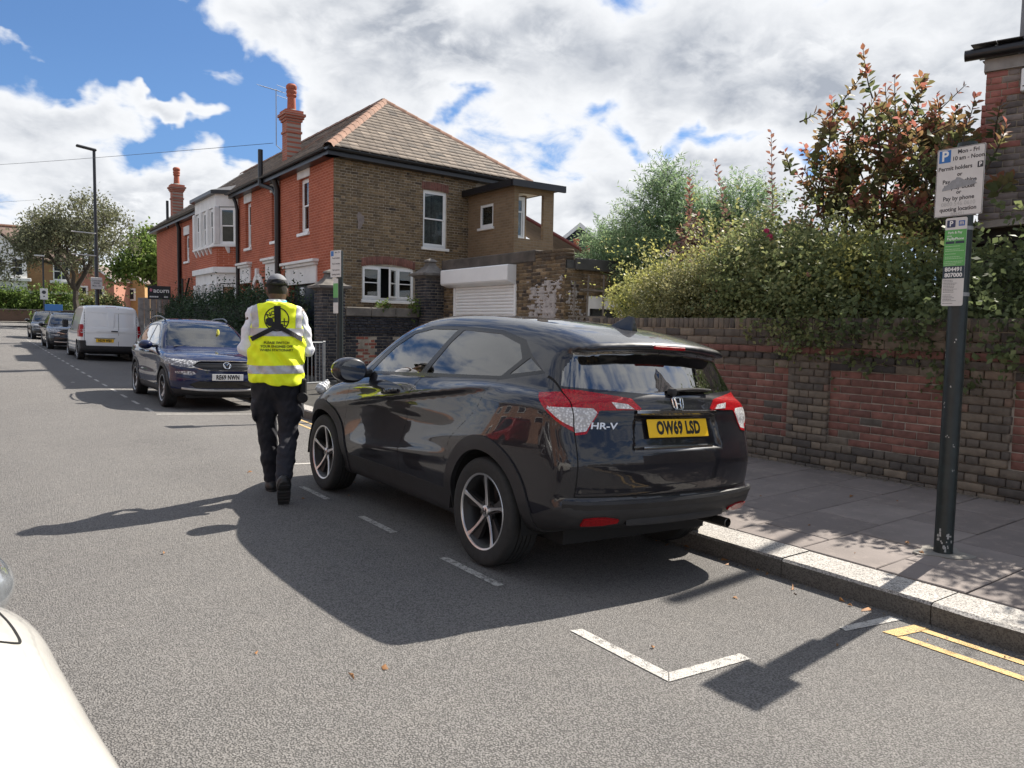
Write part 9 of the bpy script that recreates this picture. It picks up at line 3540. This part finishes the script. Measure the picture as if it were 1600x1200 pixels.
# long information plate
W2, H2 = 0.132, 0.560
M2 = MS_ @ Matrix.Translation((-0.008, 1.905, 0))
plate2 = flat('information_plate', rrect(W2, H2, 0.012), M2, 0.0, M_SIGNFACE, sg, 0.003)
flat('green_panel', rect_at(-W2 / 2, -0.025, W2 / 2, 0.205), M2, 0.003, M_GREEN, plate2)
flat('dark_panel', rect_at(-W2 / 2, -0.105, W2 / 2, -0.0255), M2, 0.003, M_TEAL, plate2)
flat('navy_panel', rrect(0.052, 0.046, 0.005), M2 @ Matrix.Translation((-0.030, 0.243, 0)), 0.003, M_NAVY, plate2)
tx('P', -0.030, 0.243, 0.046, M_SIGNWHITE, plate2, M2, 0.0012)
flat('crest_panel', rrect(0.038, 0.034, 0.003), M2 @ Matrix.Translation((0.034, 0.243, 0)), 0.003, mat('crest_blue', (0.06, 0.13, 0.36), 0.4), plate2)
tx('m', 0.034, 0.246, 0.036, mat('crest_gold', (0.55, 0.50, 0.42), 0.5), plate2, M2, 0.001)
tx('Park & Pay', -0.004, 0.186, 0.021, M_SIGNWHITE, plate2, M2, 0.0002)
tx('using', -0.038, 0.166, 0.016, M_SIGNWHITE, plate2, M2, 0.0)
tx('PayByPhone', 0.0, 0.147, 0.022, M_SIGNWHITE, plate2, M2, 0.0004)
for x0 in (-0.058, 0.002):
 flat('store_badge', rect_at(x0, 0.116, x0 + 0.054, 0.132), M2, 0.0034, M_TEAL, plate2)
def small_lines(y0, y1, step, m, wmax, seed, parent=plate2, M=M2, h_=0.0035):
 rng = np.random.default_rng(seed)
 b = MB()
 y = y0
 while y > y1:
  x = -W2 / 2 + 0.008
  end = x + wmax * rng.uniform(0.55, 1.0)
  while x < end:
   wl = rng.uniform(0.004, 0.012)
   b.box(x, min(x + wl, end), y - h_ / 2, y + h_ / 2, 0.0032, 0.0037, M)
   x += wl + 0.002
  y -= step * (1.0 if rng.random() < 0.75 else 1.8)
 o = b.build('small_print', m, parent)
 o['kind'] = 'stuff'
small_lines(0.100, -0.018, 0.0105, mat('pale_green_print', (0.42, 0.60, 0.38), 0.5), 0.115, 1)
tx('804491', 0.0, -0.048, 0.036, M_SIGNWHITE, plate2, M2, 0.0012, sx=1.0)
tx('807000', 0.0, -0.084, 0.036, M_SIGNWHITE, plate2, M2, 0.0012, sx=1.0)
small_lines(-0.116, -0.270, 0.0095, mat('grey_print', (0.16, 0.16, 0.17), 0.5), 0.085, 2)
# foot: concrete patch round the post
b = MB()
pts = []
for k in range(22):
 a = 2 * math.pi * k / 22
 rr_ = 0.16 + 0.03 * math.sin(3 * a) + 0.02 * math.sin(5 * a + 1)
 pts.append((rr_ * math.cos(a), rr_ * math.sin(a)))
b.prism(pts, lambda u, v, w_: (u, v, -0.03 + w_), 0.036)
b.build('concrete_foot', M_CONC, sg)
# second sign further up the pavement, seen nearly edge on
s2x, s2y = 5.0, 11.9
s2 = thing('parking_sign', 'second green sign post with two plates beyond the black SUV', 'sign', (s2x, s2y, pave_z(s2x, s2y)))
b = MB()
b.lathe([(0.0, 2.64), (0.052, 2.635), (0.054, 2.6), (0.054, 0.0)], 20, 'z')
b.build('post', M_POSTGREEN, s2, smooth=True)
Mq = frame((-0.07, 0, 0), (0.22, -1, 0), (0, 0, 1))
p1 = flat('sign_plate', rrect(0.29, 0.43, 0.008), Mq @ Matrix.Translation((0, 2.42, 0)), 0, M_SIGNFACE, s2, 0.003)
flat('blue_panel', rect_at(-0.132, 0.125, -0.056, 0.206), Mq @ Matrix.Translation((0, 2.42, 0)), 0.003, M_SIGNBLUE, p1)
tx2 = lambda s, x, y, size, par, MM, m_=M_INK: text_obj('lettering', s, size, m_, par, MM @ Matrix.Translation((x, y, 0.0036)), bold=0.0008, ext=0.0002)
for s, y in (('Mon - Fri', 0.18), ('Permit holders', 0.09), ('Pay at machine', 0.0), ('Pay by phone', -0.10), ('quoting location', -0.17)):
 tx2(s, 0.01 if y < 0.15 else 0.045, y, 0.035, p1, Mq @ Matrix.Translation((0, 2.42, 0)))
p2 = flat('information_plate', rrect(0.132, 0.56, 0.012), Mq @ Matrix.Translation((0, 1.90, 0)), 0, M_SIGNFACE, s2, 0.003)
flat('green_panel', rect_at(-0.066, -0.025, 0.066, 0.205), Mq @ Matrix.Translation((0, 1.90, 0)), 0.003, M_GREEN, p2)
flat('dark_panel', rect_at(-0.066, -0.105, 0.066, -0.026), Mq @ Matrix.Translation((0, 1.90, 0)), 0.003, M_TEAL, p2)
# street lamp
lx, ly = 4.95, 39.6
lamp = thing('street_lamp', 'tall black lamp post with slim head, white plate and two short arms', 'street lamp', (lx, ly, pave_z(lx, ly)))
lz = 8.62
b = MB()
b.lathe([(0.11, 0.0), (0.11, 1.5), (0.085, 1.56), (0.085, 4.2), (0.07, 4.26), (0.062, lz), (0.0, lz + 0.02)], 14, 'z')
b.build('column', M_BLACKPIPE, lamp, smooth=True)
b = MB()
b.cbox(-0.72, 0.10, -0.13, 0.13, -0.02, 0.08, 0.035, Matrix.Translation((0, 0, lz + 0.02)) @ Matrix.Rotation(R(8), 4, 'Y'))
b.build('lantern', mat('grey_lantern', (0.06, 0.062, 0.065), 0.5, 0.3), lamp)
M_PALEARM = mat('pale_bracket', (0.55, 0.54, 0.52), 0.5)
for z in (4.95, 3.95):
 b = MB()
 b.tube([(0.0, -0.06, z), (-0.98, -0.06, z + 0.03)], 0.028, 6)
 b.build('banner_arm', M_PALEARM, lamp)
b = MB()
b.cbox(-0.26, 0.20, -0.16, -0.135, 2.45, 2.98, 0.01)
pl_ = b.build('sign_plate', M_SIGNFACE, lamp)
for k, (s, z) in enumerate((('Controlled', 2.83), ('ZONE', 2.72), ('Mon - Fri', 2.60))):
 text_obj('lettering', s, 0.09, M_INK, pl_, frame((-0.03, -0.165, z), (1, 0, 0), (0, 0, 1)), bold=0.001)
# slim post by the junction
fp = thing('lamp_post', 'thin black lamp post by the junction with white and blue plates', 'street lamp', (4.75, 65.5, pave_z(4.75, 65.5)))
b = MB()
b.lathe([(0.085, 0.0), (0.085, 1.2), (0.062, 1.25), (0.055, 5.2), (0.0, 5.22)], 10, 'z')
b.build('column', M_BLACKPIPE, fp, smooth=True)
b = MB()
b.cbox(-0.55, 0.12, -0.1, 0.1, 5.15, 5.25, 0.03)
b.build('lantern', M_PALEARM, fp)
b = MB()
b.cbox(-0.24, 0.24, -0.12, -0.09, 2.05, 2.85, 0.01)
b.build('sign_plate', M_SIGNFACE, fp)
b = MB()
b.cbox(0.02, 1.15, -0.12, -0.09, 1.25, 1.72, 0.01)
b.build('street_plate', mat('blue_plate', (0.05, 0.17, 0.42), 0.5), fp)
for z, r_ in ((2.58, 0.13), (2.28, 0.05)):
 b = MB()
 b.lathe([(0.0, -0.128), (r_, -0.126), (r_, -0.12)], 14, 'y', (0, 0, z))
 b.build('pictogram', M_INK, fp)
# pedestrian barrier on the pavement beyond
bar = thing('barrier', 'grey steel pedestrian barrier on the pavement beside the warden', 'barrier', (5.35, 15.6, pave_z(5.35, 15.6)), R(18))
M_GALV = mat('galvanised_steel', (0.25, 0.26, 0.27), 0.5, 0.6, var=0.15)
for x in (-0.05, 1.02):
 b = MB()
 b.cbox(x - 0.035, x + 0.035, -0.02, 0.02, 0.0, 1.05, 0.005)
 b.build('post', M_GALV, bar)
for z in (0.16, 1.02):
 b = MB()
 b.tube([(-0.05, 0, z), (1.02, 0, z)], 0.020, 8)
 b.build('rail', M_GALV, bar, smooth=True)
brm = None
for k in range(9):
 if brm is None:
  b = MB()
  b.tube([(0, 0, 0.17), (0, 0, 1.01)], 0.010, 6)
  brm = b.mesh('bar', M_GALV)
 share('bar', brm, bar, (0.06 + 0.106 * k, 0, 0))
bag = tag(sdf_obj('rubbish_bag', lambda x, y, z: smin(ellip((x, y, z), (5.92, 15.0, 0.16), (0.13, 0.11, 0.12)), ellip((x, y, z), (6.03, 15.05, 0.24), (0.07, 0.06, 0.09)), 0.06) + 0.012 * np.sin(x * 60) * np.sin(z * 53 + y * 37),
  (5.7, 14.8, 0.0), (6.2, 15.3, 0.4), 0.018, mat('white_plastic_bag', (0.62, 0.63, 0.64), 0.35, var=0.1, vscale=30)), 'crumpled white plastic bag at the foot of the barrier', 'bag')
